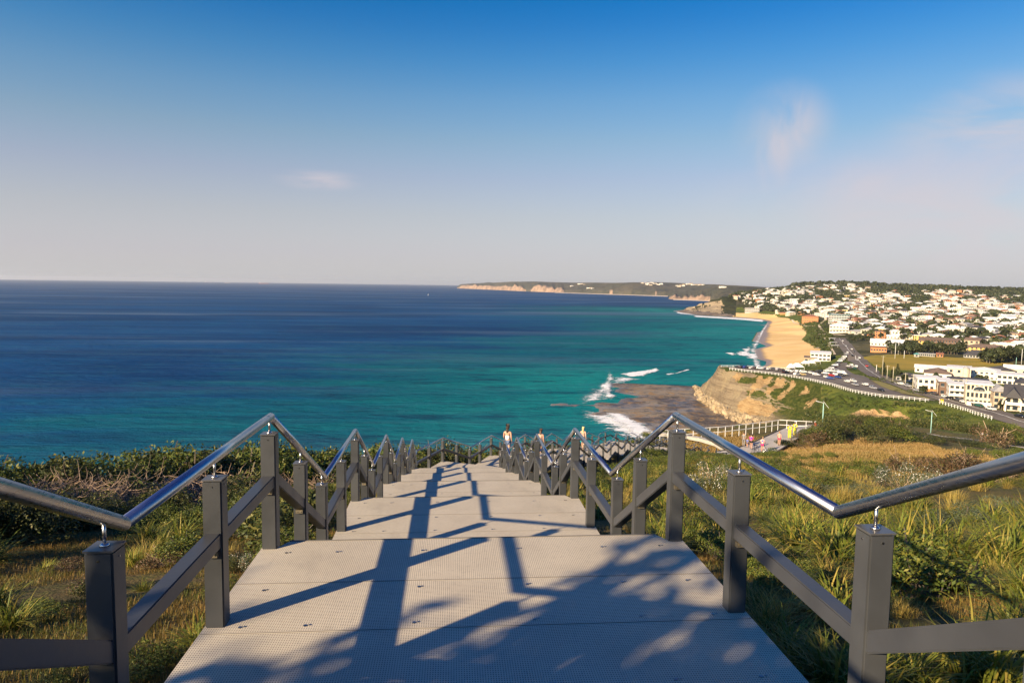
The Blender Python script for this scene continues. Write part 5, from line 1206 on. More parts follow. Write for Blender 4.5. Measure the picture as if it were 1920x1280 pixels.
def make_car(kind, col, nm):
    root = empty('parked_car', (0, 0, 0)); pr = car_shape(kind); n = len(pr); W_ = .90; top = max(z for _, z in pr)
    pm = simple('paint_' + nm, col, .28, 0, .06, 2)
    def xw(z): return W_ if z < 1.12 or kind == 'van' and z < 1.5 else W_ - .17 * (z - 1.05) / (top - 1.05)
    m = MB(); vs = [(-xw(z), y, z) for y, z in pr] + [(xw(z), y, z) for y, z in pr]
    m.add(vs, [tuple(range(n)), tuple(range(n, 2 * n))[::-1]] + [(j, n + j, n + (j + 1) % n, (j + 1) % n) for j in range(n)]); b = m.build('body', pm, root, bevel=.05)
    m = MB()                                    # glazing, a touch proud of the cabin
    for (i, j, s0, s1) in [(5, 6, .12, .85)]:
        (y0, z0), (y1, z1) = pr[i], pr[j]; a = (y0 + (y1 - y0) * s0, z0 + (z1 - z0) * s0); c = (y0 + (y1 - y0) * s1, z0 + (z1 - z0) * s1)
        m.add([(-xw(a[1]) + .08, a[0] + .03, a[1] + .035), (xw(a[1]) - .08, a[0] + .03, a[1] + .035), (xw(c[1]) - .06, c[0] + .03, c[1] + .035), (-xw(c[1]) + .06, c[0] + .03, c[1] + .035)], [(0, 1, 2, 3)])
    m.build('windscreen', M_GLASS, root)
    i, j = (3, 4) if kind != 'van' else (2, 3)
    (y0, z0), (y1, z1) = pr[i], pr[j]; m = MB(); m.add([(-.66, y0 + (y1 - y0) * .15 - .035, z0 + (z1 - z0) * .15 + .03), (.66, y0 + (y1 - y0) * .15 - .035, z0 + (z1 - z0) * .15 + .03), (.6, y0 + (y1 - y0) * .85 - .035, z0 + (z1 - z0) * .85 + .03), (-.6, y0 + (y1 - y0) * .85 - .035, z0 + (z1 - z0) * .85 + .03)], [(0, 3, 2, 1)]); m.build('rear_window', M_GLASS, root)
    zl = 1.04 if kind not in ('van', 'wagon') else (1.1 if kind == 'wagon' else 1.35); zt = top - .10; yb = pr[3][0] + .35 if kind != 'van' else -1.9; ya = pr[6][0] - .25
    for s in (-1, 1): m = MB(); m.add([(s * (xw(zl) + .015), yb, zl), (s * (xw(zl) + .015), ya, zl), (s * (xw(zt) + .015), ya - .5, zt), (s * (xw(zt) + .015), yb + .3, zt)], [(0, 1, 2, 3) if s > 0 else (3, 2, 1, 0)]); m.build('side_window', M_GLASS, root)
    for y in (pr[0][0] + .75, pr[-1][0] - .75):
        for s in (-1, 1): m = MB(); m.tube([(s * .72, y, .33), (s * .93, y, .33)], .33, 12); w_ = m.build('wheel', M_TYRE, root); 
    for s in (-1, 1):
        m = MB(); m.box((s * .66, pr[-2][0] - .02, pr[-2][1] + .02), (.3, .12, .14)); m.build('headlight', M_HEAD, root)
        m = MB(); m.box((s * .70, pr[1][0] + .02, pr[1][1]), (.24, .1, .16)); m.build('tail_light', M_TAIL, root)
    return root
CCOL = {'white': (.62, .61, .58), 'silver': (.30, .30, .31), 'black': (.015, .015, .017), 'dark grey': (.06, .06, .065), 'blue': (.02, .05, .20), 'red': (.42, .03, .02), 'green': (.02, .10, .08), 'gold': (.40, .30, .14)}
CPRO = {}
def car(kind, col, px, py, hd, where):
    key = (kind, col)
    if key not in CPRO: c = make_car(kind, CCOL[col], col.replace(' ', '_')); CPRO[key] = c
    else: c = copy_tree(CPRO[key])
    h = HIT(px, py)
    if h is None: h = Vector(P(px, py, -46))
    c.location = (h.x, h.y, gz(h.x, h.y) + .30); c.rotation_euler = (0, 0, hd); c.scale = (.88, .88, .88)
    kn = {'sedan': 'sedan', 'wagon': 'station wagon', 'hatch': 'hatchback', 'van': 'van', 'ute': 'utility truck'}[kind]
    tag(c, col + ' ' + kn + ' ' + where, 'car', 'cars parked and driving on the headland')
rdh = lambda a, b: HD(P(b[0], b[1], -46)[0] - P(a[0], a[1], -46)[0], P(b[0], b[1], -46)[1] - P(a[0], a[1], -46)[1])
h1 = rdh((1640, 716), (1740, 742)); h2 = rdh((1770, 748), (1860, 772)); hp_ = rdh((1560, 691), (1587, 664)); hf = rdh((1400, 693), (1470, 697))
K = 'sedan wagon hatch'.split()
for i, (a, b, k, c, w_) in enumerate([(1588, 717.5, 'hatch', 'white', 'in the open car park, left of two stacked cars'), (1600, 717, 'wagon', 'white', 'beside a dark car near the fence bend'), (1603, 723.5, 'sedan', 'silver', 'close behind the white fence bend'), (1622, 723.5, 'hatch', 'white', 'alone in the middle of the car park'),
    (1637, 730, 'wagon', 'silver', 'parked tight against the white fence'), (1652, 734.5, 'sedan', 'black', 'parked tight against the white fence'), (1688, 722, 'hatch', 'white', 'first of the kerb row before the white house'), (1702, 726, 'wagon', 'silver', 'second of the kerb row before the white house'), (1720, 735, 'sedan', 'silver', 'on the road below the red garden wall'),
    (1748.5, 740.5, 'wagon', 'dark grey', 'on the road by the white garden wall'), (1772, 746.5, 'hatch', 'white', 'parked before the grey garage'), (1781, 749.5, 'sedan', 'black', 'parked before the grey garage'), (1797, 753, 'wagon', 'dark grey', 'parked left of the cream arched house'), (1808, 756.5, 'sedan', 'white', 'parked before the cream arched house'),
    (1822, 760, 'wagon', 'black', 'parked before the cream arched house'), (1835, 763.5, 'sedan', 'green', 'parked before the cream arched house'), (1858, 770, 'wagon', 'white', 'parked before the sandy coloured flats'), (1912, 784, 'sedan', 'black', 'on the road at the right edge of the view')]): car(k, c, a, b, (h1 if a < 1760 else h2) + (math.pi if i % 3 == 0 else 0), w_)
for i, (a, b, k, c) in enumerate([(1521, 701.5, 'hatch', 'white'), (1531, 705.5, 'wagon', 'silver'), (1540, 700.5, 'wagon', 'black'), (1548, 702, 'sedan', 'white'), (1559.5, 706.5, 'hatch', 'red'), (1567.5, 704.5, 'hatch', 'white'), (1571, 709.5, 'sedan', 'blue'), (1556, 711.5, 'sedan', 'blue'), (1550, 709.5, 'hatch', 'white'), (1579, 702, 'van', 'white'), (1577, 705.5, 'wagon', 'dark grey'), (1584, 704.5, 'wagon', 'dark grey'), (1534, 699, 'sedan', 'dark grey'), (1562, 700, 'wagon', 'dark grey'), (1570, 699.5, 'van', 'white')]):
    car(k, c, a, b, h1 + (.9 if i % 2 else .2), 'in the busy middle of the headland car park')
dg = [(1551, 697.5), (1555, 694.7), (1559, 692), (1562.5, 689.3), (1566, 686.7), (1569, 684), (1572, 681.3), (1575, 678.6), (1578, 675.9), (1581, 673.2), (1583.5, 670.4), (1585.5, 667.5), (1587, 664.6)]
for i, (a, b) in enumerate(dg): car(K[i % 3] if i != 8 else 'van', ['white', 'silver', 'white', 'black', 'white', 'dark grey', 'black', 'white', 'silver', 'white', 'white', 'dark grey', 'silver'][i], a, b, hp_ + 1.35, 'in the slanting row leading from the car park to the beach')
for i, (a, b) in enumerate([(1590, 688.5), (1593, 692), (1597, 690), (1602, 692.5), (1604, 689), (1596, 686)]): car(K[i % 3], ['white', 'dark grey', 'silver', 'green', 'white', 'white'][i], a, b, hp_ + .4, 'in the small cluster beside the road junction')
for i, (a, b) in enumerate([(1572, 645), (1586, 650), (1597, 656), (1602, 661), (1611.5, 672.5), (1608, 675.5), (1625, 688), (1589, 662), (1580, 640), (1598, 668)]): car(K[i % 3], ['dark grey', 'silver', 'white', 'dark grey', 'white', 'silver', 'red', 'white', 'white', 'black'][i], a, b, rdh((1590, 655), (1613, 680)), 'on the road running back towards the beach suburb')
for i, (a, b) in enumerate([(1384, 690.4), (1391, 690.7), (1398, 691), (1404, 691.4), (1410, 691.8), (1417, 692.2), (1425, 692.8), (1433, 693.2), (1443, 694), (1451, 694.4), (1460, 695.3), (1467.5, 696.3), (1479, 697), (1473, 700.5), (1494, 704.5), (1505, 704.5), (1488, 698.5), (1497, 699), (1506, 699.5)]):
    car(['sedan', 'wagon', 'wagon', 'hatch'][i % 4], ['black', 'dark grey', 'blue', 'black', 'white', 'dark grey', 'white', 'silver', 'white', 'dark grey', 'silver', 'dark grey', 'white', 'black', 'white', 'gold', 'white', 'white', 'white'][i], a, b, hf + (0.9 if i % 3 else 0), 'in the row along the tip of the headland')
# yellow bin and rider by the gap in the fence
h = HIT(1766, 754.5); root = empty('roadside_bin', h); tag(root, 'yellow roadside bin at the gap in the white fence', 'bin'); m = MB(); m.box((0, 0, .65), (.9, .9, 1.3)); m.build('body', simple('bin_yellow', (.75, .50, .03), .5), root, bevel=.04); m = MB(); m.box((0, 0, 1.36), (1.0, 1.0, .12)); m.build('lid', simple('bin_lid', (.70, .45, .03), .5), root, bevel=.03)
h = HIT(1761, 754.5); person(h, HD(1, 0), 'person in white shirt beside the yellow bin at the roadside', top=(.7, .7, .7), bottom=(.03, .03, .05), height=1.75)
# poles
M_POLE = simple('weathered_pole', (.42, .37, .26), .8); M_POLEG = simple('pale_green_pole', (.30, .55, .45), .6)
def pole(px, yb, yt, m_, label, arm=True):
    h = HIT(px, yb); L = (yb - yt) / F * h.y; root = empty('utility_pole', h); tag(root, label, 'pole', 'poles beside the road and sports field'); q = MB(); q.tube([(0, 0, -.5), (0, 0, L)], [.19, .13], 8); q.build('pole', m_, root, smooth=True)
    if arm: q = MB(); q.box((0, 0, L - .5), (2.2, .14, .14)); q.tube([(1, 0, L - .4), (1, 0, L - .2)], .05, 6); q.tube([(-1, 0, L - .4), (-1, 0, L - .2)], .05, 6); q.build('cross_arm', m_, root)
for a, b, c, lb in [(1654, 706, 664, 'tall pole nearest the two pines by the road'), (1663, 711, 683, 'second pole right of the pines by the road'), (1674, 716, 685, 'third pole right of the pines by the road'), (1697, 723, 697, 'pole before the carport'), (1711, 729, 699, 'pole before the white house with red wall'), (1757, 741, 715, 'slim pole beside the dark brown house'), (1809, 757, 706, 'tall pole before the cream arched house')]: pole(a, b, c, M_POLE, lb)
for a, b, c, lb in [(1678, 672, 641, 'left goal post light on the sports field'), (1684, 665, 640, 'right goal post light on the sports field'), (1695, 672, 656, 'white short post on the sports field'), (1905, 684, 669, 'pale green pole at far right of the field'), (1915, 683, 652, 'tall pale pole at far right of the field'), (1643, 698, 683, 'small pole at the near field corner')]: pole(a, b, c, M_POLEG if 'green' in lb else M_WHITE, lb, False)
# ------------------------------------------------------------------ buildings
WALLS = {'white': (.70, .64, .55), 'cream': (.60, .50, .37), 'beige': (.45, .35, .24), 'orange brick': (.46, .20, .08), 'grey': (.36, .34, .31), 'brown': (.15, .09, .06), 'yellow': (.62, .40, .12)}
ROOFS = {'white': (.72, .70, .66), 'grey': (.33, .32, .31), 'dark': (.055, .052, .055), 'terracotta': (.27, .115, .065), 'brown': (.16, .11, .08), 'teal': (.10, .28, .26)}
WM = {k: simple('wall_' + k.replace(' ', '_'), v, .85, 0, .08, .6) for k, v in WALLS.items()}
RM = {k: simple('roof_' + k, v, .75, 0, .14, .8) for k, v in ROOFS.items()}
M_WIN = simple('window_glass', (.03, .04, .05), .12, 0, .3, 1)
M_WFR = simple('window_frame', (.55, .53, .5), .6)
def roof_mb(kind, w_, d, h, rh, ov=.5, m=0, mb=None):
    mb = mb or MB(); x, y = w_ / 2 + ov, d / 2 + ov
    if kind == 'flat': mb.box((0, 0, h + .2), (2 * x, 2 * y, .35), m=m)
    elif kind == 'skillion': mb.add([(-x, -y, h), (x, -y, h), (x, y, h + .3), (-x, y, h + .3), (-x, -y, h + rh), (x, -y, h + rh), (x, y, h + .6), (-x, y, h + .6)], [(0, 3, 2, 1), (4, 5, 6, 7), (0, 1, 5, 4), (1, 2, 6, 5), (2, 3, 7, 6), (3, 0, 4, 7)], m)
    elif kind == 'gable': mb.add([(-x, -y, h), (x, -y, h), (x, y, h), (-x, y, h), (0, -y, h + rh), (0, y, h + rh)], [(0, 3, 2, 1), (0, 1, 4), (2, 3, 5), (1, 2, 5, 4), (3, 0, 4, 5)], m)
    elif kind == 'gable_side': mb.add([(-x, -y, h), (x, -y, h), (x, y, h), (-x, y, h), (-x, 0, h + rh), (x, 0, h + rh)], [(0, 3, 2, 1), (0, 1, 5, 4), (2, 3, 4, 5), (1, 2, 5), (3, 0, 4)], m)
    else:
        r = max(0, x - y) if x > y else 0; ry = max(0, y - x); mb.add([(-x, -y, h), (x, -y, h), (x, y, h), (-x, y, h), (-r, -ry, h + rh), (r, ry, h + rh)], [(0, 3, 2, 1), (0, 1, 5, 4), (1, 2, 5), (2, 3, 4, 5), (3, 0, 4)] if x > y else [(0, 3, 2, 1), (0, 1, 4), (1, 2, 5, 4), (2, 3, 5), (3, 0, 4, 5)], m)
    return mb
def building(px0, px1, yb, yt, d, roof, wall, rcol, label, name='house', st=2, nw=4, turn=0.0, rh=2.0, ww=1.3, wh=1.4, z=None, arch=False, balcony=False, extra=None, cat='house', group=None):
    pm = (px0 + px1) / 2; h = HIT(pm, yb) if z is None else Vector(P(pm, yb, z)); w_ = (px1 - px0) / F * h.y * .95; H_ = (yb - yt) / F * h.y
    if roof in ('flat',): rh = .4
    hw = max(2.2, H_ - rh * .8); vd = math.atan2(h.x, h.y); root = empty(name, (0, 0, 0), 0); c = h + Vector((math.sin(vd), math.cos(vd), 0)) * d / 2
    root.location = (c.x, c.y, min(h.z, gz(c.x, c.y)) - .1); root.rotation_euler = (0, 0, -vd + turn); tag(root, label, cat, group)
    m = MB(); m.box((0, 0, hw / 2 - 1), (w_, d, hw + 2)); m.build('wall', WM[wall], root)
    roof_mb(roof, w_, d, hw, rh).build('roof', RM[rcol], root)
    sh = hw / st
    for s in range(st):
        for i in range(nw):
            x = -w_ / 2 + w_ * (i + .5) / nw; zc = sh * (s + .55); hh = min(wh, sh * .62); wf = min(ww, w_ / nw * .7)
            m = MB(); m.box((x, -d / 2 - .02, zc), (wf, .06, hh)); wn = m.build('window', M_WIN, root); m = MB(); m.box((x, -d / 2 - .05, zc - hh / 2 - .06), (wf + .2, .14, .12)); m.build('sill', M_WFR, wn)
        for i in range(max(1, int(d / 5))):
            y = -d / 2 + d * (i + .5) / max(1, int(d / 5)); m = MB(); m.box((-w_ / 2 - .02, y, sh * (s + .55)), (.06, min(1.4, d * .2), min(wh, sh * .5))); m.build('window', M_WIN, root)
    if balcony:
        for s in range(1, st):
            m = MB(); m.box((0, -d / 2 - .8, sh * s), (w_ * .9, 1.6, .2)); b = m.build('balcony', WM['white'], root); m = MB(); m.box((0, -d / 2 - 1.55, sh * s + .6), (w_ * .9, .06, .9)); m.build('balustrade', M_WFR, b)
    if arch:
        m = MB(); n = 14; r = 2.0; vs = [(math.cos(math.pi * j / n) * r, -d / 2 - .06, hw * .70 + math.sin(math.pi * j / n) * r * .9) for j in range(n + 1)]; m.add(vs + [(x, -d / 2 + .02, z_) for x, _, z_ in vs], [tuple(range(n + 1))] + [(j, n + 1 + j, n + 2 + j, j + 1) for j in range(n)]); m.build('arched_window', M_WIN, root)
        m = MB(); m.tube([(math.cos(math.pi * j / n) * (r + .15), -d / 2 - .1, hw * .70 + math.sin(math.pi * j / n) * (r + .15) * .9) for j in range(n + 1)], .14, 6); m.build('arch_moulding', WM['white'], root)
    if extra: extra(root, w_, d, hw)
    return root
def wall_strip(w0, h0, col):
    def f(root, w_, d, hw): m = MB(); m.box((w0 * w_, -d / 2 - 3, h0 / 2), (w_ * .95, .25, h0)); m.build('garden_wall', WM[col], root)
    return f
def turret(root, w_, d, hw): m = MB(); m.tube([(w_ * .3, -d / 2, -1), (w_ * .3, -d / 2, hw + .3)], 1.6, 12); m.build('round_bay', WM['cream'], root); m = MB(); m.tube([(w_ * .3, -d / 2, hw + .3), (w_ * .3, -d / 2, hw + 1.6)], [1.8, .1], 12); m.build('bay_roof', RM['grey'], root)
def gable_arch(root, w_, d, hw):
    m = MB(); n = 12; pts = [(-w_ * .28 + math.cos(math.pi * j / n) * 3.0, -d / 2 - 1.3, hw * .5 + math.sin(math.pi * j / n) * 3.4) for j in range(n + 1)]; m.tube(pts, .3, 6); m.build('porch_arch', WM['cream'], root)
    for x in (-.45, -.05, .25, .45): m = MB(); m.box((x * w_, -d / 2 - 1.4, hw * .35), (.45, .45, hw * .7 + 1)); m.build('column', WM['white'], root)
    m = MB(); m.add([(-w_ * .5, -d / 2 - 1.6, hw), (-w_ * .02, -d / 2 - 1.6, hw), (-w_ * .26, -d / 2 - 1.6, hw + 3.6), (-w_ * .5, 0, hw), (-w_ * .02, 0, hw), (-w_ * .26, 0, hw + 3.6)], [(0, 1, 2), (1, 4, 5, 2), (3, 0, 2, 5)]); m.build('porch_gable', RM['dark'], root)
B = building
GN = 'houses beside the headland road'
B(1716, 1758, 733, 706, 12, 'flat', 'white', 'white', 'two storey white house behind a red garden wall', st=2, nw=4, extra=wall_strip(.1, 1.6, 'orange brick'), turn=.15)
B(1757, 1779, 742, 711, 13, 'flat', 'brown', 'white', 'dark brown block of a house with a white parapet roof', st=2, nw=2, turn=.12)
B(1776, 1806, 750, 717, 11, 'flat', 'white', 'white', 'white three level house with balconies above a grey garage', st=3, nw=3, balcony=True, turn=.1)
B(1808, 1854, 760, 714, 13, 'flat', 'cream', 'white', 'big cream house with a large arched window above a white garden wall', st=3, nw=6, arch=True, wh=2.4, ww=.9, extra=wall_strip(0, 2.2, 'white'), turn=.08)
B(1855, 1885, 765, 720, 13, 'hip', 'beige', 'grey', 'plain sandy coloured flats beside the cream arched house', st=3, nw=3, turn=.2)
B(1884, 1950, 771, 724, 15, 'gable_side', 'cream', 'dark', 'house with dark tiled gable, arched porch and white columns at the right edge', st=2, nw=5, balcony=True, rh=4.2, extra=gable_arch, ww=2.2, wh=2.2)
B(1950, 2000, 790, 745, 15, 'hip', 'white', 'grey', 'white house just beyond the gabled house at right edge', st=2, nw=4)
B(1680, 1722, 715, 700, 12, 'hip', 'grey', 'dark', 'low house with dark hipped roof and open carport', st=1, nw=5, rh=1.6)
B(1733, 1782, 712, 691, 16, 'hip', 'white', 'brown', 'white house under a broad brown hipped roof', st=1, nw=4, rh=2.4)
B(1776, 1818, 713, 686, 14, 'flat', 'cream', 'white', 'cream cubic house with round bay', st=2, nw=3, extra=turret)
B(1716, 1790, 700, 685, 12, 'gable_side', 'white', 'white', 'long white roofed house at the edge of the sports field', st=1, nw=6, rh=1.6)
B(1817, 1872, 712, 688, 15, 'hip', 'white', 'white', 'white house with long pale roof and small square windows', st=2, nw=6, wh=.8, rh=1.5)
B(1850, 1900, 703, 687, 14, 'hip', 'white', 'dark', 'white house under a wide dark hipped roof', st=1, nw=5, rh=2.4)
B(1870, 1916, 721, 699, 14, 'flat', 'white', 'white', 'white terrace level house with ribbon windows', st=2, nw=5, ww=3.2, wh=1.3)
B(1884, 1940, 703, 683, 14, 'skillion', 'cream', 'white', 'house with a tilted bright white roof at the right edge', st=1, nw=4, rh=2.6)
B(1905, 1960, 735, 708, 15, 'hip', 'grey', 'dark', 'grey house with dark roof behind the arched porch house', st=2, nw=4, rh=2.4)
B(1780, 1850, 722, 709, 8, 'flat', 'grey', 'dark', 'low dark flat roofed wing behind the white houses', st=1, nw=8, ww=1.6)
# beachside
B(1519, 1557, 677, 661, 22, 'flat', 'white', 'white', 'large white surf club with flat white roof beside the sand', 'surf_club', st=2, nw=5, ww=2.8, cat='building')
B(1508, 1530, 678, 668, 14, 'flat', 'beige', 'beige' if 'beige' in ROOFS else 'brown', 'low brown wing in front of the surf club', 'beach_kiosk', st=1, nw=3, ww=3, cat='building')
B(1555, 1591, 624, 606, 20, 'gable', 'white', 'white', 'white two storey beach pavilion with deep verandas', 'pavilion', st=2, nw=6, ww=3.4, balcony=True, rh=3, cat='building')
B(1553, 1592, 606, 589, 22, 'flat', 'grey', 'teal', 'grey glass apartment block above the white pavilion', 'apartment_block', st=4, nw=8, ww=3, cat='building', balcony=True)
B(1503, 1534, 605, 590, 18, 'hip', 'orange brick', 'terracotta', 'red roofed brick flats at the head of the beach', 'apartment_block', st=2, nw=7, rh=3, cat='building')
B(1396, 1424, 586, 577, 22, 'flat', 'grey', 'grey', 'grey flat clubhouse low on the far end of the beach', 'clubhouse', st=2, nw=7, ww=4, cat='building')
B(1640, 1660, 634, 620, 14, 'flat', 'orange brick', 'brown', 'square orange brick flats at the edge of the suburb', 'apartment_block', st=3, nw=3, cat='building')
B(1724, 1797, 648, 633, 14, 'gable_side', 'brown', 'brown', 'long brown brick flats with an orange end wall behind the field', 'apartment_block', st=2, nw=14, rh=2, cat='building')
B(1722, 1736, 647, 635, 13, 'hip', 'yellow', 'brown', 'yellow end block of the long brown flats', 'apartment_block', st=2, nw=2, rh=2, cat='building')
B(1776, 1806, 630, 615, 14, 'flat', 'cream', 'white', 'cream balcony flats above the long brown flats', 'apartment_block', st=3, nw=6, cat='building', balcony=True)
B(1806, 1850, 630, 618, 14, 'hip', 'yellow', 'brown', 'yellow and brown flats right of the cream balcony flats', 'apartment_block', st=2, nw=7, rh=2.4, cat='building')
B(1812, 1874, 659, 646, 16, 'hip', 'yellow', 'brown', 'yellow brick flats with brown roofs behind the trees', 'apartment_block', st=2, nw=8, rh=3, cat='building')
B(1632, 1694, 650, 637, 20, 'gable_side', 'white', 'white', 'very long white roofed hall between road and field', 'hall', st=1, nw=9, rh=3.2, cat='building')
B(1632, 1662, 661, 650, 14, 'flat', 'orange brick', 'terracotta', 'low orange building at the top corner of the field', 'hall', st=1, nw=6, cat='building')
B(1808, 1850, 671, 660, 12, 'hip', 'grey', 'dark', 'grandstand with dark grey roof beside the field', 'grandstand', st=1, nw=8, rh=4, cat='building')
B(1756, 1768, 669, 662, 6, 'gable_side', 'orange brick', 'terracotta', 'small orange shed at the back of the field', 'shed', st=1, nw=2, rh=1.2, cat='shed')
B(1722, 1752, 668, 662, 5, 'flat', 'grey', 'grey', 'low grey change rooms at the back of the field', 'shed', st=1, nw=8, cat='shed')
B(1714, 1723, 669, 663, 5, 'hip', 'grey', 'teal', 'small green roofed shed at the back of the field', 'shed', st=1, nw=1, rh=1.2, cat='shed')
# marquees by the sand
def marquee(px, py, w_, label):
    h = HIT(px, py); root = empty('marquee', h); tag(root, label, 'marquee', 'white marquees by the beach'); m = MB(); m.add([(-w_, -w_ * .7, 2.4), (w_, -w_ * .7, 2.4), (w_, w_ * .7, 2.4), (-w_, w_ * .7, 2.4), (-w_ * .3, 0, 4.6), (w_ * .3, 0, 4.6)], [(0, 1, 5, 4), (1, 2, 5), (2, 3, 4, 5), (3, 0, 4)]); m.build('canopy', M_WHITE, root)
    for x in (-1, 1):
        for y in (-.7, .7): m = MB(); m.tube([(x * w_ * .97, y * w_ * .97, 0), (x * w_ * .97, y * w_ * .97, 2.45)], .08, 6); m.build('leg', M_WHITE, root)
for a, b, w_, lb in [(1494, 695.5, 3.2, 'largest white marquee beside the headland road'), (1509, 687, 2.8, 'white marquee with red gear near the sand'), (1520, 686, 3.0, 'white marquee in the middle of the beach group'), (1530, 683, 2.6, 'white marquee nearest the surf club'), (1482, 697, 1.9, 'small white marquee at the end of the headland row')]: marquee(a, b, w_, lb)
M_PATHB = simple('sandy_boardwalk', (.62, .50, .33), .9)
for L, w_ in [([(1545, 632), (1552, 640), (1556, 650), (1562, 660), (1565, 665)], 2.2), ([(1555, 647), (1540, 649), (1530, 654)], 1.8), ([(1478, 600), (1490, 606), (1510, 612), (1535, 611), (1542, 604), (1550, 598)], 3.0), ([(1535, 611), (1541, 620), (1560, 626), (1585, 629)], 3.0), ([(1535, 627), (1560, 628), (1585, 629)], 2.6)]:
    hs = [HIT(a, b) for a, b in L]; ribbon('path', [(h.x, h.y) for h in hs if h], w_, M_PATHB, .5, 30)
for i, (a, b) in enumerate([(1560, 638), (1562, 646), (1565, 652)]):
    h = HIT(a, b); root = empty('beach_shelter', h); tag(root, ['beach shelter with pale roof, farthest of three by the dunes', 'beach shelter with pale roof, middle of three by the dunes', 'beach shelter with pale roof, nearest of three by the dunes'][i], 'shelter', 'beach shelters by the dunes'); m = MB(); m.box((0, 0, 2.6), (7, 3, .2)); m.build('roof', M_WHITE, root)
    for x in (-3, 3): m = MB(); m.box((x, 0, 1.25), (.2, .2, 2.5)); m.build('post', M_WHITE, root)
# ------------------------------------------------------------------ town houses on the hill
def house_proto(w_, d, st, roof, wall, rcol):
    h = 2.9 * st; m = MB(); m.box((0, 0, h / 2 - 1.5), (w_, d, h + 3), m=0); roof_mb(roof, w_, d, h, 1.9 if roof != 'flat' else .4, .45, 1, m)
    for s in range(st):
        n = 4 if w_ > 11 else 3
        for i in range(n):
            x = -w_ / 2 + w_ * (i + .5) / n; m.box((x, -d / 2 - .04, 2.9 * s + 1.55), (1.6, .08, 1.3), m=2)
        for y in (-.25, .25): m.box((-w_ / 2 - .04, y * d, 2.9 * s + 1.55), (.08, 1.3, 1.2), m=2)
    return m, [WM[wall], RM[rcol], M_WIN]
VAR = []
for wl_, rf, rc, wt in [('white', 'hip', 'white', 6), ('white', 'flat', 'white', 7), ('cream', 'hip', 'grey', 4), ('white', 'gable_side', 'white', 4), ('cream', 'hip', 'terracotta', 3), ('beige', 'gable_side', 'brown', 3), ('white', 'hip', 'terracotta', 2), ('orange brick', 'hip', 'brown', 2), ('white', 'hip', 'dark', 3), ('grey', 'gable', 'grey', 2), ('cream', 'gable', 'white', 4), ('orange brick', 'hip', 'terracotta', 2), ('yellow', 'flat', 'white', 1)]:
    for st in (1, 2):
        w_, d = random.uniform(10, 15), random.uniform(9, 12); mb, ms = house_proto(w_, d, st, rf, wl_, rc); VAR.append((mb.mesh('house', ms), mb, wl_, rf, rc, st, wt * (1.2 if st == 2 else 1)))
wts = [v[-1] for v in VAR]
def wood(px, py):
    """patches of the hill that stay wooded"""
    for cx, cy, rx, ry in [(1560, 553, 35, 9), (1585, 560, 28, 10), (1645, 548, 26, 7), (1715, 550, 34, 8), (1725, 565, 22, 12), (1700, 578, 26, 5), (1880, 552, 60, 8), (1900, 566, 26, 6), (1800, 540, 60, 5), (1820, 562, 18, 3), (1500, 562, 26, 5), (1545, 575, 14, 4), (1430, 580, 26, 8), (1470, 560, 12, 3), (1640, 600, 10, 5), (1780, 600, 12, 4), (1860, 592, 16, 4), (1395, 575, 12, 6)]:
        if ((px - cx) / rx) ** 2 + ((py - cy) / ry) ** 2 < 1: return True
    return False
def top_y(px): return interp([(1368, 556), (1385, 550), (1420, 545), (1470, 544), (1500, 537), (1550, 536), (1600, 535), (1640, 543), (1700, 549), (1760, 545), (1820, 544), (1860, 550), (1930, 562)], px)
def bot_y(px): return interp([(1380, 560), (1400, 572), (1440, 582), (1480, 592), (1510, 590), (1545, 592), (1552, 600), (1598, 626), (1640, 632), (1700, 636), (1780, 645), (1860, 655), (1930, 668)], px)
BANDS = [(546, 'on the skyline ridge'), (556, 'just below the skyline ridge'), (568, 'high on the hillside'), (582, 'on the middle slope of the hillside'), (600, 'on the lower slope of the hillside'), (618, 'at the foot of the hill'), (700, 'on the flat beyond the sports field')]
ZONES = [(1450, 'above the far end of the beach'), (1560, 'above the middle of the beach'), (1680, 'in the centre of the suburb'), (1800, 'right of the suburb centre'), (2000, 'near the right edge of the suburb')]
SP = []; HOUSES = []
placed = []
tries = 0
while tries < 9000 and len(placed) < 1000:
    tries += 1; px = random.uniform(1372, 1925); ty, by = top_y(px), bot_y(px); py = ty + (by - ty) * random.random() ** .9
    if wood(px, py) and random.random() < .93: continue
    h = HIT(px, py)
    if h is None or h.z < 8 or h.y > 2600: continue
    if any(abs(h.x - a) < 12 and abs(h.y - b) < 15 and math.hypot(h.x - a, h.y - b) < 15 for a, b, *_ in placed): continue
    if min(abs(px - q[2]) * .8 + abs(py - q[3]) * 2.2 for q in placed[-400:]) < 3.4 if placed else False: continue
    placed.append((h.x, h.y, px, py, h.z))
placed.sort(key=lambda q: q[1])
random.seed(11)
SV_, SF_, SM_ = {}, {}, {}
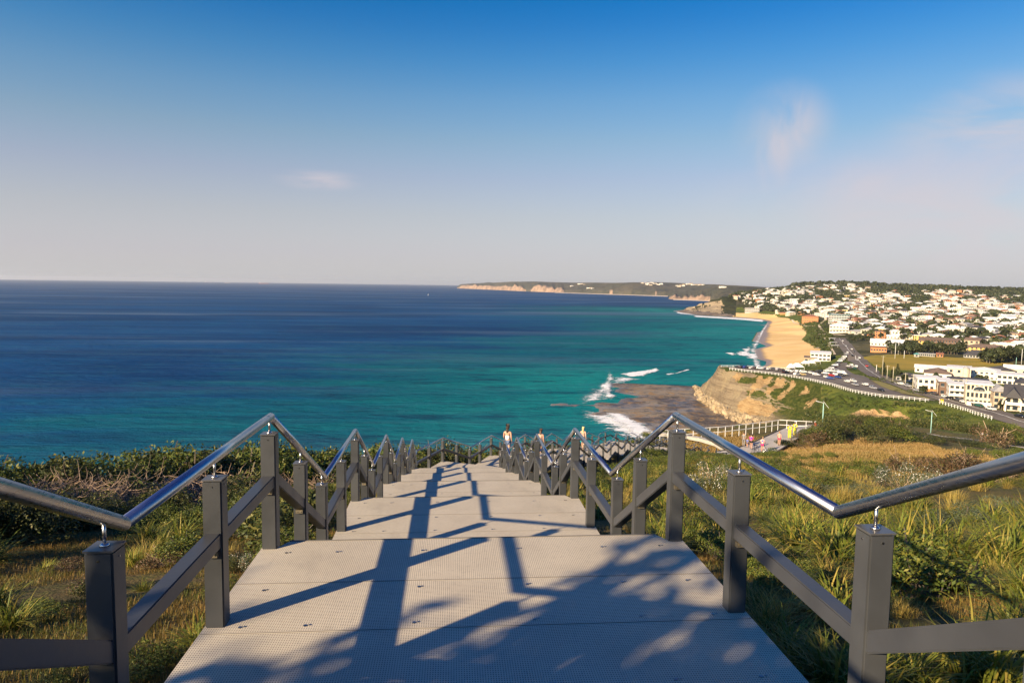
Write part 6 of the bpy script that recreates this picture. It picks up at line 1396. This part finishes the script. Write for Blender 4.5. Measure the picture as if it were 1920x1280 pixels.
for i, (x, y, px, py, z) in enumerate(placed):
    v = random.choices(VAR, wts)[0]; rz = -math.atan2(x, y) + random.choice([0, 0, .25, -.3, .6, -.5, 1.57]) ; s = random.uniform(.9, 1.2)
    if y > 1500: s *= 1.12
    if i < 285:
        o = link('house', v[0]); o.location = (x, y, z - .3); o.rotation_euler = (0, 0, rz); o.scale = (s, s, s)
        rfn = {'hip': 'hipped', 'flat': 'flat', 'gable': 'gabled', 'gable_side': 'gabled', 'skillion': 'tilted'}[v[3]]
        lb = ('two storey ' if v[5] == 2 else 'low ') + v[2] + ' house with ' + v[4] + ' ' + rfn + ' roof ' + next(b for a, b in BANDS if py < a)
        zn = next(b for a, b in ZONES if px < a); full = lb + ' ' + zn
        if len(full.split()) > 16: full = lb.replace('two storey ', '2-storey ') + ' ' + zn.replace('of the suburb', 'of town')
        tag(o, ' '.join(full.split()[:16]), 'house', 'houses of the hillside suburb'); HOUSES.append((x, y))
    else:
        b = v[1]; M_ = Matrix.Translation((x, y, z - .3)) @ Matrix.Rotation(rz, 4, 'Z') @ Matrix.Scale(s, 4); SP.append((b, M_, v))
# the farthest roofs beyond the first three hundred: one mesh
big = MB(); mats_all = [WM[k] for k in WALLS] + [RM[k] for k in ROOFS] + [M_WIN]; kw, kr = list(WALLS), list(ROOFS)
for b, M_, v in SP:
    mi = [kw.index(v[2]), len(kw) + kr.index(v[4]), len(kw) + len(kr)]; n = len(big.v); big.v += [tuple(M_ @ Vector(q)) for q in b.v]; big.f += [tuple(k + n for k in f) for f in b.f]; big.m += [mi[k] for k in b.m]
o = big.build('distant_houses', mats_all); tag(o, 'far pale houses crowding the upper hillside', 'houses', kind='stuff')
# ------------------------------------------------------------------ trees of the suburb
L_TREE = leafmat('tree_leaf', [(.040, .050, .018), (.026, .034, .012), (.075, .078, .028)], .3, .15, .15)
M_TRNK = simple('tree_trunk', (.12, .09, .06), .9)
def tree_proto(n, rx, rz, leaf, seed):
    r = np.random.RandomState(seed); cm = leaf_bush('tree', [L_TREE, M_TRNK], n, rx, rz, leaf, seed, 8, 5, .3); co = np.empty(len(cm.vertices) * 3, np.float32); cm.vertices.foreach_get('co', co); co = co.reshape(-1, 3); co[:, 2] += rz * .32; cm.vertices.foreach_set('co', co.ravel()); cm.update()
    return cm
TP = [tree_proto(420, 3.0, 4.2, .62, s) for s in (31, 32, 33, 34)]
TR = [(0, 0, -1.5), (.1, .05, 1.2), (0, .1, 2.6)]; mtr = MB(); mtr.tube(TR, [.28, .22, .12], 7); ME_TR = mtr.mesh('trunk', M_TRNK)
def tree(x, y, s, label, parts=False, kz=1.0):
    z = gz(x, y)
    root = empty('tree', (x, y, z - .2), random.uniform(0, 6)); root.scale = (s, s, s * kz); tag(root, label, 'tree', 'trees among the houses'); link('trunk', ME_TR, root); link('crown', random.choice(TP), root)
nt = 0; tp = []
def treeat(px, py, s, label):
    h = HIT(px, py)
    if h is None or h.z < 8: return
    tree(h.x, h.y, s, label)
for a in np.linspace(1672, 1800, 24): treeat(a, random.uniform(661, 665), random.uniform(1.3, 2.0), 'dark tree in the row behind the sports field')
for a in np.linspace(1845, 1925, 16): treeat(a, random.uniform(672, 682), random.uniform(1.4, 2.1), 'dark tree in the clump at the right end of the sports field')
for a in np.linspace(1780, 1815, 7): treeat(a, random.uniform(634, 640), random.uniform(1.3, 1.9), 'dark tree between the brown flats and the cream flats')
for a in np.linspace(1595, 1635, 8): treeat(a, random.uniform(634, 640), random.uniform(.8, 1.2), 'small tree by the road at the edge of the suburb')
for a, b in [(1690, 712), (1694, 716), (1700, 711), (1835, 716), (1845, 718), (1733, 740), (1800, 748), (1878, 768), (1755, 712)]: treeat(a, b, .75, 'garden tree among the white houses by the headland road')
n = 0
while n < 110:
    px = random.uniform(1385, 1925); ty, by = top_y(px) - 2, bot_y(px) + 3; py = ty + (by - ty) * random.random() ** .6; h = HIT(px, py)
    if h is None or h.z < 9: n += 1; continue
    if min((math.hypot(h.x - a, h.y - b) for a, b in HOUSES[:260]), default=99) < 7: n += .2; continue
    tree(h.x, h.y, random.uniform(1.0, 1.9), 'dark tree ' + next(b for a, b in BANDS if py < a) + ' ' + next(b for a, b in ZONES if px < a)); n += 1
# woods on the ridge and in the gullies: mass of crowns in one mesh
def crowns(name, pts, label, mat=None, leaf=1.3, n=34, seed=3):
    r = np.random.RandomState(seed); V = []; 
    for (x, y, z, s) in pts:
        d = r.randn(n, 3); d /= np.linalg.norm(d, axis=1)[:, None]; d[:, 2] = np.abs(d[:, 2]) * .9 - .1; c = np.array([x, y, z + 1.6 * s]) + d * np.array([1, 1, .9]) * s * (2.2 + .8 * r.rand(n, 1))
        nr = d + r.randn(n, 3) * .5; nr /= np.linalg.norm(nr, axis=1)[:, None]; t = np.cross(nr, r.randn(n, 3)); t /= np.linalg.norm(t, axis=1)[:, None]; bt = np.cross(nr, t); l = leaf * s * (.5 + .5 * r.rand(n, 1))
        V.append(np.stack([c - t * l, c + bt * l * .7, c + t * l, c - bt * l * .7], 1))
    V = np.concatenate(V).reshape(-1, 3); o = link(name, np_mesh(name, V, np.arange(len(V)).reshape(-1, 4), mat or L_TREE)); tag(o, label, 'woodland', kind='stuff'); return o
pts = []
r_ = random.Random(5)
while len(pts) < 2300:
    px = r_.uniform(1368, 1935); py = r_.uniform(530, bot_y(px)); 
    if not (wood(px, py) or py < top_y(px) + 3 or r_.random() < .10): continue
    h = HIT(px, py)
    if h is None:
        if py < 548 and r_.random() < .3:
            h = HIT(px, py + 8)
            if h is None: continue
        else: continue
    if h.z < 10: continue
    pts.append((h.x, h.y, h.z, r_.uniform(1.3, 2.6)))
crowns('woodland', pts, 'dark woodland on the ridges and between the houses')
# skyline edge trees stand on the brow
pts = []
for _ in range(500):
    px = r_.uniform(1480, 1935); lo, hi = 530.0, 560.0
    for _k in range(9):
        m_ = (lo + hi) / 2
        if HIT(px, m_) is None: lo = m_
        else: hi = m_
    h = HIT(px, hi + .3)
    if h: pts.append((h.x, h.y, h.z, r_.uniform(1.6, 3.4) * (1.4 if px < 1640 else 1.1)))
crowns('ridge_woodland', pts, 'dark treetops along the skyline of the suburb', n=26, seed=5)
# scrub on the green slope between cliff and road
L_SLOPE = leafmat('slope_scrub', [(.060, .085, .016), (.038, .056, .013), (.12, .115, .03)], 0, .2, .08)
pts = []
while len(pts) < 480:
    px = r_.uniform(1420, 1920); py = r_.uniform(700, 800); h = HIT(px, py)
    if h is None or math.hypot(h.x, h.y) < 150 or math.hypot(h.x, h.y) > 420: continue
    if h.z > CZ - 46.4 or px < 1510: continue
    if 1575 < px < 1706 and 764 < py < 790 or 1500 < px < 1536 and 718 < py < 762: continue
    pts.append((h.x, h.y, h.z - 1.1 * .5, r_.uniform(.2, .45)))
crowns('slope_scrub', pts, 'low green scrub covering the slope below the road', L_SLOPE, 1.1, 26, 9)
pts = []
while len(pts) < 500:
    px = r_.uniform(1485, 1560); py = r_.uniform(602, 668); h = HIT(px, py)
    if h is None or px < interp([(600, 1486), (615, 1505), (630, 1520), (640, 1510), (652, 1528), (664, 1548), (670, 1560)], py): continue
    if 1500 < px: pts.append((h.x, h.y, h.z - .8, r_.uniform(.5, .9)))
crowns('dune_scrub', pts, 'green scrub on the dunes behind the beach', L_SLOPE, 1.1, 24, 10)
# Norfolk pines by the road
def pine(px, yb, yt, label):
    h = HIT(px, yb); H_ = (yb - yt) / F * h.y; root = empty('pine_tree', h); tag(root, label, 'pine tree', 'pines beside the road'); m = MB(); m.tube([(0, 0, -.5), (0, 0, H_)], [.3, .05], 7); m.build('trunk', M_TRNK, root)
    r = np.random.RandomState(int(px)); V = []
    for t in range(13):
        z0 = H_ * (.12 + .86 * t / 12); R0 = H_ * .26 * (1 - t / 13.5)
        for b in range(9):
            a = b * .698 + t * .4 + r.rand() * .2
            for s in range(9):
                rr_ = R0 * (s + 1) / 9; p = np.array([math.cos(a) * rr_, math.sin(a) * rr_, z0 + rr_ * .12]); n = r.randn(3); n /= np.linalg.norm(n); t_ = np.cross(n, [0, 0, 1.]); t_ /= np.linalg.norm(t_) + 1e-9; l = .3 + .22 * r.rand(); bt = np.cross(n, t_)
                V += [tuple(p - t_ * l), tuple(p + bt * l * .6), tuple(p + t_ * l), tuple(p - bt * l * .6)]
    link('crown', np_mesh('crown', V, np.arange(len(V)).reshape(-1, 4), L_TREE), root)
pine(1656, 705, 677, 'left Norfolk pine standing at the near corner of the field'); pine(1682, 712, 680, 'right Norfolk pine before the carport house'); pine(1672, 709, 692, 'smallest Norfolk pine between the other two')
# ------------------------------------------------------------------ far coast
def mat_farcoast():
    t = NT('far_coast'); p = t.pos(); g = t.n('NewGeometry'); sp = t.n('SeparateXYZ'); t.set(sp.inputs[0], p); at = t.n('Attribute'); at.attribute_name = 'bare'
    a = t.noise(p, .0035, 6, .65); b = t.noise(p, .012, 6, .7)
    col = t.mix(t.step(a, .4, .6), (.070, .070, .048), (.105, .092, .062)); col = t.mix(t.step(b, .50, .66), col, (.040, .042, .032))
    rock = t.mix(t.step(b, .4, .62), (.40, .27, .185), (.22, .155, .11))
    m = t.step(t.math('ADD', at.outputs['Fac'], t.math('MULTIPLY', t.math('SUBTRACT', b, .5), 1.5)), .45, .62)
    return t.bsdf(t.mix(m, col, rock), .95, 0, t.bump(b, 1, 25.0), .1)
M_FAR = mat_farcoast()
def coast(name, base, top, back, bare, seed):
    xs = np.linspace(base[0][0], base[-1][0], 220); K = 26; V = []; A_ = []
    for i, px in enumerate(xs):
        bx, by, bz = P(px, interp(base, px), -CZ + .3); d = np.array([bx, by]); L = np.linalg.norm(d); u_ = d / L
        bk = back * (.8 + .4 * math.sin(px * .03 + seed)); v = ray(px, interp(top, px)); D = L + bk; zt = CZ + v[2] / math.hypot(v[0], v[1]) * D
        cb = interp(bare, px) * max(.25, 1 + 1.1 * float(noise.noise(Vector((px * .045, seed, 0)))) + .7 * float(noise.noise(Vector((px * .16, seed, 5)))))
        for k in range(K):
            t = k / (K - 1)
            if t < .8:
                q = t / .8; prof = (min(1, q / .07) * cb + (1 - cb) * q) if q < .07 else cb + (1 - cb) * (q ** .8 if cb < .2 else (q - .07) / .93); z = .3 + (zt - .3) * min(1, prof); dd = L + bk * q
            else: q = (t - .8) / .2; z = zt * (1 - q) - 10 * q; dd = D + back * 1.2 * q
            x, y = u_ * dd; nzv = float(noise.noise(Vector((x * .002, y * .002, seed)))) * .10 + float(noise.noise(Vector((x * .008, y * .008, seed)))) * .06
            z += nzv * zt * (1 if .05 < t < .78 else .15) * (1 if t < .9 else 0)
            V.append((x, y, z)); A_.append(1.0 if (t < .8 and (q if t < .8 else 1) < .12 and cb > .15) else (.62 if t < .8 and q < .3 and cb > .3 else 0.0))
    n = len(xs); Fc = [(i * K + k, (i + 1) * K + k, (i + 1) * K + k + 1, i * K + k + 1) for i in range(n - 1) for k in range(K - 1)]
    me = np_mesh(name, V, Fc, M_FAR, True); a = me.attributes.new('bare', 'FLOAT', 'POINT'); a.data.foreach_set('value', np.array(A_, np.float32)); o = link(name, me); tag(o, kind='structure')
    return BVHTree.FromPolygons(V, Fc)
CA_base = [(857, 540.6), (880, 541.4), (900, 542.3), (960, 545), (1000, 546.8), (1050, 548.6), (1100, 550.2), (1150, 552), (1200, 553.6), (1250, 555.2), (1300, 557), (1380, 560), (1480, 565)]
CA_top = [(857, 537.5), (864, 533), (885, 531.3), (905, 530.6), (915, 529), (925, 530), (960, 528), (1000, 527.6), (1040, 529), (1080, 529.8), (1120, 529.8), (1160, 530.3), (1200, 529.3), (1225, 528.8), (1260, 529.8), (1300, 531.8), (1340, 533.3), (1380, 535), (1430, 538), (1480, 541.5)]
bA = coast('far_headland', CA_base, CA_top, 900, [(857, .7), (900, .55), (940, .3), (965, .5), (990, .3), (1010, .45), (1040, .5), (1060, .12), (1480, .08)], 1.0)
bB = coast('wooded_headland', [(1253, 560.2), (1258, 561.2), (1290, 562.4), (1320, 563.8), (1350, 565.6), (1420, 569), (1500, 573)], [(1253, 557), (1258, 552), (1264, 549.8), (1285, 548), (1300, 546), (1320, 541.5), (1350, 537.8), (1400, 537.5), (1450, 539.5), (1500, 541.5)], 700, [(1253, .85), (1262, .7), (1280, .42), (1312, .34), (1335, .12), (1500, .05)], 2.0)
# the long pale beach under the far hills
M_FSAND = simple('far_sand', (.62, .50, .36), .95, 0, .1, .01)
def far_beach(L, w_):
    V = []
    for px, py in L:
        x, y, z = P(px, py, -CZ + .4); u_ = np.array([x, y]) / math.hypot(x, y); V += [(x - u_[0] * w_, y - u_[1] * w_, .35), (x + u_[0] * w_ * 1.2, y + u_[1] * w_ * 1.2, 3.2)]
    n = len(L); o = link('far_beach', np_mesh('far_beach', V, [(2 * i, 2 * i + 2, 2 * i + 3, 2 * i + 1) for i in range(n - 1)], M_FSAND)); tag(o, kind='structure')
far_beach([(1040, 548.6), (1060, 549.2), (1100, 550.6), (1150, 552.3), (1200, 553.9), (1252, 555.6)], 90)
far_beach([(1262, 561.8), (1290, 562.8), (1320, 564), (1352, 565.8)], 40)
ME_FH = [house_proto(26, 16, 2, rf, wl_, rc) for wl_, rf, rc in [('white', 'hip', 'white'), ('white', 'flat', 'white'), ('cream', 'hip', 'terracotta')]]; ME_FH = [a.mesh('house', b) for a, b in ME_FH]
rf_ = random.Random(3)
for px, py in [(1086, 533), (1091, 532.5), (1096, 533.5), (1103, 540.5), (1108, 540), (1111, 541), (1072, 536.5), (1205, 531), (1210, 530.5), (1216, 531.5), (1222, 530.5), (1228, 532), (1234, 534), (1240, 533), (1213, 533.5), (1220, 534.5), (1270, 536), (1276, 535.5), (1282, 534), (1290, 533.2), (1296, 532.6), (1300, 534.5), (1306, 533.8), (1312, 534.6), (1318, 534.2), (1274, 537.5), (1282, 536.5), (1353, 538.8), (1358, 539)]:
    v = Vector(ray(px, py)).normalized(); h = None
    for b_ in (bB, bA):
        h = b_.ray_cast(Vector((0, 0, CZ)), v)[0]
        if h: break
    if h is None: continue
    o = link('house', rf_.choice(ME_FH)); s = rf_.uniform(.7, 1.3); o.location = h; o.rotation_euler = (0, 0, -math.atan2(h.x, h.y) + rf_.uniform(-.5, .5)); o.scale = (s, s, s)
    tag(o, 'tiny pale building on the far coast, ' + ('in the left cluster below the skyline' if px < 1120 else ('clustered on the skyline left of the wooded headland' if px < 1250 else 'clustered on the skyline above the wooded headland')), 'house', 'pale buildings on the far coast')
# ships on the horizon
def ship(px, dist, L, col, label):
    v = ray(px, 534); x, y = v[0] / v[1] * dist, dist; root = empty('cargo_ship', (x, y, 0), -math.atan2(x, y) + .2); tag(root, label, 'ship', 'cargo ships on the horizon')
    m = MB(); h, b = L * .075, L * .07; out = [(-.5, 0), (-.46, -1), (.42, -1), (.5, 0), (.42, 1), (-.46, 1)]; m.add([(a * L, c * b, 0) for a, c in out] + [(a * L * 1.03, c * b, h) for a, c in out], [tuple(range(6, 12))] + [(j, (j + 1) % 6, 6 + (j + 1) % 6, 6 + j) for j in range(6)]); m.build('hull', simple('hull_' + col[0], col[1], .7), root)
    m = MB(); m.box((-L * .40, 0, h + L * .045), (L * .09, b * 1.5, L * .09)); m.box((-L * .40, 0, h + L * .10), (L * .06, b * 1.1, L * .03)); m.build('superstructure', M_WHITE, root)
    for k in (-.1, .1, .3): m = MB(); m.tube([(k * L, 0, h), (k * L, 0, h + L * .09)], L * .006, 6); m.build('mast', simple('mast_grey', (.4, .4, .42), .7), root)
ship(495, 17000, 235, ('red', (.45, .09, .06)), 'red hulled cargo ship on the horizon, right of the other two')
ship(427, 19000, 150, ('ochre', (.50, .38, .22)), 'small ochre cargo ship on the horizon between the other two')
ship(391, 23000, 230, ('pale', (.50, .44, .46)), 'pale cargo ship on the horizon, left of the other two')
x, y, z = P(803, 554, -CZ); root = empty('sailing_boat', (x, y, 0), .5); tag(root, 'tiny white sailing boat alone on the open blue sea', 'boat')
m = MB(); m.add([(-4, 0, 1.2), (0, -1.4, 1.2), (4, 0, 1.4), (0, 1.4, 1.2), (-3.5, 0, -.2), (0, -.8, -.4), (3.2, 0, -.2), (0, .8, -.4)], [(0, 1, 2, 3), (0, 4, 5, 1), (1, 5, 6, 2), (2, 6, 7, 3), (3, 7, 4, 0)]); m.build('hull', M_WHITE, root)
m = MB(); m.tube([(.3, 0, 1.2), (.3, 0, 13)], .12, 6); m.build('mast', M_POLE, root)
m = MB(); m.add([(.1, .1, 2.2), (-3.6, .5, 2.3), (.1, .1, 12.6)], [(0, 1, 2)]); m.add([(.5, .1, 1.8), (3.8, .1, 1.6), (.5, .1, 11.5)], [(0, 1, 2)]); m.build('sail', M_WHITE, root)
# ------------------------------------------------------------------ surf
def mat_foam(name, scale, stretch, cut):
    t = NT(name); p = t.pos(); at = t.n('Attribute'); at.attribute_name = 'edge'
    a = t.noise(p, scale, 6, .68, stretch=stretch, dist=1.0); b = t.noise(p, scale * .22, 4, .6, stretch=stretch, dist=.6)
    f = t.math('ADD', t.math('ADD', t.math('MULTIPLY', at.outputs['Fac'], .40), t.math('MULTIPLY', a, .65)), t.math('MULTIPLY', b, .35))
    return t.bsdf((.80, .80, .78), .7, 0, t.bump(a, .8, .4), .3, t.step(f, cut, cut + .13))
F_WASH = mat_foam('surf_foam', .30, (.7, 1.2, 1), .72); F_LINE = mat_foam('swash_foam', .15, (1, .5, 1), .55); F_THICK = mat_foam('breaker_foam', .55, (.7, 1.2, 1), .68)
def foam(poly, mat, z=.12, res=2.0, hump=0.0, ew=14.0, label='white surf foam'):
    pp = [P(a, b, -CZ)[:2] for a, b in poly]; xs = [q[0] for q in pp]; ys = [q[1] for q in pp]; res = max(res, (max(ys) - min(ys)) / 260)
    X, Y = np.meshgrid(np.arange(min(xs) - 4, max(xs) + 4, res), np.arange(min(ys) - 4, max(ys) + 4, res)); d = dist_line(X, Y, pp + pp[:1]); i = inside(X, Y, pp); e = np.where(i, np.clip(d / ew, 0, 1), 0)
    Z = z + hump * e * (.4 + vnoise(X, Y, 7, 3, 3)) if hump else np.full(X.shape, z); id_ = np.arange(X.size).reshape(X.shape); sel = i[:-1, :-1] | i[1:, 1:]
    q = np.stack([id_[:-1, :-1], id_[:-1, 1:], id_[1:, 1:], id_[1:, :-1]], -1)[sel]
    if not len(q): return
    u, inv = np.unique(q, return_inverse=True); V = np.stack([X, Y, Z], -1).reshape(-1, 3)[u]; me = np_mesh('surf_foam', V, inv.reshape(q.shape), mat, True); a = me.attributes.new('edge', 'FLOAT', 'POINT'); a.data.foreach_set('value', e.ravel()[u].astype(np.float32))
    tag(link('surf_foam', me), label, 'foam', kind='stuff')
foam([(1138, 690), (1146, 689), (1152, 700), (1162, 708), (1156, 716), (1158, 726), (1158, 738), (1168, 744), (1150, 752), (1132, 748), (1118, 744), (1126, 732), (1112, 724), (1128, 714), (1130, 702)], F_THICK, .25, 1.2, .9, 9, 'thick white breaker against the outer edge of the rock shelf')
foam([(1060, 738), (1100, 722), (1130, 705), (1170, 700), (1230, 712), (1180, 726), (1168, 752), (1120, 760), (1070, 775), (1060, 760)], F_WASH, .10, 1.5, 0, 22, 'broken foam round the left tip of the rock shelf')
foam([(1120, 772), (1150, 771), (1180, 775), (1205, 786), (1230, 797), (1245, 812), (1240, 830), (1180, 830), (1150, 800), (1125, 786)], F_THICK, .35, 1.2, .4, 10, 'white wash over the near edge of the rock shelf')
foam([(1060, 762), (1100, 764), (1160, 772), (1230, 790), (1260, 820), (1250, 850), (1150, 830), (1100, 800), (1070, 785)], F_WASH, .14, 1.5, 0, 18, 'foam trails on the turquoise water near the shelf')
foam([(1150, 700), (1200, 694), (1236, 688), (1242, 694), (1215, 706), (1180, 708)], F_WASH, .12, 1.5, .3, 7, 'thin foam of the wave beyond the shelf')
foam([(1226, 689), (1236, 690), (1240, 695), (1230, 699), (1200, 706), (1202, 702)], F_THICK, .2, 1.2, .5, 4, 'small breaker beyond the shelf')
foam([(1240, 700), (1262, 698), (1292, 690), (1298, 693), (1270, 702), (1244, 706)], F_WASH, .12, 1.2, .3, 6, 'short foam line nearer the headland')
foam([(1262, 700), (1280, 694), (1295, 691), (1296, 694), (1268, 702)], F_THICK, .2, 1.0, .4, 3, 'short foam crest nearer the headland')
foam([(1350, 660), (1362, 661), (1374, 659), (1386, 664), (1380, 668), (1362, 665)], F_THICK, .25, 1.5, 1.0, 8, 'white breaker off the beach')
foam([(1372, 664), (1392, 654), (1408, 646), (1416, 636), (1420, 642), (1412, 656), (1416, 664), (1424, 676), (1428, 692), (1430, 704), (1412, 704), (1416, 690), (1410, 676), (1396, 668)], F_LINE, .22, 2.0, .3, 16, 'foam of the shore break along the sand')
foam([(1384, 664), (1396, 656), (1409, 649), (1416, 644), (1418, 649), (1408, 656), (1404, 662), (1414, 670), (1406, 670)], F_THICK, .3, 1.6, .4, 10, 'densest part of the shore break')
foam([(1400, 700), (1412, 690), (1408, 676), (1400, 664), (1406, 652), (1414, 642), (1420, 630), (1432, 612), (1440, 604), (1450, 606), (1440, 618), (1432, 632), (1424, 645), (1420, 656), (1424, 672), (1432, 690), (1436, 702)], F_LINE, .30, 2.2, .2, 10, 'thin swash sliding up the sand')
foam([(1412, 640), (1418, 628), (1428, 614), (1436, 605), (1428, 600), (1444, 601), (1447, 606), (1436, 622), (1426, 636), (1420, 644)], F_THICK, .24, 2.5, .3, 22, 'shore break at the far curve of the beach')
foam([(1300, 594), (1350, 597), (1400, 600.5), (1432, 604), (1438, 600), (1400, 597), (1350, 594), (1300, 591.5)], F_LINE, .2, 3.0, 0, 14, 'thin swash line by the far reef')
foam([(1264, 585.5), (1275, 584.5), (1300, 587.5), (1330, 590), (1300, 590.5), (1272, 588)], F_LINE, .2, 3.0, 0, 14, 'white wash at the tip of the far reef')
# boulders at the foot of the cliff
M_BLD = simple('sandstone_boulder', (.30, .225, .135), .95, 0, .4, .6, .2, .5)
BL = []
for s in range(5):
    bm = bmesh.new(); bmesh.ops.create_icosphere(bm, subdivisions=2, radius=1)
    for v in bm.verts: f = 1 + .38 * noise.noise(v.co * 1.4 + Vector((s * 7, 0, 0))) + .15 * noise.noise(v.co * 4); v.co *= f; v.co.z *= .7
    me = bpy.data.meshes.new('boulder'); bm.to_mesh(me); bm.free(); me.materials.append(M_BLD); BL.append(me)
rb = random.Random(4); foot = [(1308, 733), (1316, 746), (1334, 757), (1350, 768), (1372, 780), (1400, 790), (1430, 797)]
for i in range(190):
    px = 1303 + 120 * rb.random() ** 1.2; py = interp(foot, px) + rb.uniform(-9, 9); h = HIT(px, py)
    if h is None or h.y < 250: continue
    o = link('boulder', rb.choice(BL)); s = rb.uniform(.5, 1.9) * (1.3 if i % 7 == 0 else 1); o.location = h + Vector((0, 0, s * .15)); o.rotation_euler = (rb.random(), rb.random(), rb.random() * 6); o.scale = (s, s * rb.uniform(.7, 1.2), s)
    tag(o, ('large' if s > 2 else 'small') + ' ochre boulder in the rubble below the cliff, at the' + (' seaward corner' if px < 1335 else (' middle' if px < 1380 else ' landward end')), 'boulder', 'boulders at the foot of the cliff')
# ------------------------------------------------------------------ tree behind the viewer whose shade falls on the first landing
def shade_tree(x, y, h, r0, n, leaf, seed, label):
    root = empty('banksia_tree', (x, y, gz(x, y) if abs(x) > 2 else CZ - 1)); tag(root, label, 'tree'); z0 = root.location.z; rr = np.random.RandomState(seed); zc = CZ - H0 + h - z0
    m = MB(); m.tube([(0, 0, -.3), (.1, .05, zc * .4), (0, 0, zc * .8)], [.14, .11, .07], 8); m.build('trunk', M_BARK, root); V = []; mb = MB()
    cl = [(rr.uniform(-1, 1) * r0, rr.uniform(-1, 1) * r0, zc + rr.uniform(-.6, .6) * r0) for _ in range(9)]
    for c in cl: mb.tube([(0, 0, zc * .6), (c[0] * .5, c[1] * .5, (zc * .7 + c[2]) / 2), c], [.05, .03, .012], 5)
    mb.build('branches', M_BARK, root)
    for i in range(n):
        c = cl[rr.randint(9)]; p = np.array(c) + rr.randn(3) * r0 * .26; nr = rr.randn(3); nr /= np.linalg.norm(nr); t = np.cross(nr, rr.randn(3)); t /= np.linalg.norm(t); bt = np.cross(nr, t); l = leaf * rr.uniform(.6, 1.2); V += [tuple(p - t * l), tuple(p + bt * l * .42), tuple(p + t * l), tuple(p - bt * l * .42)]
    link('crown', np_mesh('crown', V, np.arange(len(V)).reshape(-1, 4), L_DRK), root)
shade_tree(-4.4, -.6, 3.0, .85, 560, .17, 3, 'leafy coastal tree behind the viewer shading the first landing')
shade_tree(-6.0, -.6, 2.4, .9, 430, .16, 5, 'lower leafy tree behind the viewer, left of the first one')
shade_tree(-9.2, -2.3, 3.2, 1.1, 900, .15, 7, 'wider leafy tree behind the viewer shading the left bank')
# ------------------------------------------------------------------ air
m = MB(); m.box((0, 11000, 56), (62000, 36000, 144)); hm_ = bpy.data.materials.new('haze_air'); hm_.use_nodes = True; nt = hm_.node_tree; nt.nodes.clear()
ho = nt.nodes.new('ShaderNodeOutputMaterial'); pv = nt.nodes.new('ShaderNodeVolumePrincipled'); pv.inputs['Color'].default_value = (.80, .84, .92, 1); pv.inputs['Density'].default_value = 3.6e-5; pv.inputs['Anisotropy'].default_value = .2
nt.links.new(pv.outputs[0], ho.inputs['Volume']); o = m.build('haze', hm_); tag(o, kind='stuff')
